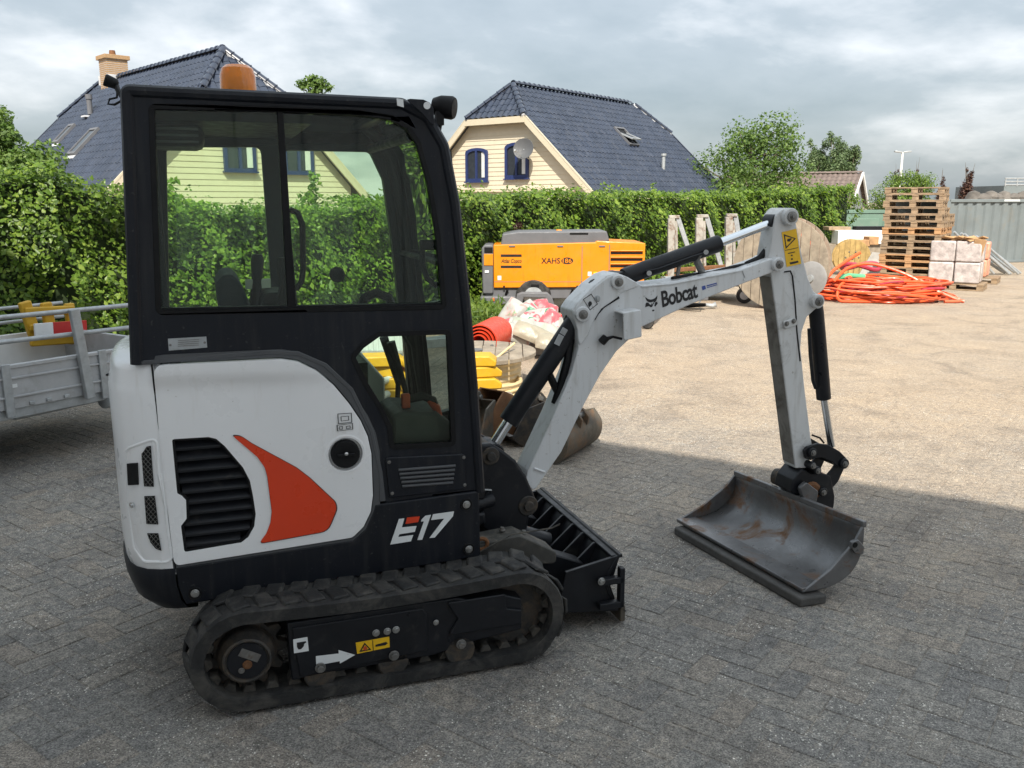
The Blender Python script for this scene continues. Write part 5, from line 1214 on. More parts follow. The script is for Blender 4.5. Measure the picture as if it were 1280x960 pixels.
# ---------------------------------------------------------------- swing post and boom
BY0, BY1 = -.115, .035; BC = (BY0 + BY1) / 2
Z5 = lambda pts: zm(pts, 560, 540, 4.0)
swp = fillet(mxz(Z5([(140, 85), (165, 58), (210, 55), (265, 85), (335, 140), (385, 215), (425, 305), (437, 345), (430, 392), (402, 412), (392, 480), (360, 520), (205, 512), (165, 470), (152, 200)]), -.15), .02, 3)
post = MB().my(swp, -.165, -.125).my(swp, .045, .085).build('swing_post', M['black'], EX, bevel=.012, seg=3)
swi = fillet(mxz(Z5([(150, 200), (230, 120), (300, 170), (340, 260), (350, 330), (330, 480), (200, 480), (150, 420)]), -.14), .02, 3)
MB().my(swi, -.13, .05).build('swing_core', M['black'], post, bevel=.01)
MB().cyl((.52, BC, .40), (.52, BC, .64), .085, n=24).build('swing_pivot', M['greasy'], post, bevel=.01)
MB().bx((.36, -.22, .44), (.56, .16, .50)).bx((.36, -.22, .56), (.56, .16, .62)).build('swing_bracket', M['black'], post, bevel=.012)
MB().cyl((.20, -.33, .53), (.60, -.17, .54), .032, n=14).build('swing_cylinder', M['black'], post)
MB().cyl(m(598, 612, -.25), m(613, 613, -.20), .009, n=8).build('grease_fitting', M['chrome'], post)
hs_ = [(.40, -.18, .80), (.50, -.17, .78), (.60, -.12, .70), (.66, -.08, .60)]
for k in range(5):
    MB().tube([(.36 + .01 * k, -.20 + .03 * k, .60 + .035 * k), (.47, -.19 + .035 * k, .57 + .03 * k), (.57, -.15 + .03 * k, .66 + .02 * k), (.66, -.09 + .02 * k, .74)], .012, 8).build('hydraulic_hose', M['deep'], post)
for (q, r_) in (((613, 570), .030), ((660, 632), .034)):
    P = m(q[0], q[1], -.165); MB().cyl((P.x, -.172, P.z), (P.x, .092, P.z), r_ * 1.4, n=24).cyl((P.x, -.186, P.z), (P.x, .105, P.z), r_ * .72, n=14).build('pivot_pin', M['greasy'], post, bevel=.004)
Z4 = lambda pts: zm(pts, 580, 240, 2.4615)
bo = mxz(Z4([(213, 925), (300, 800), (372, 650), (420, 562), (470, 490), (500, 462), (548, 415), (700, 345), (872, 277), (950, 247), (982, 236), (992, 218), (978, 202), (945, 205), (860, 236), (640, 276), (545, 286), (505, 262), (470, 248), (440, 258), (400, 288), (350, 340), (333, 365), (338, 392), (348, 425), (352, 480), (330, 560), (275, 690), (196, 858), (190, 890)]), BY0)
bo = fillet(bo, .02, 3)
boom = MB().my(bo, BY0, BY1).build('boom', M['boom'], EX, bevel=.008, seg=3)
# raised side plate at the elbow with its weld edge
sp_ = fillet(mxz(Z4([(335, 366), (352, 342), (402, 291), (442, 260), (472, 250), (506, 264), (546, 287), (480, 310), (470, 325), (420, 360), (402, 390), (396, 400), (380, 440), (352, 480), (347, 425), (338, 392)]), BY0), .015, 3)
MB().my(sp_, BY0 - .008, BY0 + .004).build('elbow_plate', M['boom'], boom, bevel=.005)
MB().tube([V((p[0], BY0 - .002, p[1])) for p in mxz(Z4([(400, 392), (410, 374), (430, 352), (476, 324)]), BY0)], .006, 6).build('weld_groove', M['deep'], boom)
MB().tube([V((p[0], BY0 - .001, p[1])) for p in mxz(Z4([(545, 291), (640, 283), (856, 241), (864, 262), (860, 272)]), BY0)], .0045, 6).build('weld_bead', M['boom'], boom)
MB().tube([V((p[0], BY0 - .001, p[1])) for p in mxz(Z4([(215, 850), (248, 862)]), BY0)], .006, 6).build('weld_bead', M['boom'], boom)
for (zx, zy, r_) in ((470, 276, .034), (361, 375, .036), (962, 222, .034)):
    P = m(580 + zx / 2.4615, 240 + zy / 2.4615, BY0); b_ = MB().cyl((P.x, BY0 - .022, P.z), (P.x, BY1 + .022, P.z), r_, n=26).build('pin_boss', M['boom'], boom, bevel=.005)
    MB().lathe([(r_ * .60, -.001), (r_ * .60, .006), (r_ * .45, .008), (0, .008)], (P.x, BY0 - .022, P.z), (0, -1, 0), 20, caps=False).build('pin_head', M['pin'], b_); bolt((P.x, BY0 - .030, P.z), .010, .010, b_, M['pin'])
P = m(580 + 410 / 2.4615, 240 + 328 / 2.4615, BY0 - .009); bolt((P.x, BY0 - .009, P.z), .010, .012, boom, M['galv'])
# lamp guard box under the elbow
gb = fillet(mxz(Z4([(490, 372), (545, 362), (548, 446), (492, 458)]), BY0 - .09), .008, 2)
box_ = MB().my(gb, BY0 - .090, BY0 - .082).build('lamp_guard', M['boom'], boom, bevel=.004)
q4 = mxz(Z4([(490, 372), (545, 362), (548, 446), (492, 458)]), BY0 - .09)
tp = MB(); a, b_, c_, d_ = [V((p[0], BY0 - .085, p[1])) for p in q4]; off = V((-.0, .10, .0))
tp.add([a, b_, b_ + V((0, .11, 0)), a + V((0, .11, 0)), a + V((.0, 0, -.008)), b_ + V((0, 0, -.008)), b_ + V((0, .11, -.008)), a + V((0, .11, -.008))], [(0, 1, 2, 3), (4, 5, 6, 7), (0, 1, 5, 4), (1, 2, 6, 5), (2, 3, 7, 6), (3, 0, 4, 7)])
tp.build('guard_top', M['boom'], box_, bevel=.003)
tp = MB(); tp.add([b_, c_, c_ + V((0, .11, 0)), b_ + V((0, .11, 0)), b_ + V((-.008, 0, 0)), c_ + V((-.008, 0, 0)), c_ + V((-.008, .11, 0)), b_ + V((-.008, .11, 0))], [(0, 1, 2, 3), (4, 5, 6, 7), (0, 1, 5, 4), (1, 2, 6, 5), (2, 3, 7, 6), (3, 0, 4, 7)])
tp.build('guard_front', M['boom'], box_, bevel=.003)
lc = (a + c_) / 2 + V((.01, .045, 0)); MB().lathe([(.01, -.05), (.034, -.04), (.036, .0), (0, .0)], lc, V((-1, 0, -.1)), 18).build('boom_lamp', M['deep'], box_)
P0 = m(580 + 430 / 2.4615, 240 + 455 / 2.4615, BY0 - .02); P1 = m(580 + 486 / 2.4615, 240 + 452 / 2.4615, BY0 - .04)
MB().tube([P0, P0.lerp(P1, .5) + V((0, 0, .012)), P1], [.012, .006, .006], 8).cyl(P0 + V((-.012, 0, -.012)), P0 + V((.012, 0, .012)), .019, n=12).build('lamp_cable', M['deep'], box_)
P = m(783, 424, BY0 - .05); MB().cyl(P, P + V((0, 0, .02)), .006, n=8).build('drain_bolt', M['pin'], box_)
# boom lettering and cat-head emblem
tO = m(828, 384.5, BY0 - .0005); tE = m(872.5, 372, BY0 - .0005); tT = m(828.5, 367, BY0 - .0005)
X_ = (tE - tO).normalized()
place_text('lettering', 'Bobcat', M['decalblack'], boom, tO, X_, V((-X_.z, 0, X_.x)) + X_ * .06, width=(tE - tO).length, height=.078, offset=.026, spacing=.93, depth=.0012)
Z6 = lambda pts: zm(pts, 770, 330, 8.0)
for pts in ([(293, 330), (320, 350), (345, 356), (372, 352), (395, 338), (415, 315), (412, 345), (400, 372), (388, 384), (372, 376), (352, 384), (330, 382), (312, 372), (300, 352)],
            [(300, 388), (322, 384), (336, 402), (352, 410), (358, 392), (366, 398), (370, 412), (360, 430), (345, 432), (330, 420), (292, 432)],
            [(392, 384), (412, 376), (416, 398), (404, 410), (394, 424), (384, 422), (388, 404)], [(362, 458), (382, 456), (384, 468), (366, 474)], [(372, 385), (380, 383), (378, 404), (371, 402)]):
    MB().my(mxz(Z6(pts), BY0 - .0012), BY0 - .0016, BY0).build('cat_head_emblem', M['decalblack'], boom, smooth=False)
MB().my(mxz(Z6([(858, 225), (892, 214), (900, 250), (866, 262)]), BY0 - .0012), BY0 - .0016, BY0).build('dealer_sticker', M['bluelabel'], boom, smooth=False)
for pts in ([(908, 212), (1008, 186), (1010, 196), (910, 224)], [(910, 232), (1012, 204), (1013, 210), (912, 240)]): MB().my(mxz(Z6(pts), BY0 - .0012), BY0 - .0016, BY0).build('dealer_sticker', M['bluelabel'], boom, smooth=False)
frame_decal(Z4([(366, 330), (392, 313), (412, 345), (388, 364)]), BY0 - .0095, .10, 'grease_pictogram', boom)
P = m(580 + 388 / 2.4615, 240 + 345 / 2.4615, BY0 - .0095); MB().my([(P.x + .02 * math.cos(t) * .5, P.z + .02 * math.sin(t) * .7) for t in [k * .9 for k in range(6)]], BY0 - .0098, BY0 - .0085).build('grease_pictogram', M['decalblack'], boom, smooth=False)
# boom cylinder
def m4(zx, zy, y): return m(580 + zx / 2.4615, 240 + zy / 2.4615, y)
c0 = m4(80, 795, BC); c1 = m4(135, 708, BC); c2 = m4(345, 395, BC); c3 = m4(361, 375, BC)
bc = MB().tube([c1, c1.lerp(c2, .02), c2], [.046, .047, .047], 22).build('boom_cylinder', M['black'], EX)
MB().cyl(c0, c1.lerp(c2, .05), .025, n=18).build('piston_rod', M['chrome'], bc)
MB().cyl(c0 + V((0, -.07, 0)), c0 + V((0, .07, 0)), .050, n=20).build('rod_eye', M['black'], bc, bevel=.006); MB().cyl(c3 + V((0, -.055, 0)), c3 + V((0, .055, 0)), .055, n=20).build('barrel_eye', M['black'], bc, bevel=.006)
for (z0, z1) in (((285, 470), (300, 440)), ((302, 438), (312, 420))): 
    a = m4(*z0, BC - .048); b = m4(*z1, BC - .048); MB().beam(a, b, .004, .028, up=(0, 0, 1)).build('cylinder_label', M['galv'], bc)
MB().tube([m4(318, 470, BC + .01), m4(322, 400, BC + .02), m4(340, 350, BC), m4(400, 285, BC), m4(450, 262, BC)], .026, 10).build('hose_bundle', M['deep'], boom)
MB().tube([m4(262, 560, BC - .03), m4(280, 600, BC - .02), m4(290, 640, BC - .02), m4(300, 585, BC - .01)], .018, 8).build('hose_clamp', M['deep'], boom)
MB().tube([m4(330, 440, BC - .02), m4(318, 520, BC - .03), m4(296, 600, BC - .03), m4(280, 650, BC - .02)], .020, 8).build('hose_bundle', M['deep'], boom)
# arm cylinder
a0 = m4(470, 276, BC); a1 = m4(490, 262, BC); a2 = m4(785, 158, BC); a3 = m4(955, 92, BC)
ac = MB().tube([a1, a2], .041, 22).build('arm_cylinder', M['black'], EX, bevel=.004)
MB().tube([a2.lerp(a1, .06), a3], .0215, 18).build('piston_rod', M['chrome'], ac)
MB().cyl(a0 + V((0, -.06, 0)), a0 + V((0, .06, 0)), .050, n=18).build('barrel_eye', M['black'], ac); MB().cyl(a3 + V((0, -.04, 0)), a3 + V((0, .04, 0)), .045, n=18).build('rod_eye', M['black'], ac)
for (zx, zy) in ((570, 250), (745, 185)): MB().cyl(m4(zx, zy, BC - .045), m4(zx, zy, BC - .06), .012, n=10).build('port_fitting', M['bolt'], ac)
MB().tube([m4(725, 192, BC - .03), m4(715, 215, BC - .01), m4(725, 240, BC)], .012, 8).cyl(m4(712, 205, BC), m4(732, 245, BC), .018, n=10).build('cylinder_bracket', M['pin'], ac)
MB().tube([m4(560, 245, BC - .04), m4(600, 236, BC - .045), m4(700, 200, BC - .045), m4(745, 186, BC - .045)], .006, 6).build('steel_line', M['black'], ac)
for k in range(2):
    MB().tube([m4(870, 225, BC + .01 * k), m4(912, 205 + 6 * k, BC), m4(942, 165, BC + .02 * k), m4(955, 100, BC + .01 * k), m4(975, 70, BC)], .020, 8).build('arm_hose', M['deep'], boom)
MB().tube([m4(640, 268, BC - .01), m4(690, 258, BC), m4(760, 250, BC + .02), m4(830, 232, BC), m4(872, 224, BC)], .012, 8).build('arm_hose', M['deep'], boom)
MB().cyl(m4(655, 270, BC), m4(662, 225, BC), .010, n=8).build('hose_stand', M['pin'], boom)

# ---------------------------------------------------------------- arm
AY0, AY1 = -.092, .012; AC = (AY0 + AY1) / 2
ar = fillet(mxz(Z4([(960, 70, .03), (985, 50, .03), (1012, 60, .03), (1022, 95), (1040, 195), (1058, 262), (1075, 305), (1096, 322, .02), (1100, 345, .02), (1080, 362), (1055, 385), (1040, 430), (1036, 480), (1048, 600), (1068, 760), (1075, 800), (1052, 850), (1020, 850), (1000, 690), (968, 430), (946, 262), (935, 215), (945, 160)]), AY0), .006, 3)
arm = MB().my(ar, AY0, AY1).build('dipper_arm', M['armpaint'], EX, bevel=.006, seg=3)
le = mxz(Z4([(946, 262), (968, 430), (1000, 690), (1018, 840)]), AY0); MB().my(le + [(x - .004, z) for x, z in reversed(le)], AY0 + .006, AY1 - .006).build('inner_face', M['armdirty'], arm, bevel=.001)
MB().tube([V((p[0], AY0 - .001, p[1])) for p in mxz(Z4([(985, 246), (1004, 243), (1010, 258), (1018, 330), (1024, 430), (1034, 520)]), AY0)], .004, 6).build('weld_bead', M['deep'], arm)
for (zx, zy, r_) in ((997, 76, .042), (1080, 335, .036)):
    P = m4(zx, zy, AY0); b_ = MB().cyl((P.x, AY0 - .03, P.z), (P.x, AY1 + .03, P.z), r_, n=26).build('pin_boss', M['armpaint'], arm, bevel=.005)
    MB().lathe([(r_ * .62, -.001), (r_ * .62, .008), (r_ * .45, .010), (0, .010)], (P.x, AY0 - .03, P.z), (0, -1, 0), 20, caps=False).build('pin_head', M['pin'], b_); bolt((P.x, AY0 - .040, P.z), .011, .012, b_, M['pin'])
ZA = lambda pts: zm(pts, 950, 260, 6.0)
wl_ = MB().my(mxz(ZA([(162, 182), (272, 155), (308, 418), (200, 442)]), AY0 - .001), AY0 - .0022, AY0).build('warning_label', M['yellowlabel'], arm, smooth=False)
MB().my(mxz(ZA([(178, 196), (270, 228), (194, 306)]), AY0 - .003), AY0 - .0034, AY0 - .002, holes=[mxz(ZA([(188, 210), (258, 230), (199, 290)]), AY0 - .003)]).build('warning_pictogram', M['decalblack'], wl_, smooth=False)
for pts in ([(205, 232), (235, 226), (238, 234), (222, 252), (206, 250)], [(188, 316), (286, 295), (287, 299), (189, 320)], [(210, 338), (262, 326), (263, 332), (211, 344)], [(232, 352), (244, 350), (244, 360), (232, 362)], [(232, 378), (246, 376), (246, 388), (234, 390)], [(222, 408), (285, 395), (290, 408), (262, 416), (230, 424)]):
    MB().my(mxz(ZA(pts), AY0 - .003), AY0 - .0034, AY0 - .002).build('warning_pictogram', M['decalblack'], wl_, smooth=False)
lug = MB().my(fillet(mxz(ZA([(165, 850), (262, 822), (275, 878), (180, 908)]), AY0), .012, 3), AY0 - .010, AY0 + .002).build('grease_lug', M['armpaint'], arm, bevel=.004)
for q in ((200, 868), (252, 848)): P = m(950 + q[0] / 6, 260 + q[1] / 6, AY0 - .01); bolt((P.x, AY0 - .01, P.z), .009, .010, lug, M['pin'])
# bucket cylinder on the outer side of the arm
b0 = m4(1080, 335, AC); b1 = m4(1084, 372, AC); b2 = m4(1107, 636, AC); b3 = m4(1131, 782, AC)
bcy = MB().tube([b1.lerp(b0, .6), b1, b2], [.036, .038, .038], 20).build('bucket_cylinder', M['black'], EX, bevel=.003)
MB().cyl(b2.lerp(b1, .05), b3, .020, n=16).build('piston_rod', M['chrome'], bcy)
MB().tube([m4(1062, 420, AC - .02), m4(1066, 500, AC - .02), m4(1074, 580, AC - .02), m4(1082, 603, AC - .01)], .010, 8).build('steel_line', M['black'], bcy)
# links at the bucket
ZB = lambda pts: zm(pts, 940, 540, 8.0)
def mB(zx, zy, y): return m(940 + zx / 8.0, 540 + zy / 8.0, y)
lk = []
for (y, nm) in ((AY0 - .035, 'tipping_link'), (AY1 + .02, 'tipping_link')):
    pl = fillet(mxz(ZB([(520, 190), (560, 150), (660, 115), (770, 130), (880, 195), (945, 260), (965, 310), (945, 355), (895, 368), (855, 350), (800, 295), (705, 255), (640, 262), (590, 285), (535, 265)]), AY0 - .035), .01, 3)
    l_ = MB().my(pl, y, y + .018).build(nm, M['black'], EX, bevel=.004); lk.append(l_)
    pl = fillet(mxz(ZB([(935, 300), (925, 380), (870, 500), (790, 590), (730, 622), (662, 600), (670, 520), (750, 450), (810, 380), (850, 320)]), AY0 - .02), .01, 3)
    MB().my(pl, y + .020, y + .036).build('push_link', M['black'], l_, bevel=.004)
for (zx, zy, r_) in ((600, 205, .026), (918, 315, .028), (705, 600, .026), (650, 385, .022), (600, 335, .02)):
    P = mB(zx, zy, AY0 - .04); p_ = MB().cyl((P.x, AY0 - .050, P.z), (P.x, AY1 + .050, P.z), r_, n=18).build('link_pin', M['black'], lk[0], bevel=.004); bolt((P.x, AY0 - .050, P.z), .011, .012, p_, M['pin'])
MB().tube([mB(600, 30, AC), mB(680, 60, AC), mB(720, 110, AC)], .005, 6).build('tilt_hose', M['deep'], lk[0])
# tilt hitch casting between arm and bucket
hit = MB().my(fillet(mxz(ZB([(420, 330), (520, 380), (560, 360), (700, 400), (740, 600), (730, 740), (560, 700), (300, 560), (330, 440)]), AC), .02, 3), AY0 - .02, AY1 + .02).build('tilt_hitch', M['black'], EX, bevel=.01)
A_ = mB(250, 440, .20); 
MB().lathe([(.020, -.02), (.044, -.012), (.050, .03), (.040, .055), (.024, .06)], mB(250, 445, .12), (.35, -.94, 0), 22).build('tilt_cylinder_end', M['greasy'], hit)
MB().tube([mB(255, 450, .12), mB(330, 500, .02), mB(500, 610, -.10)], [.030, .034, .034], 16).build('tilt_cylinder', M['black'], hit)
MB().lathe([(.052, 0), (.058, .012), (.058, .05), (.046, .062), (0, .062)], mB(540, 560, -.06), (-.15, -.95, -.1), 24).build('tilt_hub', M['rust'], hit)
MB().lathe([(.028, .06), (.028, .075), (0, .075)], mB(540, 560, -.06), (-.15, -.95, -.1), 16).build('hub_nut', M['pin'], hit)

# ---------------------------------------------------------------- ditching bucket, opening towards the machine
yL, yR = .43, -.585
lipL = m(846, 655, yL); lipR = m(1003, 741, yR); topL = m(919, 592, yL); topR = m(1079, 655, yR)
lz = .062
def bprof(lip, top, y, n=16):
    """circular-ish shell from the lip over the floor up to the top back edge"""
    L0 = V((lip.x, lz)); T0 = V((top.x, top.z)); d = T0 - L0; pts = []
    c1_ = L0 + V((.21, -.012)); c2_ = V((T0.x + .035, .10))
    for k in range(n + 1):
        t = k / n; p = L0 * (1 - t) ** 3 + c1_ * 3 * t * (1 - t) ** 2 + c2_ * 3 * t * t * (1 - t) + T0 * t ** 3; pts.append(V((p.x, y, p.y)))
    return pts
mb = MB(); nseg = 10; rows = []
for j in range(nseg + 1):
    f_ = j / nseg; lp_ = lipL.lerp(lipR, f_); tp_ = topL.lerp(topR, f_); rows.append(bprof(lp_, tp_, yL + (yR - yL) * f_))
k = len(rows[0])
for r_ in rows: mb.v += [tuple(p) for p in r_]
for j in range(nseg):
    for i in range(k - 1): mb.f.append((j * k + i, j * k + i + 1, (j + 1) * k + i + 1, (j + 1) * k + i))
bkt = mb.build('ditching_bucket', M['bucket'], EX, ang=60)
so = bkt.modifiers.new('solid', 'SOLIDIFY'); so.thickness = .012; so.offset = 0
for (r_, y, s) in ((rows[0], yL, 1), (rows[-1], yR, -1)):
    ch = r_[0].lerp(r_[-1], .5); poly = [(p.x, p.z) for p in r_] + [((r_[-1].x + r_[0].x) / 2 - .035 * 0, (r_[-1].z + r_[0].z) / 2)]
    poly = [(p.x, p.z) for p in r_] + [(r_[-1].x * .72 + r_[0].x * .28 + .045, r_[-1].z * .72 + r_[0].z * .28), (r_[-1].x * .3 + r_[0].x * .7 + .05, r_[-1].z * .3 + r_[0].z * .7)]
    MB().my(poly, y - .008, y + .008).build('side_plate', M['bucket'], bkt, bevel=.003)
MB().beam(rows[0][-1] + V((.004, .008, 0)), rows[-1][-1] + V((.004, -.008, 0)), .022, .03).build('top_rail', M['bucket'], bkt, bevel=.004)
l0, l1 = rows[0][0], rows[-1][0]; dirb = (l1 - l0).normalized(); inb = V((dirb.y, -dirb.x, 0)); inb = inb if inb.x > 0 else -inb
MB().beam(l0 + inb * .055 + V((0, 0, .007)), l1 + inb * .055 + V((0, 0, .007)), .12, .016).build('cutting_edge', M['bucket'], bkt, bevel=.004)
ear = mxz(zm([(893, 600), (920, 590), (945, 620), (940, 655), (905, 650), (890, 625)], 800, 500, 3.428), yR); MB().my(fillet(ear, .008, 2), yR - .028, yR - .006).build('lifting_eye', M['bucket'], bkt, bevel=.004)
P = m(800 + 922 / 3.428, 500 + 622 / 3.428, yR - .03); MB().cyl((P.x, yR - .031, P.z), (P.x, yR - .024, P.z), .014, n=12).build('eye_hole', M['deep'], bkt)
for y in (-.14, .03):
    P = m(985, 618, y); T_ = topL.lerp(topR, (y - yL) / (yR - yL))
    MB().my(fillet([(T_.x + .02, T_.z - .02), (T_.x - .02, P.z + .03), (T_.x + .02, P.z + .06), (T_.x + .10, P.z), (T_.x + .08, T_.z - .10)], .02, 3), y - .014, y + .014).build('hitch_ear', M['bucket'], bkt, bevel=.004)
# plank under the lip
wpl = EX.location
RM = Matrix.Rotation(YAW, 3, 'Z'); W0 = V((M0.x, M0.y, 0))
p0 = g(842, 668, .0); p1 = g(1000, 760, .0); d_ = (p1 - p0).normalized(); nn_ = V((-d_.y, d_.x, 0)); nn_ = nn_ if nn_.x > 0 else -nn_
pk = empty('plank', (p0 + p1) / 2, math.atan2(d_.y, d_.x)); L_ = (p1 - p0).length
pk_ = MB(); side = 1 if V((-math.sin(pk.rotation_euler.z), math.cos(pk.rotation_euler.z), 0)).dot(nn_) > 0 else -1
yA, yB = sorted((0, side * .145)); pk_.prism([(-L_ / 2, yA), (L_ / 2, yA), (L_ / 2 + (.02 if side > 0 else -.0), yB), (-L_ / 2 - .01, yB)], .0, .046, U=(1, 0, 0), W=(0, 1, 0))
C.objects.unlink(pk); bpy.data.objects.remove(pk)
pk = pk_.build('plank', M['plank'], None, bevel=.010, seg=3); pk.location = (p0 + p1) / 2; pk.rotation_euler = (0, 0, math.atan2(d_.y, d_.x))
tag(pk, 'dark grey plank lying on the paving under the bucket lip', 'plank')
# ================================================================== things in the yard
def boxo(name, a, b, mt, parent, bevel=0.0): return MB().bx(a, b).build(name, mt, parent, bevel=bevel)
# ---------------------------------------------------------------- flatbed trailer on the left
A = g(4, 524, .40); B = g(142, 496, .40); td = (B - A); td.z = 0; td.normalize(); tn = V((-td.y, td.x, 0)); tn = tn if tn.y > 0 else -tn
TR = empty('flatbed_trailer', (A.x, A.y, 0), math.atan2(td.y, td.x)); tag(TR, 'grey galvanised flatbed trailer with side boards and tube rails, left of the excavator', 'trailer')
NT = V((-td.y, td.x, 0)) * (1 if V((-td.y, td.x, 0)).y > 0 else -1); sg = 1 if V((-td.y, td.x, 0)).y > 0 else -1
def tl(px, py, off=0.0):                      # pixel -> trailer frame (x along, y across away from us, z)
    P = onplane(px, py, V((A.x, A.y, 0)) + NT * off, NT) - V((A.x, A.y, 0)); return V((P.dot(td), P.dot(NT) * sg, P.z))
x0, x1 = -2.3, tl(215, 480).x; zt = tl(60, 449).z; zb = tl(60, 512).z; TW = 1.45 * sg
def tb_(name, a, b, mt, bevel=.004, parent=TR):
    a = list(a); b = list(b); lo = [min(a[i], b[i]) for i in range(3)]; hi = [max(a[i], b[i]) for i in range(3)]; return boxo(name, lo, hi, mt, parent, bevel)
sb = tb_('side_board', (x0, 0, zb + .05), (x1, .035 * sg, zt), M['alu'])
tb_('board_fold', (x0, -.014 * sg, zt - .10), (x1, -.001 * sg, zt - .085), M['alu'], .003, sb); tb_('board_fold', (x0, -.014 * sg, zb + .13), (x1, -.001 * sg, zb + .145), M['alu'], .003, sb); tb_('board_fold', (x0, -.012 * sg, zt - .025), (x1, -.001 * sg, zt), M['alu'], .003, sb)
tb_('side_board', (x0, TW - .035 * sg, zb + .05), (x1, TW, zt), M['whitepaint'])
tb_('end_board', (x1 - .04, .04 * sg, zb + .05), (x1, TW - .04 * sg, zt), M['alu'])
tb_('deck', (x0, .036 * sg, zb + .05), (x1 - .041, TW - .036 * sg, zb + .08), M['plank'])
tb_('chassis_rail', (x0, .02 * sg, zb - .02), (x1, .08 * sg, zb + .049), M['galv'])
tb_('chassis_rail', (x0, TW - .08 * sg, zb - .02), (x1, TW - .02 * sg, zb + .049), M['galv'])
for k, px in enumerate((8, 130)):
    x = tl(px, 480).x; tb_('board_post', (x - .03, -.02 * sg, zb), (x + .03, -.002 * sg, zt + .01), M['galv'])
s0, s1 = tl(89, 386), tl(110, 497); MB().beam((s0.x, -.03 * sg, s0.z), (s1.x, -.03 * sg, s1.z), .04, .07, up=(1, 0, 0)).build('stake', M['galv'], TR, bevel=.006)
for (ya, yb) in ((397, 381), (428, 409)):
    p = tl(0, ya); q = tl(166, yb); d = (q - p) / (q.x - p.x); MB().cyl(p + d * (x0 - p.x), p + d * (x1 - p.x), .017, n=12).build('rail', M['galv'], TR)
for zz in (zt + .10, zt + .22): MB().cyl((x0, TW, zz), (x1, TW, zz), .015, n=10).build('rail', M['galv'], TR)
for x in (x0 + .4, x0 + 1.5, x1 - .1): MB().cyl((x, TW, zt - .02), (x, TW, zt + .23), .016, n=10).build('rail_post', M['galv'], TR)
h = tl(127, 469); MB().tube([h, h + V((.06, -.03 * sg, 0)), h + V((.15, -.03 * sg, -.02))], .010, 8).build('latch_handle', M['deep'], TR)
p = tl(62, 515); q = tl(150, 517); MB().beam((p.x, .5 * sg, zb - .10), (x1 + 1.1, .72 * sg, zb - .12), .06, .09).build('drawbar', M['galv'], TR, bevel=.006)
MB().beam((p.x, .95 * sg, zb - .10), (x1 + 1.1, .76 * sg, zb - .12), .06, .09).build('drawbar', M['galv'], TR, bevel=.006)
p = tl(139, 497); MB().lathe([(.05, -.04), (.065, -.03), (.065, .03), (.05, .04)], (p.x, .06 * sg, zb - .03), (1, .2, 0), 20).build('winch', M['galv'], TR, bevel=.004)
for s in (0.16, 1.29):
    wx = x0 + .25; MB().lathe([(.10, -.08), (.26, -.08), (.29, -.05), (.29, .05), (.26, .08), (.10, .08)], (wx, s * sg, .29), (0, 1, 0), 28).build('wheel', M['rubber'], TR)
for k in range(3): tb_('lashing_ring', (tl(40 + 22 * k, 505).x - .02, -.012 * sg, zb + .06), (tl(40 + 22 * k, 505).x + .02, -.001 * sg, zb + .085), M['galv'], .004)
tb_('reflector', (tl(15, 477).x - .03, -.006 * sg, zt - .16), (tl(15, 477).x + .03, -.0005 * sg, zt - .135), M['decalwhite'], 0)
tw = TR.matrix_world
def trw(v): return V((A.x, A.y, 0)) + td * v.x + V((-td.y, td.x, 0)) * v.y + V((0, 0, v.z))
# yellow plastic barrier frame leaning on the far rail, red and white board
def offp(px, py, off): P = onplane(px, py, V((A.x, A.y, 0)) + NT * off, NT); return P
yo = offp(60, 430, 1.25); YB = empty('yellow_barrier', yo); tag(YB, 'bright yellow plastic barrier frame standing in the grey trailer', 'barrier')
def yb(px, py, off=1.25): return offp(px, py, off) - yo
for (a, b, w) in (((30, 377), (46, 428), .10), ((57, 378), (66, 430), .09), ((86, 379), (92, 430), .08)): MB().beam(yb(*a), yb(*b), .05, w, up=td).build('upright', M['safetyyellow'], YB, bevel=.012)
for (a, b, w) in (((30, 390), (92, 387), .075), ((36, 410), (92, 405), .06), ((38, 428), (96, 424), .07)): MB().beam(yb(*a, 1.23), yb(*b, 1.23), .05, w).build('cross_bar', M['safetyyellow'], YB, bevel=.012)
rb_ = empty('striped_board', offp(75, 412, 1.15)); tag(rb_, 'red and white barrier board lying against the yellow barrier in the trailer', 'board')
for (a, b, mt) in (((43, 413), (66, 411), 'decalwhite'), ((66, 411), (108, 408), 'redboard')):
    if mt == 'redboard' and 'redboard' not in M: M['redboard'] = mat('red_board', (0.50, 0.02, 0.02), 0.4, var=0.1)
    MB().beam(offp(*a, 1.15) - V(rb_.location), offp(*b, 1.15) - V(rb_.location), .02, .11).build('stripe', M[mt], rb_, bevel=.003)

# ---------------------------------------------------------------- air compressor
YC = 14.6; cl = at(603, 330, YC); cr_ = at(806, 330, YC)
CP = empty('air_compressor', (cl.x, YC, 0)); tag(CP, 'orange-yellow towable air compressor with grey top, parked against the hedge', 'compressor')
def cz(py): return at(700, py, YC).z
def cxx(px): return at(px, 330, YC).x - cl.x
xl, xr = cxx(617), cxx(806); z0_, z1_ = cz(360), cz(306); dp = 1.25
boxo('chassis', (cxx(606), .05, cz(374)), (xr - .05, dp - .05, cz(359.5)), M['compgrey'], CP, .02)
bd = MB().my([(xl, z0_), (xr, z0_ + .02), (xr, cz(304)), (cxx(745), cz(301)), (cxx(744), cz(303)), (xl, z1_)], 0, dp).build('canopy', M['compyellow'], CP, bevel=.025, seg=3)
MB().my(fillet([(cxx(626), z1_ - .02), (cxx(628), cz(293)), (cxx(648), cz(290)), (cxx(758), cz(289)), (cxx(762), cz(302)), (cxx(745), cz(305))], .03, 3), .06, dp - .06).build('top_cover', M['compgrey'], CP, bevel=.02)
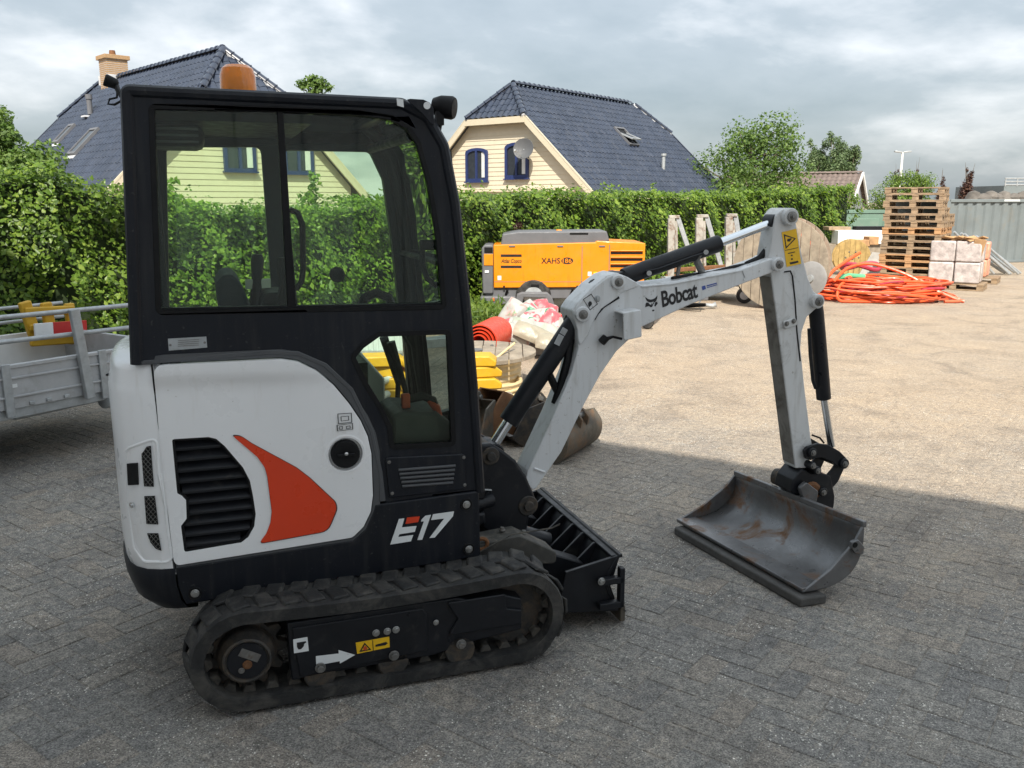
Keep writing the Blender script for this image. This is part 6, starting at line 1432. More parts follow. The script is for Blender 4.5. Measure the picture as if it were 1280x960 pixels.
MB().my(fillet([(cxx(603), z0_ - .1), (cxx(602), z1_ - .06), (cxx(606), z1_ + .0), (xl - .006, z1_ + .0), (xl - .006, z0_ - .1)], .03, 2), .0, dp).build('end_hood', M['compgrey'], CP, bevel=.02)
boxo('control_panel', (cxx(605), -.012, z1_ - .34), (xl - .01, -.001, z1_ - .15), M['compyellow'], CP, .004); boxo('gauge_panel', (cxx(605.5), -.012, z1_ - .13), (xl - .015, -.001, z1_ - .04), M['deep'], CP, .004)
boxo('end_label', (cxx(606), -.012, z1_ - .46), (cxx(611), -.001, z1_ - .42), M['decalwhite'], CP)
boxo('panel_seam', (cxx(727), -.004, z0_ + .02), (cxx(727) + .012, .002, z1_ - .02), M['compgrey'], bd); boxo('panel_seam', (cxx(761), -.004, z0_ + .02), (cxx(761) + .012, .002, z1_), M['compgrey'], bd)
for k in range(4):
    z = cz(315 + k * 8.2); boxo('louvre', (cxx(763), -.006, z - .035), (cxx(803), .02, z), M['deep'], bd); MB().box(((cxx(763) + cxx(803)) / 2, -.012, z + .012), (cxx(803) - cxx(763), .05, .012), Matrix.Rotation(-.6, 3, 'X')).build('louvre_blade', M['compyellow'], bd)
boxo('lifting_eye', (cxx(697), .5, cz(291)), (cxx(704), .7, cz(288.3)), M['compyellow'], CP, .01); boxo('top_slot', (cxx(712), .055, cz(293.5)), (cxx(735), .062, cz(291)), M['deep'], CP)
boxo('door_handle', (cxx(664), -.03, cz(359)), (cxx(674), .0, cz(355)), M['deep'], bd, .006)
for px in (630, 722): boxo('latch', (cxx(px) - .015, -.02, cz(360)), (cxx(px) + .015, .0, cz(357)), M['deep'], bd)
for (za, zb2) in ((321, 318), (335, 332)): boxo('logo_bar', (cxx(626), -.004, cz(za)), (cxx(652), .0, cz(zb2)), M['decalblack'], bd)
cP = lambda px, py: V((cxx(px), -.003, cz(py)))
place_text('lettering', 'Atlas Copco', M['decalblack'], bd, cP(626.5, 330), (1, 0, 0), (0, 0, 1), width=cxx(652) - cxx(626.5), height=.085, shear=.25, offset=.012, depth=.002)
place_text('lettering', 'XAHS', M['decalblack'], bd, cP(676.5, 329.5), (1, 0, 0), (0, 0, 1), width=cxx(700) - cxx(676.5), height=.095, offset=.012, depth=.002)
MB().my([(cxx(709) + .105 * math.cos(t) * .95, cz(326) + .056 * math.sin(t)) for t in [2 * math.pi * k / 20 for k in range(20)]], -.003, .0).build('logo_bar', M['decalblack'], bd)
place_text('lettering', '186', M['compyellow'], bd, V((cxx(703.3), -.004, cz(328.7))), (1, 0, 0), (0, 0, 1), width=cxx(714.5) - cxx(703.3), height=.075, offset=.012, depth=.003)
fz = cz(366); fen = [(cxx(643), cz(386)), (cxx(646), cz(367)), (cxx(652), cz(364.5)), (cxx(684), cz(364.5)), (cxx(690), cz(370)), (cxx(696), cz(388)), (cxx(688), cz(388)), (cxx(681), cz(372)), (cxx(655), cz(371)), (cxx(651), cz(386))]
MB().my(fen, -.12, .25).build('fender', M['compgrey'], CP, bevel=.02)
MB().lathe([(.10, -.10), (.26, -.10), (.30, -.06), (.30, .06), (.26, .10), (.10, .10)], (cxx(667), .08, .30), (0, 1, 0), 30).build('wheel', M['rubber'], CP); MB().lathe([(0, .0), (.16, .0), (.17, .02)], (cxx(667), -.03, .30), (0, 1, 0), 20).build('rim', M['galv'], CP)
boxo('rear_beam', (cxx(600), -.05, cz(381)), (cxx(645), dp, cz(370)), M['compgrey'], CP, .03)
boxo('rear_lamp', (cxx(602), -.06, cz(389)), (cxx(614), .1, cz(381)), M['deep'], CP, .02); boxo('marker_lamp', (cxx(614), -.062, cz(376)), (cxx(618), -.04, cz(372)), M['orange'], CP, .005)
for px in (630, 712): MB().cyl((cxx(px), .1, cz(375)), (cxx(px) + .06, .0, cz(362)), .02, n=8).build('support_strut', M['deep'], CP)
boxo('drawbar', (xr - .3, .5, cz(380)), (xr + 1.2, .72, cz(372)), M['compgrey'], CP, .02)
boxo('support_leg', (cxx(690), .3, 0), (cxx(694), .36, cz(372)), M['compgrey'], CP)
for px in (640, 700, 752): boxo('hinge', (cxx(px) - .05, -.014, z1_ - .035), (cxx(px) + .05, .0, z1_ - .012), M['compgrey'], bd, .004)
for (px, py, mt) in ((735, 345, 'decalwhite'), (742, 345, 'yellowlabel'), (622, 350, 'decalwhite')): boxo('safety_sticker', (cxx(px), -.003, cz(py)), (cxx(px) + .06, .0, cz(py) + .07), M[mt], bd)
boxo('side_door_seam', (cxx(618), -.003, z0_ + .10), (cxx(727), .001, z0_ + .108), M['compgrey'], bd)
# red-leaved sprout behind the compressor
pb = at(645, 284, 16.2); nlv = 420
sh = empty('red_shrub', (pb.x, pb.y, 0)); tag(sh, 'small rounded dark red-leaved shrub showing above the compressor top', 'shrub')
MB().tube([(0, 0, 0), (.02, 0, pb.z * .6), (0, 0, pb.z)], [.03, .02, .01], 6).build('stem', M['bark'], sh)
dd = RNG.normal(size=(nlv, 3)); dd /= np.linalg.norm(dd, axis=1)[:, None]; stuff(mkobj('leaves', leaf_mesh('leaves', dd * (RNG.random(nlv) ** .4 * .14)[:, None] + np.array([[0, 0, pb.z]]), dd + RNG.normal(0, .4, (nlv, 3)), RNG.uniform(.03, .06, nlv)), M['redleaf'], sh, smooth=False))

# ---------------------------------------------------------------- filled bags
def bagmat(name, stops, sc):
    mt, nt, b = nodes(name); oc = objcoord(nt); col = ramp_(nt, noise(nt, oc, sc, 3, .5, .8), stops)
    ln(nt, col, b.inputs['Base Color']); b.inputs['Roughness'].default_value = .4; bump(nt, b, noise(nt, oc, 16, 4), .5, .02); return mt
Wt = (.36, .355, .33); Pk = (.42, .085, .10); Gn = (.02, .20, .09); Pw = (.40, .24, .23)
M['bag1'] = bagmat('printed_bag', [(.36, Gn), (.42, Gn), (.44, Wt), (.56, Wt), (.60, Pk), (.7, Pk)], 6.0)
M['bag2'] = bagmat('pink_printed_bag', [(.34, Wt), (.45, Wt), (.48, Pk), (.58, Pk), (.62, Pw), (.7, Wt)], 6.0)
M['bag3'] = bagmat('white_bag', [(.30, (.30, .33, .26)), (.46, Wt), (.60, Wt), (.64, Pw), (.72, (.12, .26, .12))], 5.0)
M['bag4'] = bagmat('cream_sack', [(.30, (.24, .21, .15)), (.55, (.34, .31, .24)), (.7, Wt)], 4.0)
def bag(label, px, py, Y, L_, W_, T_, ang, tilt, yaw, mt, seed):
    rr = random.Random(seed); P = at(px, py, Y); mb = MB(); L_, W_, T_ = L_ * .72, W_ * .70, T_ * .80; nu, nv = 16, 11
    for side in (1, -1):
        for i in range(nu + 1):
            for j in range(nv + 1):
                u = i / nu * 2 - 1; v = j / nv * 2 - 1
                h = max(0, (1 - abs(u) ** 3.0)) ** .55 * max(0, (1 - abs(v) ** 3.0)) ** .55
                wob = .14 * math.sin(u * 4 + seed) * math.cos(v * 3 + seed * 2) + .07 * math.sin(u * 9 + v * 5 + seed)
                mb.v.append((u * L_ / 2 * (1 - .06 * v * v), v * W_ / 2 * (1 - .08 * u * u), side * T_ / 2 * h * (1 + wob) - .05 * u * u * T_))
    n1_ = (nu + 1) * (nv + 1)
    for s in range(2):
        for i in range(nu):
            for j in range(nv):
                a = s * n1_ + i * (nv + 1) + j; q = (a, a + nv + 1, a + nv + 2, a + 1); mb.f.append(q if s == 0 else tuple(reversed(q)))
    me = mb.mesh('filled_bag'); o = mkobj('filled_bag', me, mt, None, smooth=True, ang=80)
    o.matrix_world = Matrix.Translation(P) @ (Matrix.Rotation(yaw, 4, 'Z') @ Matrix.Rotation(-ang, 4, 'Y') @ Matrix.Rotation(tilt, 4, 'X'))
    tag(o, label, 'bag', 'filled bags piled beside the cable reel'); return o
bag('pale bag standing aslant at the left end of the bag pile', 638, 395, 10.9, .62, .40, .20, 1.0, 1.1, .1, M['bag3'], 1)
bag('green and white printed bag behind the slanted pale bag', 655, 393, 11.2, .55, .40, .20, .65, 1.0, .1, M['bag1'], 2)
bag('pink printed bag at the top of the bag pile', 672, 386, 11.4, .45, .38, .20, .25, .9, .0, M['bag2'], 3)
bag('small pink and cream bag end at the top right of the pile', 687, 388, 11.5, .34, .30, .16, -.3, .9, .1, M['bag2'], 11)
bag('green and pink bag lying flat in the middle of the pile', 676, 397, 11.0, .52, .38, .16, .12, .95, .0, M['bag1'], 4)
bag('pink bag lying low left in the pile', 652, 403, 10.9, .55, .38, .14, .2, .9, .0, M['bag2'], 5)
bag('green-blotched bag in the right middle of the pile', 672, 410, 10.8, .5, .36, .18, -.5, .9, .1, M['bag1'], 6)
bag('plump pink bag at the right end of the pile by the boom cylinder', 694, 406, 10.8, .55, .42, .22, -.75, 1.0, .0, M['bag2'], 7)
bag('long white sack at the bottom left of the pile', 643, 416, 10.5, .62, .36, .16, -.32, .85, .0, M['bag3'], 8)
bag('wrinkled cream sack at the bottom middle of the pile', 668, 418, 10.4, .72, .34, .16, -.38, .85, -.1, M['bag4'], 9)
bag('cream sack at the bottom right of the pile', 688, 428, 10.3, .5, .34, .16, -.2, .8, .0, M['bag4'], 10)
bag('white and green bag lying at the front left of the pile', 634, 410, 10.7, .5, .36, .16, .35, .9, .1, M['bag1'], 12)
bag('pink-blotched bag in the very middle of the pile', 662, 402, 10.85, .5, .36, .18, -.15, .9, .0, M['bag2'], 13)
bag('pale bag lying flat at the front right under the pink bag', 683, 415, 10.6, .5, .36, .16, -.25, .85, .1, M['bag3'], 14)
bag('white bag slumped over the middle of the pile', 656, 409, 10.65, .5, .36, .17, -.2, .9, .0, M['bag3'], 15)
# what carries the bags
pz = at(670, 424, 10.9).z
cb = empty('block_stack', (at(665, 400, 10.95).x, 10.95, 0)); tag(cb, 'low grey concrete blocks under the pile of bags', 'blocks')
for k in range(3): boxo('block', (-.50 + k * .36, -.35, 0), (-.15 + k * .36, .55, max(.12, pz - .05)), M['concrete'], cb, .02)
rc_ = at(706, 400, 12.0); RC = empty('red_crate', (rc_.x, rc_.y, 0)); tag(RC, 'red plastic crate behind the bags, half hidden by the boom cylinder', 'crate')
for (a, b) in (((-.30, -.2, .0), (.30, -.17, rc_.z + .06)), ((-.30, .17, .0), (.30, .2, rc_.z + .06)), ((-.30, -.17, .0), (-.27, .17, rc_.z + .06)), ((.27, -.17, .0), (.30, .17, rc_.z + .06))): boxo('panel', a, b, M['redplastic'] if 'redplastic' in M else M.setdefault('redplastic', mat('red_plastic', (.60, .03, .015), .4, var=.1)), RC, .01)
for k in range(3): boxo('rim_bar', (-.31, -.215, rc_.z + .05 - k * .10), (.31, -.201, rc_.z + .07 - k * .10), M['redplastic'], RC)
boxo('post_block', (at(622, 400, 11.3).x - rc_.x - .03, -.6, 0), (at(626, 400, 11.3).x - rc_.x + .03, -.5, at(622, 390, 11.4).z), M['woodgrey'], cb) if False else None
# red coiled barrier mesh
rl = at(600, 428, 9.8); RL = empty('red_roll', (rl.x, rl.y, rl.z)); tag(RL, 'bright red-orange roll of plastic mesh lying behind the cable reel', 'roll')
M['redmesh'] = mat('red_orange_mesh', (.55, .045, .015), .45, var=.12, sc=9)
for k, r_ in enumerate((.19, .155, .12, .085)): MB().lathe([(r_, -.02 * k), (r_ + .012, -.02 * k), (r_ + .012, .75), (r_, .75), (r_, -.02 * k)], (0, 0, 0), (.25, 1, .0), 30, caps=False).build('winding', M['redmesh'], RL)

# ---------------------------------------------------------------- cable reels
def reel(name, label, loc, axis, R_, core, width, nb, mt, cable=None, cable_r=None, group=None):
    """two boarded flanges, a drum and the wound cable; loc is the middle of the reel"""
    root = empty(name, loc); tag(root, label, 'cable reel', group); ax = V(axis).normalized(); u = V((0, 0, 1)).cross(ax)
    u = V((1, 0, 0)) if u.length < .1 else u.normalized(); w = ax.cross(u)
    bw = 2 * R_ / nb
    for s in (-1, 1):
        for k in range(nb):
            a = -R_ + k * bw + .004; b = a + bw - .008; pts = []
            for q in range(7): xx = a + (b - a) * q / 6; pts.append((xx, math.sqrt(max(1e-4, R_ * R_ - xx * xx))))
            for q in range(6, -1, -1): xx = a + (b - a) * q / 6; pts.append((xx, -math.sqrt(max(1e-4, R_ * R_ - xx * xx))))
            # U x W gives ax or -ax; offset along it
            N = u.cross(w); off = s * width / 2 * (1 if N.dot(ax) > 0 else -1); j = random.uniform(-.003, .003)
            MB().prism(pts, off - .02 + j, off + .02 + j, U=u, W=w).build('flange_board', mt, root, bevel=.004)
        MB().lathe([(R_ * .12, 0), (R_ * .12, .012), (R_ * .05, .014)], ax * (s * (width / 2 + .02)), ax * s, 18).build('hub_plate', M['pin'], root)
        for k in range(6):
            an = k * math.pi / 3; P = ax * (s * (width / 2 + .02)) + u * (core * .8 * math.cos(an)) + w * (core * .8 * math.sin(an)); bolt(P, .014, .014, root, M['pin'], 'tie_bolt', tuple(ax * s))
    MB().cyl(ax * (-width / 2), ax * (width / 2), core, n=30).build('drum', mt, root)
    if cable:
        mb = MB(); n = max(3, int(width / .06))
        for k in range(n): d = -width / 2 + .03 + (width - .06) * (k + .5) / n; mb.lathe([(core, -.028), (cable_r, -.026), (cable_r + .012, 0), (cable_r, .026), (core, .028)], ax * d, ax, 36, caps=False)
        mb.build('cable_winding', cable, root)
    return root
def flat_z(py, px, Y): return at(px, py, Y).z
zt_r = at(610, 441, 8.75).z
fr = reel('flat_cable_reel', 'wooden cable reel lying flat, wound with cream cable, right of the cab', (at(594, 440, 8.75).x, 8.75, zt_r / 2 + .02), (0.02, -.01, 1), .62, .40, max(.3, zt_r - .03), 9, M['woodgrey'], M['cablecream'], .46)
ez = zt_r
MB().tube([at(590, 470, 8.15) - V(fr.location), at(615, 452, 8.3) - V(fr.location), at(643, 429, 8.75) - V(fr.location)], .012, 8).build('cable_end', M['cablecream'], fr)
cc = empty('cable_coil', (at(632, 486, 8.35).x, 8.35, 0)); tag(cc, 'flat coil of cream cable on the ground in front of the cable reel', 'cable coil')
for k in range(7): 
    r_ = .50 - .012 * (k % 3); MB().tube([(r_ * math.cos(t) - .35, r_ * .8 * math.sin(t) + .1, .03 + .034 * (k // 2) + .006 * math.sin(3 * t + k)) for t in [2 * math.pi * q / 40 for q in range(40)]], .019, 7, closed=True).build('cable_turn', M['cablecream'], cc)
RB = g(975, 384); reel('large_cable_drum', 'large upright wooden cable drum standing behind the dipper arm', (RB.x, RB.y, .80), (-.42, -.9, 0), .80, .42, .62, 10, M['woodgrey'], M['orange'], .55)
RS = g(1062, 343); rsz = at(1062, 299, RS.y).z / 2
M['reelyellow'] = mat('yellowed_drum_wood', (.40, .27, .10), .85, var=.35, sc=5, bmp=.3, bsc=50)
reel('small_cable_drum', 'small yellowish wooden cable drum between the orange ducts and the big drum', (RS.x, RS.y, rsz), (-.25, -.95, 0), rsz, .2, .45, 7, M['reelyellow'], None, None)
PD = at(1014, 348, 14.9); pd = empty('pale_disc', PD); tag(pd, 'pale grey plastic disc leaning against the large cable drum', 'disc')
MB().lathe([(.0, -.015), (.26, -.012), (.29, .0), (.26, .012), (.05, .02), (.0, .02)], (0, 0, 0), (-.75, -.66, .05), 32, caps=False).build('disc', M['paledisc'], pd); MB().lathe([(.06, .02), (.06, .05), (.0, .05)], (0, 0, 0), (-.75, -.66, .05), 18).build('hub', M['galv'], pd)

# ---------------------------------------------------------------- yellow barrier feet on a pallet, by the cab
def make_pallet(mt, name='pallet'):
    root = empty(name)
    deck = None; cs = (-.34, -.17, 0, .17, .34)
    def shared(key, mk):
        if key not in _pc: _pc[key] = mk().mesh(key[0])
        return _pc[key]
    def put(key, nm, dims, loc):
        me = shared((nm, dims, mt.name), lambda: MB().box((0, 0, 0), dims))
        if not me.materials: me.materials.append(mt)
        o = bpy.data.objects.new(nm, me); C.objects.link(o); o.parent = root; o.location = V(loc) + V((random.uniform(-.004, .004), random.uniform(-.004, .004), 0)); o.rotation_euler = (0, 0, random.gauss(0, .006)); return o
    for y in cs: put('d', 'deck_board', (1.2, .12 if abs(y) in (.34, 0) else .10, .022), (0, y, .132))
    for x in (-.53, 0, .53): put('s', 'stringer_board', (.13, .8, .021), (x, 0, .1105))
    for x in (-.53, 0, .53):
        for y in (-.34, 0, .34): put('b', 'block', (.13, .10, .078), (x, y, .061))
    for y in (-.34, 0, .34): put('r', 'bottom_board', (1.2, .10, .021), (0, y, .0115))
    return root
_pc = {}
fp = make_pallet(M['pallet']); FPX_ = at(533, 505, 7.75); fp.location = (FPX_.x, 7.75, 0); fp.rotation_euler = (0, 0, .10); tag(fp, 'weathered pallet under the yellow barrier feet beside the cab', 'pallet')
def foot_mesh():
    return MB().my(fillet([(-.21, 0), (.21, 0), (.21, .05), (.15, .095), (-.15, .095), (-.21, .05)], .015, 2), -.12, .12).mesh('barrier_foot')
fm = foot_mesh(); ordn = ['bottom', 'second', 'third', 'top']
cnm = ['left', 'middle', 'right']
for lay in range(4):
    for c_ in range(3):
        o = mkobj('barrier_foot', fm if not (lay or c_) else fm, M['safetyyellow'] if not (lay or c_) else None, None, smooth=True); 
        if not o.modifiers: b_ = o.modifiers.new('bevel', 'BEVEL'); b_.width = .02; b_.segments = 2
        o.location = (FPX_.x - .40 + c_ * .43 + random.uniform(-.03, .03), 7.75 - .12 + random.uniform(-.04, .04), .146 + lay * .098); o.rotation_euler = (0, 0, .1 + random.gauss(0, .12))
        tag(o, 'yellow plastic barrier foot, %s column, %s of its stack beside the cab' % (cnm[c_], ordn[lay]), 'barrier foot', 'yellow barrier feet on a pallet')
M['palepipe'] = mat('pale_blue_grey_pipe', (.45, .52, .52), .5, var=.12)
for k, (a, b, r_, mt, lab) in enumerate((((468, 480), (500, 470), .032, 'palepipe', 'pale grey pipe end sticking out of the yellow barrier feet, upper one'), ((472, 498), (500, 485), .034, 'palepipe', 'pale grey pipe end sticking out of the yellow barrier feet, lower one'), ((540, 455), (604, 448), .03, 'whitepaint', 'white pipe lying on top of the yellow barrier feet'))):
    pa, pb_ = at(*a, 7.35), at(*b, 7.7); o = MB().cyl((0, 0, 0), pb_ - pa, r_, n=14).cyl((0, 0, -.0), (pa - pb_) * .02, r_ * .8, n=14).build('pipe', M[mt], None); o.location = pa; tag(o, lab, 'pipe')
pr_ = at(485, 459, 7.7); o = MB().my(fillet([(-.18, -.02), (.2, -.03), (.22, .0), (.18, .03), (-.16, .02)], .01, 2), -.05, .05).build('red_bar', M['redmesh'], None, bevel=.01); o.location = pr_; tag(o, 'red plastic bar on top of the yellow barrier feet', 'bar')
# pale ribbed sheet standing behind, seen through the low cab window
sp0 = at(425, 470, 9.6); sp1 = at(508, 470, 9.9); SP = empty('ribbed_sheet', (sp0.x, sp0.y, 0)); tag(SP, 'pale grey-green ribbed sheet standing behind the yellow barrier feet', 'sheet')
dx = sp1.x - sp0.x; zt_s = at(470, 412, 9.7).z
MB().bx((0, .02, 0), (dx, .04, zt_s)).build('sheet', M['palepipe'], SP)
for k in range(12): MB().bx((dx * k / 12 + .01, 0, .02), (dx * k / 12 + .03, .019, zt_s - .01)).build('rib', M['palepipe'], SP)
boxo('rail', (0, -.02, zt_s * .45), (dx, -.001, zt_s * .45 + .03), M['galv'], SP)

# ---------------------------------------------------------------- loose excavator buckets on the ground
def dig_bucket(name, label, loc, rot, w, R_, mt, tilt=0.0, ears=True):
    root = empty(name, loc); root.rotation_euler = (0, tilt, rot); tag(root, label, 'excavator bucket', 'loose excavator buckets')
    arc = [(R_ * math.cos(t), R_ + R_ * math.sin(t)) for t in [math.pi * 1.18 + math.pi * .92 * k / 14 for k in range(15)]] + [(R_ * .62, R_ * 1.75)]
    inner = [((x) * .95, (z - R_) * .95 + R_) for x, z in reversed(arc)]
    MB().my(arc + inner, -w / 2, w / 2).build('shell', mt, root, bevel=.003)
    for s in (-1, 1): MB().my(arc + [(-R_ * .2, R_ * 1.55)], s * w / 2 - .008, s * w / 2 + .008).build('side_plate', mt, root, bevel=.003)
    if ears:
        for y in (-.06, .06):
            MB().my(fillet([(R_ * .2, R_ * 1.5), (R_ * .9, R_ * 1.2), (R_ * 1.0, R_ * 1.7), (R_ * .7, R_ * 2.05), (R_ * .35, R_ * 2.0)], .03, 3), y - .012, y + .012, holes=[circ(R_ * .66, R_ * 1.78, .028, 12)]).build('hitch_ear', mt, root, bevel=.003)
        MB().cyl((R_ * .66, -.09, R_ * 1.78), (R_ * .66, .09, R_ * 1.78), .022, n=12).build('hitch_pin', M['pin'], root)
    MB().bx((-R_ * 1.0, -w / 2, R_ * .52), (-R_ * .80, w / 2, R_ * .56)).build('lip', M['pin'], root, bevel=.003)
    return root
q = g(703, 574); dig_bucket('digging_bucket', 'grey-brown digging bucket lying behind the boom foot, nearest the shade', (q.x + .02, q.y + .18, -.02), -.5, .62, .18, M['bucketold'], 0)
q = g(655, 566); dig_bucket('digging_bucket', 'dark bucket with hitch ears lying behind the boom cylinder rod', (q.x - .02, q.y + .35, -.01), .5, .34, .20, M['greasy'], 0)
q = g(618, 556); dig_bucket('digging_bucket', 'rusty orange narrow bucket standing upright beside the cab', (q.x + .02, q.y + .25, .0), .9, .24, .22, M['bucketrust'], -.5, False)
q = g(590, 560); dig_bucket('digging_bucket', 'mud-brown bucket half hidden behind the front cab post', (q.x - .06, q.y + .1, .0), 1.2, .4, .20, M['bucketold'], 0)
# timber block beside them
q = g(612, 508); o = MB().box((0, 0, .06), (.42, .12, .12)).build('timber_block', M['woodgrey'], None, bevel=.006); o.location = (q.x, q.y, 0); o.rotation_euler = (0, 0, .25); tag(o, 'grey timber block on the ground right of the yellow barrier feet', 'timber')

# ---------------------------------------------------------------- cable-laying trolley with three stands
YT = 17.0; q = at(880, 360, YT); TG = empty('cable_trolley', (q.x, YT, 0)); tag(TG, 'low cable trolley with three upright drum stands in front of the hedge', 'trolley')
def tg(px, py, Y=YT): return at(px, py, Y) - V((q.x, YT, 0))
M['oldpaint'] = mat('flaking_grey_paint', (.36, .34, .30), .7, var=.2, sc=6, dirt=((.16, .09, .06), .48, .66, 7))
for k, (x0p, x1p, xb, yb_) in enumerate(((839, 848, 864, 322), (874, 884, 902, 335), (911, 920, 930, 335))):
    t0 = tg(x0p, 273 - k); t1 = tg(x0p - 1, 345)
    MB().beam(t0, t1, .13, .13, up=(1, 0, 0)).build('stand_post', M['oldpaint'], TG, bevel=.01); MB().beam(tg(x1p - 1, 272 - k), tg(xb, yb_), .07, .09, up=(1, 0, 0)).build('stand_brace', M['galv'], TG, bevel=.01)
    MB().beam(tg(x0p - 3, 271 - k), tg(x1p + 1, 271 - k), .12, .06).build('stand_head', M['oldpaint'], TG, bevel=.01)
    MB().beam(tg(x0p + 6, 276), tg(x0p + 7, 345), .05, .05, up=(1, 0, 0)).build('stand_strut', M['oldpaint'], TG)
for (a, b) in (((835, 338), (925, 332)), ((832, 346), (930, 342))): MB().beam(tg(*a), tg(*b), .10, .08).build('bed_rail', M['rust'], TG, bevel=.01)
MB().bx(tg(832, 352) + V((0, -.5, -.05)), tg(934, 352) + V((0, .6, .05))).build('bed', M['oldpaint'], TG, bevel=.01)
for k, (px, py) in enumerate(((848, 349), (875, 347), (905, 345))): MB().box(tg(px, py, 16.6), (.5, .4, .08 + .03 * k), Matrix.Rotation(.3 * k, 3, 'Z')).build('loose_plate', M['alu'] if k != 1 else M['concrete'], TG, bevel=.01)
w_ = g(930, 379) - V((q.x, YT, 0))
MB().lathe([(.05, -.05), (.13, -.05), (.15, -.03), (.15, .03), (.13, .05), (.05, .05)], (w_.x, w_.y, .15), (.3, 1, 0), 22).build('wheel', M['rubber'], TG); MB().lathe([(0, -.055), (.08, -.055), (.085, -.04)], (w_.x, w_.y, .15), (.3, 1, 0), 18).build('rim', M['alu'], TG)
MB().lathe([(.05, -.05), (.13, -.05), (.15, -.03), (.15, .03), (.13, .05), (.05, .05)], (w_.x - 1.4, w_.y + .2, .15), (.3, 1, 0), 22).build('wheel', M['rubber'], TG)
MB().beam((w_.x, w_.y + .1, .2), (w_.x, w_.y + .3, tg(930, 352).z), .08, .08, up=(1, 0, 0)).build('wheel_fork', M['deep'], TG)
jw = g(809, 411) - V((q.x, YT, 0)); MB().beam((-.4, .0, .42), (jw.x + .15, jw.y + .2, .34), .08, .10).build('drawbar', M['galv'], TG, bevel=.01)
MB().lathe([(.02, -.035), (.085, -.035), (.10, -.02), (.10, .02), (.085, .035), (.02, .035)], (jw.x, jw.y, .10), (.15, 1, 0), 20).build('jockey_wheel', M['rubber'], TG); MB().cyl((jw.x, jw.y + .06, .10), (jw.x + .06, jw.y + .1, .62), .025, n=10).build('jockey_post', M['galv'], TG)
# odds and ends on the ground in front of the trolley
q = g(862, 386); LJ = empty('tow_hitch', (q.x, q.y, 0)); tag(LJ, 'loose steel tow hitch with a cable, lying on the ground below the boom', 'tow hitch')
MB().tube([(-.30, 0, .05), (.0, .02, .06), (.28, .0, .07)], [.03, .045, .03], 10).build('shaft', M['deep'], LJ); MB().tube([(.28, 0, .07), (.40, .02, .05), (.47, 0, .08)], [.03, .04, .045], 10).build('coupling', M['galv'], LJ); MB().tube([(.15, 0, .08), (.25, .05, .22), (.33, .05, .25)], .014, 8).build('handle', M['whitepaint'], LJ)
MB().tube([(-.25, -.1, .01), (-.1, -.35, .01), (.1, -.42, .01), (.15, -.25, .01)], .006, 6).build('lead', M['deep'], LJ)

# ---------------------------------------------------------------- orange ducts
HPc = V((at(1112, 362, 16.9).x, 16.9, 0)); HZ = empty('duct_pile', HPc); tag(HZ, 'tangled heap of bright orange plastic ducts on the ground before the pallets', 'ducts')
rr = random.Random(4)
for k in range(84):
    mt = M['orange'] if k % 3 else M['orange2']
    if k % 9 == 4: mt = M['magenta']
    lv = k / 84; a = rr.uniform(.35, 1.36) * (1 - .20 * lv); b = rr.uniform(.30, .95) * (1 - .2 * lv); cx_ = rr.uniform(-.22, .20) - .12 * lv; cy_ = rr.uniform(-.12, .3)
    zb_ = .03 + .34 * lv ** 1.1; ph = rr.uniform(0, 6.28); am = rr.uniform(.02, .07); pts = []
    for t in [2 * math.pi * j / 44 for j in range(44)]:
        x = cx_ + a * math.cos(t) + .05 * math.sin(3 * t + ph); y = cy_ + b * math.sin(t) + .04 * math.cos(2 * t + ph)
        rim_ = max(0, 1 - math.hypot(x / 1.4, y / 1.15)); z = min(zb_, .05 + 1.3 * rim_ + .10) * 1.0 + am * math.sin(2 * t + ph)
        pts.append((x, y, max(.025, z)))
    MB().tube(pts, rr.choice((.017, .020, .024)), 7, closed=True).build('duct', mt, HZ)
for (pts, mt) in (([(1042, 352), (1060, 335), (1090, 330), (1130, 342), (1160, 358), (1190, 372), (1205, 377)], 'orange'), ([(1150, 350), (1175, 366), (1198, 374), (1196, 379), (1180, 380)], 'orange2'), ([(1032, 330), (1034, 346), (1042, 338), (1060, 325), (1075, 316)], 'orange'), ([(1046, 372), (1052, 355), (1080, 349), (1130, 358), (1170, 370), (1150, 379), (1090, 381), (1056, 378), (1046, 372)], 'orange')):
    P = [at(x, y, 16.3 + .5 * (380 - y) / 40) - HPc for x, y in pts]; Q = []
    for i in range(len(P) - 1):
        p0_, p1_, p2_, p3_ = P[max(0, i - 1)], P[i], P[i + 1], P[min(len(P) - 1, i + 2)]
        for j in range(5):
            t = j / 5; Q.append(.5 * ((2 * p1_) + (p2_ - p0_) * t + (2 * p0_ - 5 * p1_ + 4 * p2_ - p3_) * t * t + (3 * p1_ - p0_ - 3 * p2_ + p3_) * t ** 3))
    Q.append(P[-1]); MB().tube([V((p.x, p.y, max(.03, p.z))) for p in Q], .03, 8).build('duct', M[mt], HZ)
gp = at(1062, 348, 17.3); o = MB().tube([(-.25, 0, 0), (0, .05, .05), (.3, 0, .03)], .05, 10).build('green_pipe', M.setdefault('green', mat('green_plastic', (.10, .42, .20), .45)), None); o.location = gp; tag(o, 'short green plastic pipe by the small cable drum', 'pipe')

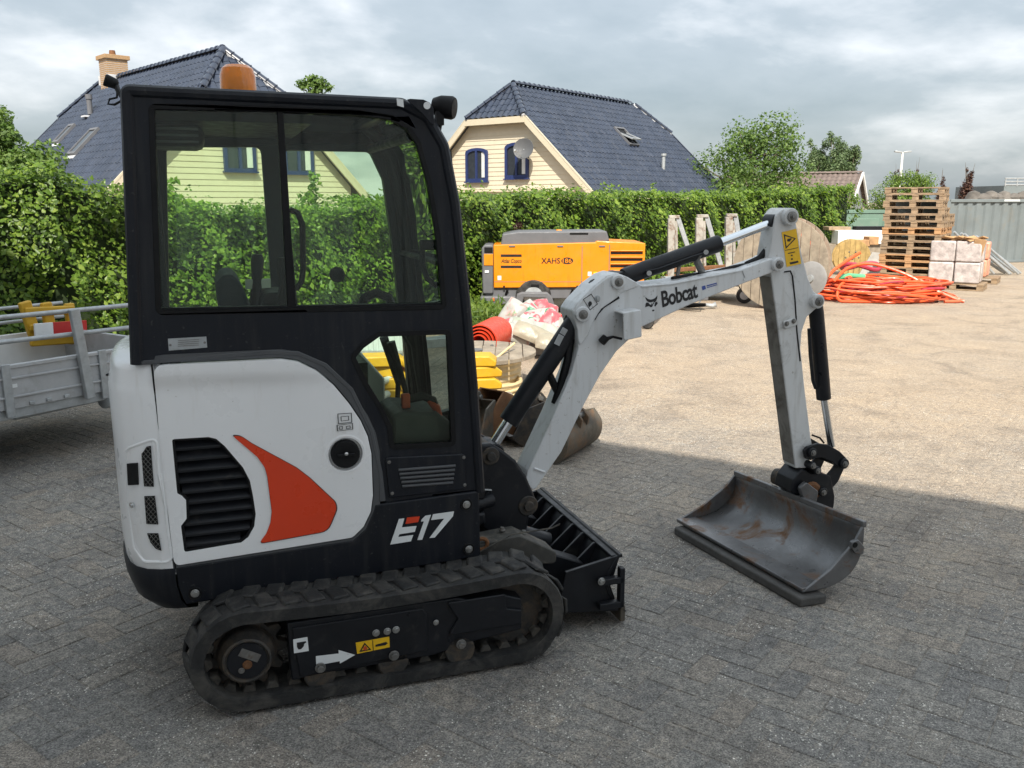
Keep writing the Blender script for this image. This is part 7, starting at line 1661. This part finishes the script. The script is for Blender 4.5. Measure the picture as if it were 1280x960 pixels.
# ---------------------------------------------------------------- pallets
ps = g(1147, 360); PYAW = rad(-33)
pal_a = make_pallet(M['pallet']); pal_b = make_pallet(M['palletnew'])
NP = 15; names = ['top', 'second', 'third', 'fourth', 'fifth', 'sixth', 'seventh', 'eighth', 'ninth', 'tenth', 'eleventh', 'twelfth', 'thirteenth', 'fourteenth', 'bottom']
stk = ps + V((0, .42, 0)); use = {'a': False, 'b': False}
def put_pallet(kind, loc, yaw, label, group):
    src = pal_a if kind == 'a' else pal_b
    o = src if not use[kind] else clone(src); use[kind] = True
    o.location = loc; o.rotation_euler = (0, 0, yaw + (math.pi if random.random() < .5 else 0)); tag(o, label, 'pallet', group); return o
for k in range(NP):
    i = NP - 1 - k
    lab = 'topmost wooden pallet of the tall stack' if i == 0 else ('lowest wooden pallet of the tall stack, on the ground' if i == NP - 1 else 'wooden pallet, %s from the top of the tall stack' % names[i])
    put_pallet('b' if k in (3, 4, 8) else 'a', stk + V((random.uniform(-.03, .03), random.uniform(-.02, .02), k * .1445)), PYAW + random.gauss(0, .012), lab, 'pallets in the tall stack')
st2 = stk + V((.62, .95, 0))
for k in range(11):
    i = 10 - k; lab = 'topmost pallet of the lower stack behind the tall one' if i == 0 else ('lowest pallet of the stack behind the tall one' if i == 10 else 'pallet, %s from the top of the lower stack behind the tall one' % names[i])
    put_pallet('b' if k % 4 == 0 else 'a', st2 + V((random.uniform(-.03, .03), random.uniform(-.02, .02), k * .1445)), PYAW + random.gauss(0, .012), lab, 'pallets in the stack behind')
# wrapped packs on pallets
def wrapped(label, px, py, Yoff, yaw, w, d, h, mt, nx, nz, torn):
    p = g(px, py) + V((0, Yoff, 0)); root = empty('wrapped_goods', p + V((0, 0, .146)), yaw); tag(root, label, 'wrapped goods', 'shrink-wrapped packs')
    for i in range(nx):
        for j in range(2):
            for k in range(nz):
                MB().box((-w / 2 + w * (i + .5) / nx + random.uniform(-.01, .01), -d / 2 + d * (j + .5) / 2, h * (k + .5) / nz), (w / nx - .012, d / 2 - .012, h / nz - .01), Matrix.Rotation(random.gauss(0, .015), 3, 'Z')).build('pack', mt, root, bevel=.03, seg=2)
    if torn:
        for k in range(9): 
            MB().box((random.uniform(-w * .45, w * .45), random.uniform(-d * .45, -d * .1), h + .02 + random.uniform(0, .03)), (random.uniform(.15, .4), random.uniform(.1, .3), .02), Matrix.Rotation(random.uniform(-.5, .5), 3, 'X') @ Matrix.Rotation(random.uniform(0, 3), 3, 'Z')).build('torn_flap', M['carton'], root)
        MB().box((w * .42, -d * .45, h - .12), (.22, .03, .34), Matrix.Rotation(.25, 3, 'X') @ Matrix.Rotation(.2, 3, 'Y')).build('torn_flap', M['carton'], root)
    return p
p = wrapped('pale shrink-wrapped packs with torn cardboard top beside the pallet stack', 1205, 363, .42, PYAW, 1.0, .8, .90, M['wrap'], 2, 2, True)
put_pallet('a', p, PYAW, 'pallet under the pale shrink-wrapped packs', 'pallets under wrapped goods')
p = wrapped('orange-tinted shrink-wrapped packs behind the pale ones', 1228, 355, .55, PYAW, .7, .7, .80, M['wraporange'], 1, 2, False)
put_pallet('a', p, PYAW, 'pallet under the orange-tinted wrapped packs', 'pallets under wrapped goods')
# steel pipes leaning behind
for k in range(9):
    a = g(1246 + k * 4.0 + random.uniform(-4, 4), 344 - random.uniform(0, 5)); b = at(1188 + k * 5 + random.uniform(-5, 5), 288 + random.uniform(0, 22), 22.5); o = MB().cyl((0, 0, 0), b - a, .03, n=10).build('steel_tube', M['galv'], None); o.location = a + V((0, 0, .03)); 
    tag(o, 'grey steel tube leaning behind the wrapped goods, %s of nine from the left' % ['first', 'second', 'third', 'fourth', 'fifth', 'sixth', 'seventh', 'eighth', 'last'][k], 'steel tube', 'steel tubes leaning behind the wrapped goods')
# corrugated steel container
a = g(1180, 330); b = g(1300, 327); cdv = (b - a).normalized(); CW = empty('steel_container', (a.x, a.y, 0), math.atan2(cdv.y, cdv.x)); tag(CW, 'grey-blue corrugated steel container at the right edge of the yard', 'container')
hz = at(1240, 249, a.y).z; LC = 6.5
prof = []; x = 0.0
while x < LC: prof += [(x, 0), (x + .16, 0), (x + .20, .05), (x + .30, .05)]; x += .34
mb = MB(); n = len(prof)
for z in (.06, hz - .08): mb.v += [(p_[0], p_[1], z) for p_ in prof]
mb.f = [(i, i + 1, n + i + 1, n + i) for i in range(n - 1)]
mb.build('corrugated_wall', M['containergrey'], CW, smooth=False)
boxo('top_rail', (-.05, -.04, hz - .09), (LC, .10, hz), M['containergrey'], CW, .01); boxo('bottom_rail', (-.05, -.03, 0), (LC, .10, .07), M['containergrey'], CW, .01); boxo('corner_post', (-.12, -.04, 0), (.0, .12, hz), M['containergrey'], CW, .01)
boxo('back_wall', (-.1, 2.3, 0), (LC, 2.35, hz - .02), M['containergrey'], CW); boxo('floor', (-.1, .11, .0), (LC, 2.29, .12), M['containergrey'], CW)
boxo('roof_sheet', (-.1, .101, hz - .03), (LC, 2.29, hz - .005), M['containergrey'], CW); boxo('top_label', (2.0, -.042, hz - .06), (2.6, -.0405, hz - .01), M['decalwhite'], CW)
TP = at(1247, 246, a.y + 1.2); tp = empty('tarp_heap', (TP.x, TP.y, hz - .004)); tag(tp, 'brown-grey heap of covered material on top of the container', 'heap')
M['tarp'] = mat('brown_grey_cover', (.13, .115, .10), .9, var=.35, sc=4, bmp=.6, bsc=12)
for k in range(7): 
    x = -.75 + .25 * k; MB().lathe([(.26 + .05 * math.sin(k * 2), 0), (.24, .08), (.16, .18 + .04 * math.cos(k * 3)), (.03, .23 + .04 * math.cos(k * 3))], (x, .1 * math.sin(k * 5), 0), (0.1 * math.sin(k), 0, 1), 12).build('covered_lump', M['tarp'], tp)
RS_ = at(1268, 238, 46.0); rs_ = empty('roof_railing', (RS_.x, RS_.y, 0)); tag(rs_, 'grey flat-roofed building with steel roof railing at the right edge', 'building')
boxo('wall', (-.55, 0, 0), (6, 5, at(1268, 232, 46).z), M['containergrey'], rs_)
for k in range(3): MB().cyl((-.55, 0, at(1268, 223 + 4 * k, 46).z), (6, 0, at(1268, 223 + 4 * k, 46).z), .035, n=6).build('rail', M['galv'], rs_)
for k in range(8): MB().cyl((-.5 + .6 * k, 0, at(1268, 233, 46).z), (-.5 + .6 * k, 0, at(1268, 222, 46).z), .03, n=6).build('rail_post', M['galv'], rs_)
# green container, boards, sheets
q0 = at(1008, 290, 31); q1 = at(1112, 290, 31); GC = empty('green_container', (q0.x, 31, 0)); tag(GC, 'low faded green steel container behind the cable drums', 'container'); wl2 = q1.x - q0.x; gz = at(1050, 263, 31).z
MB().my([(0.0, 0), (wl2, 0), (wl2, gz), (.25, gz), (.0, gz - .25)], 0, 2.2).build('body', M['containergreen'], GC, bevel=.03)
for k in range(3): boxo('panel', (.55 + k * 1.05, -.025, .5), (1.45 + k * 1.05, -.001, gz - .28), M['containergreen'], GC, .015)
boxo('top_edge', (.2, -.03, gz - .10), (wl2, -.002, gz + .02), M['containergreen'], GC, .01)
def slab(name, label, cat, pxs, Y, mt, dpt=.3, zb=None, group=None, bev=.01):
    x0p, y0p, x1p, y1p = pxs; a_ = at(x0p, y1p, Y); b_ = at(x1p, y0p, Y); root = MB().bx((0, 0, 0), (b_.x - a_.x, dpt, b_.z - max(0, a_.z))).build(name, mt, None, bevel=bev); root.location = (a_.x, Y, max(0, a_.z)); tag(root, label, cat, group); return root
slab('stacked_boards', 'low stack of timber boards under the white beam behind the cable drums', 'boards', (1030, 305, 1112, 352), 24.6, M['woodgrey'], .9)
slab('white_beam', 'long white beam lying on boards left of the pallet stack', 'beam', (1047, 288, 1104, 305), 24.5, M['whitepaint'], .5)
slab('brown_boards', 'brown boards lying on the white beam behind the drums', 'boards', (1036, 283.5, 1064, 288), 24.8, M['pallet'], .5)
slab('dark_beam', 'dark beam on top of the white beam beside the pallets', 'beam', (1070, 283, 1110, 287.7), 24.7, M['deep'], .3)
for k, (bx_, lab) in enumerate((((1074, 300, 1088, 308), 'orange-brown crate left of the pallet stack, upper one'), ((1086, 296, 1099, 306), 'brown crate touching the pallet stack'))): slab('timber_crate', lab, 'crate', bx_, 23.6, M['palletnew'], .4)
o = MB().prism([(0, 0), (.75, 0), (.95, .55), (.40, .62)], 0, .05, U=(1, 0, 0), W=(0, .35, .94)).build('leaning_sheet', M['concrete'], None, bevel=.005); q = g(1072, 345); o.location = q; tag(o, 'grey sheet leaning beside the pallet stack behind the ducts', 'sheet')
pm_ = at(1076, 333, 18.2); o = MB().tube([(.30 * math.cos(t) * 1.3, .2 * math.sin(t), .06 * math.sin(2 * t)) for t in [2 * math.pi * k / 24 for k in range(24)]], .045, 8, closed=True).build('purple_tubing', M['magenta'], None); o.location = pm_; tag(o, 'loop of purple-red tubing on top of the orange ducts', 'tubing')
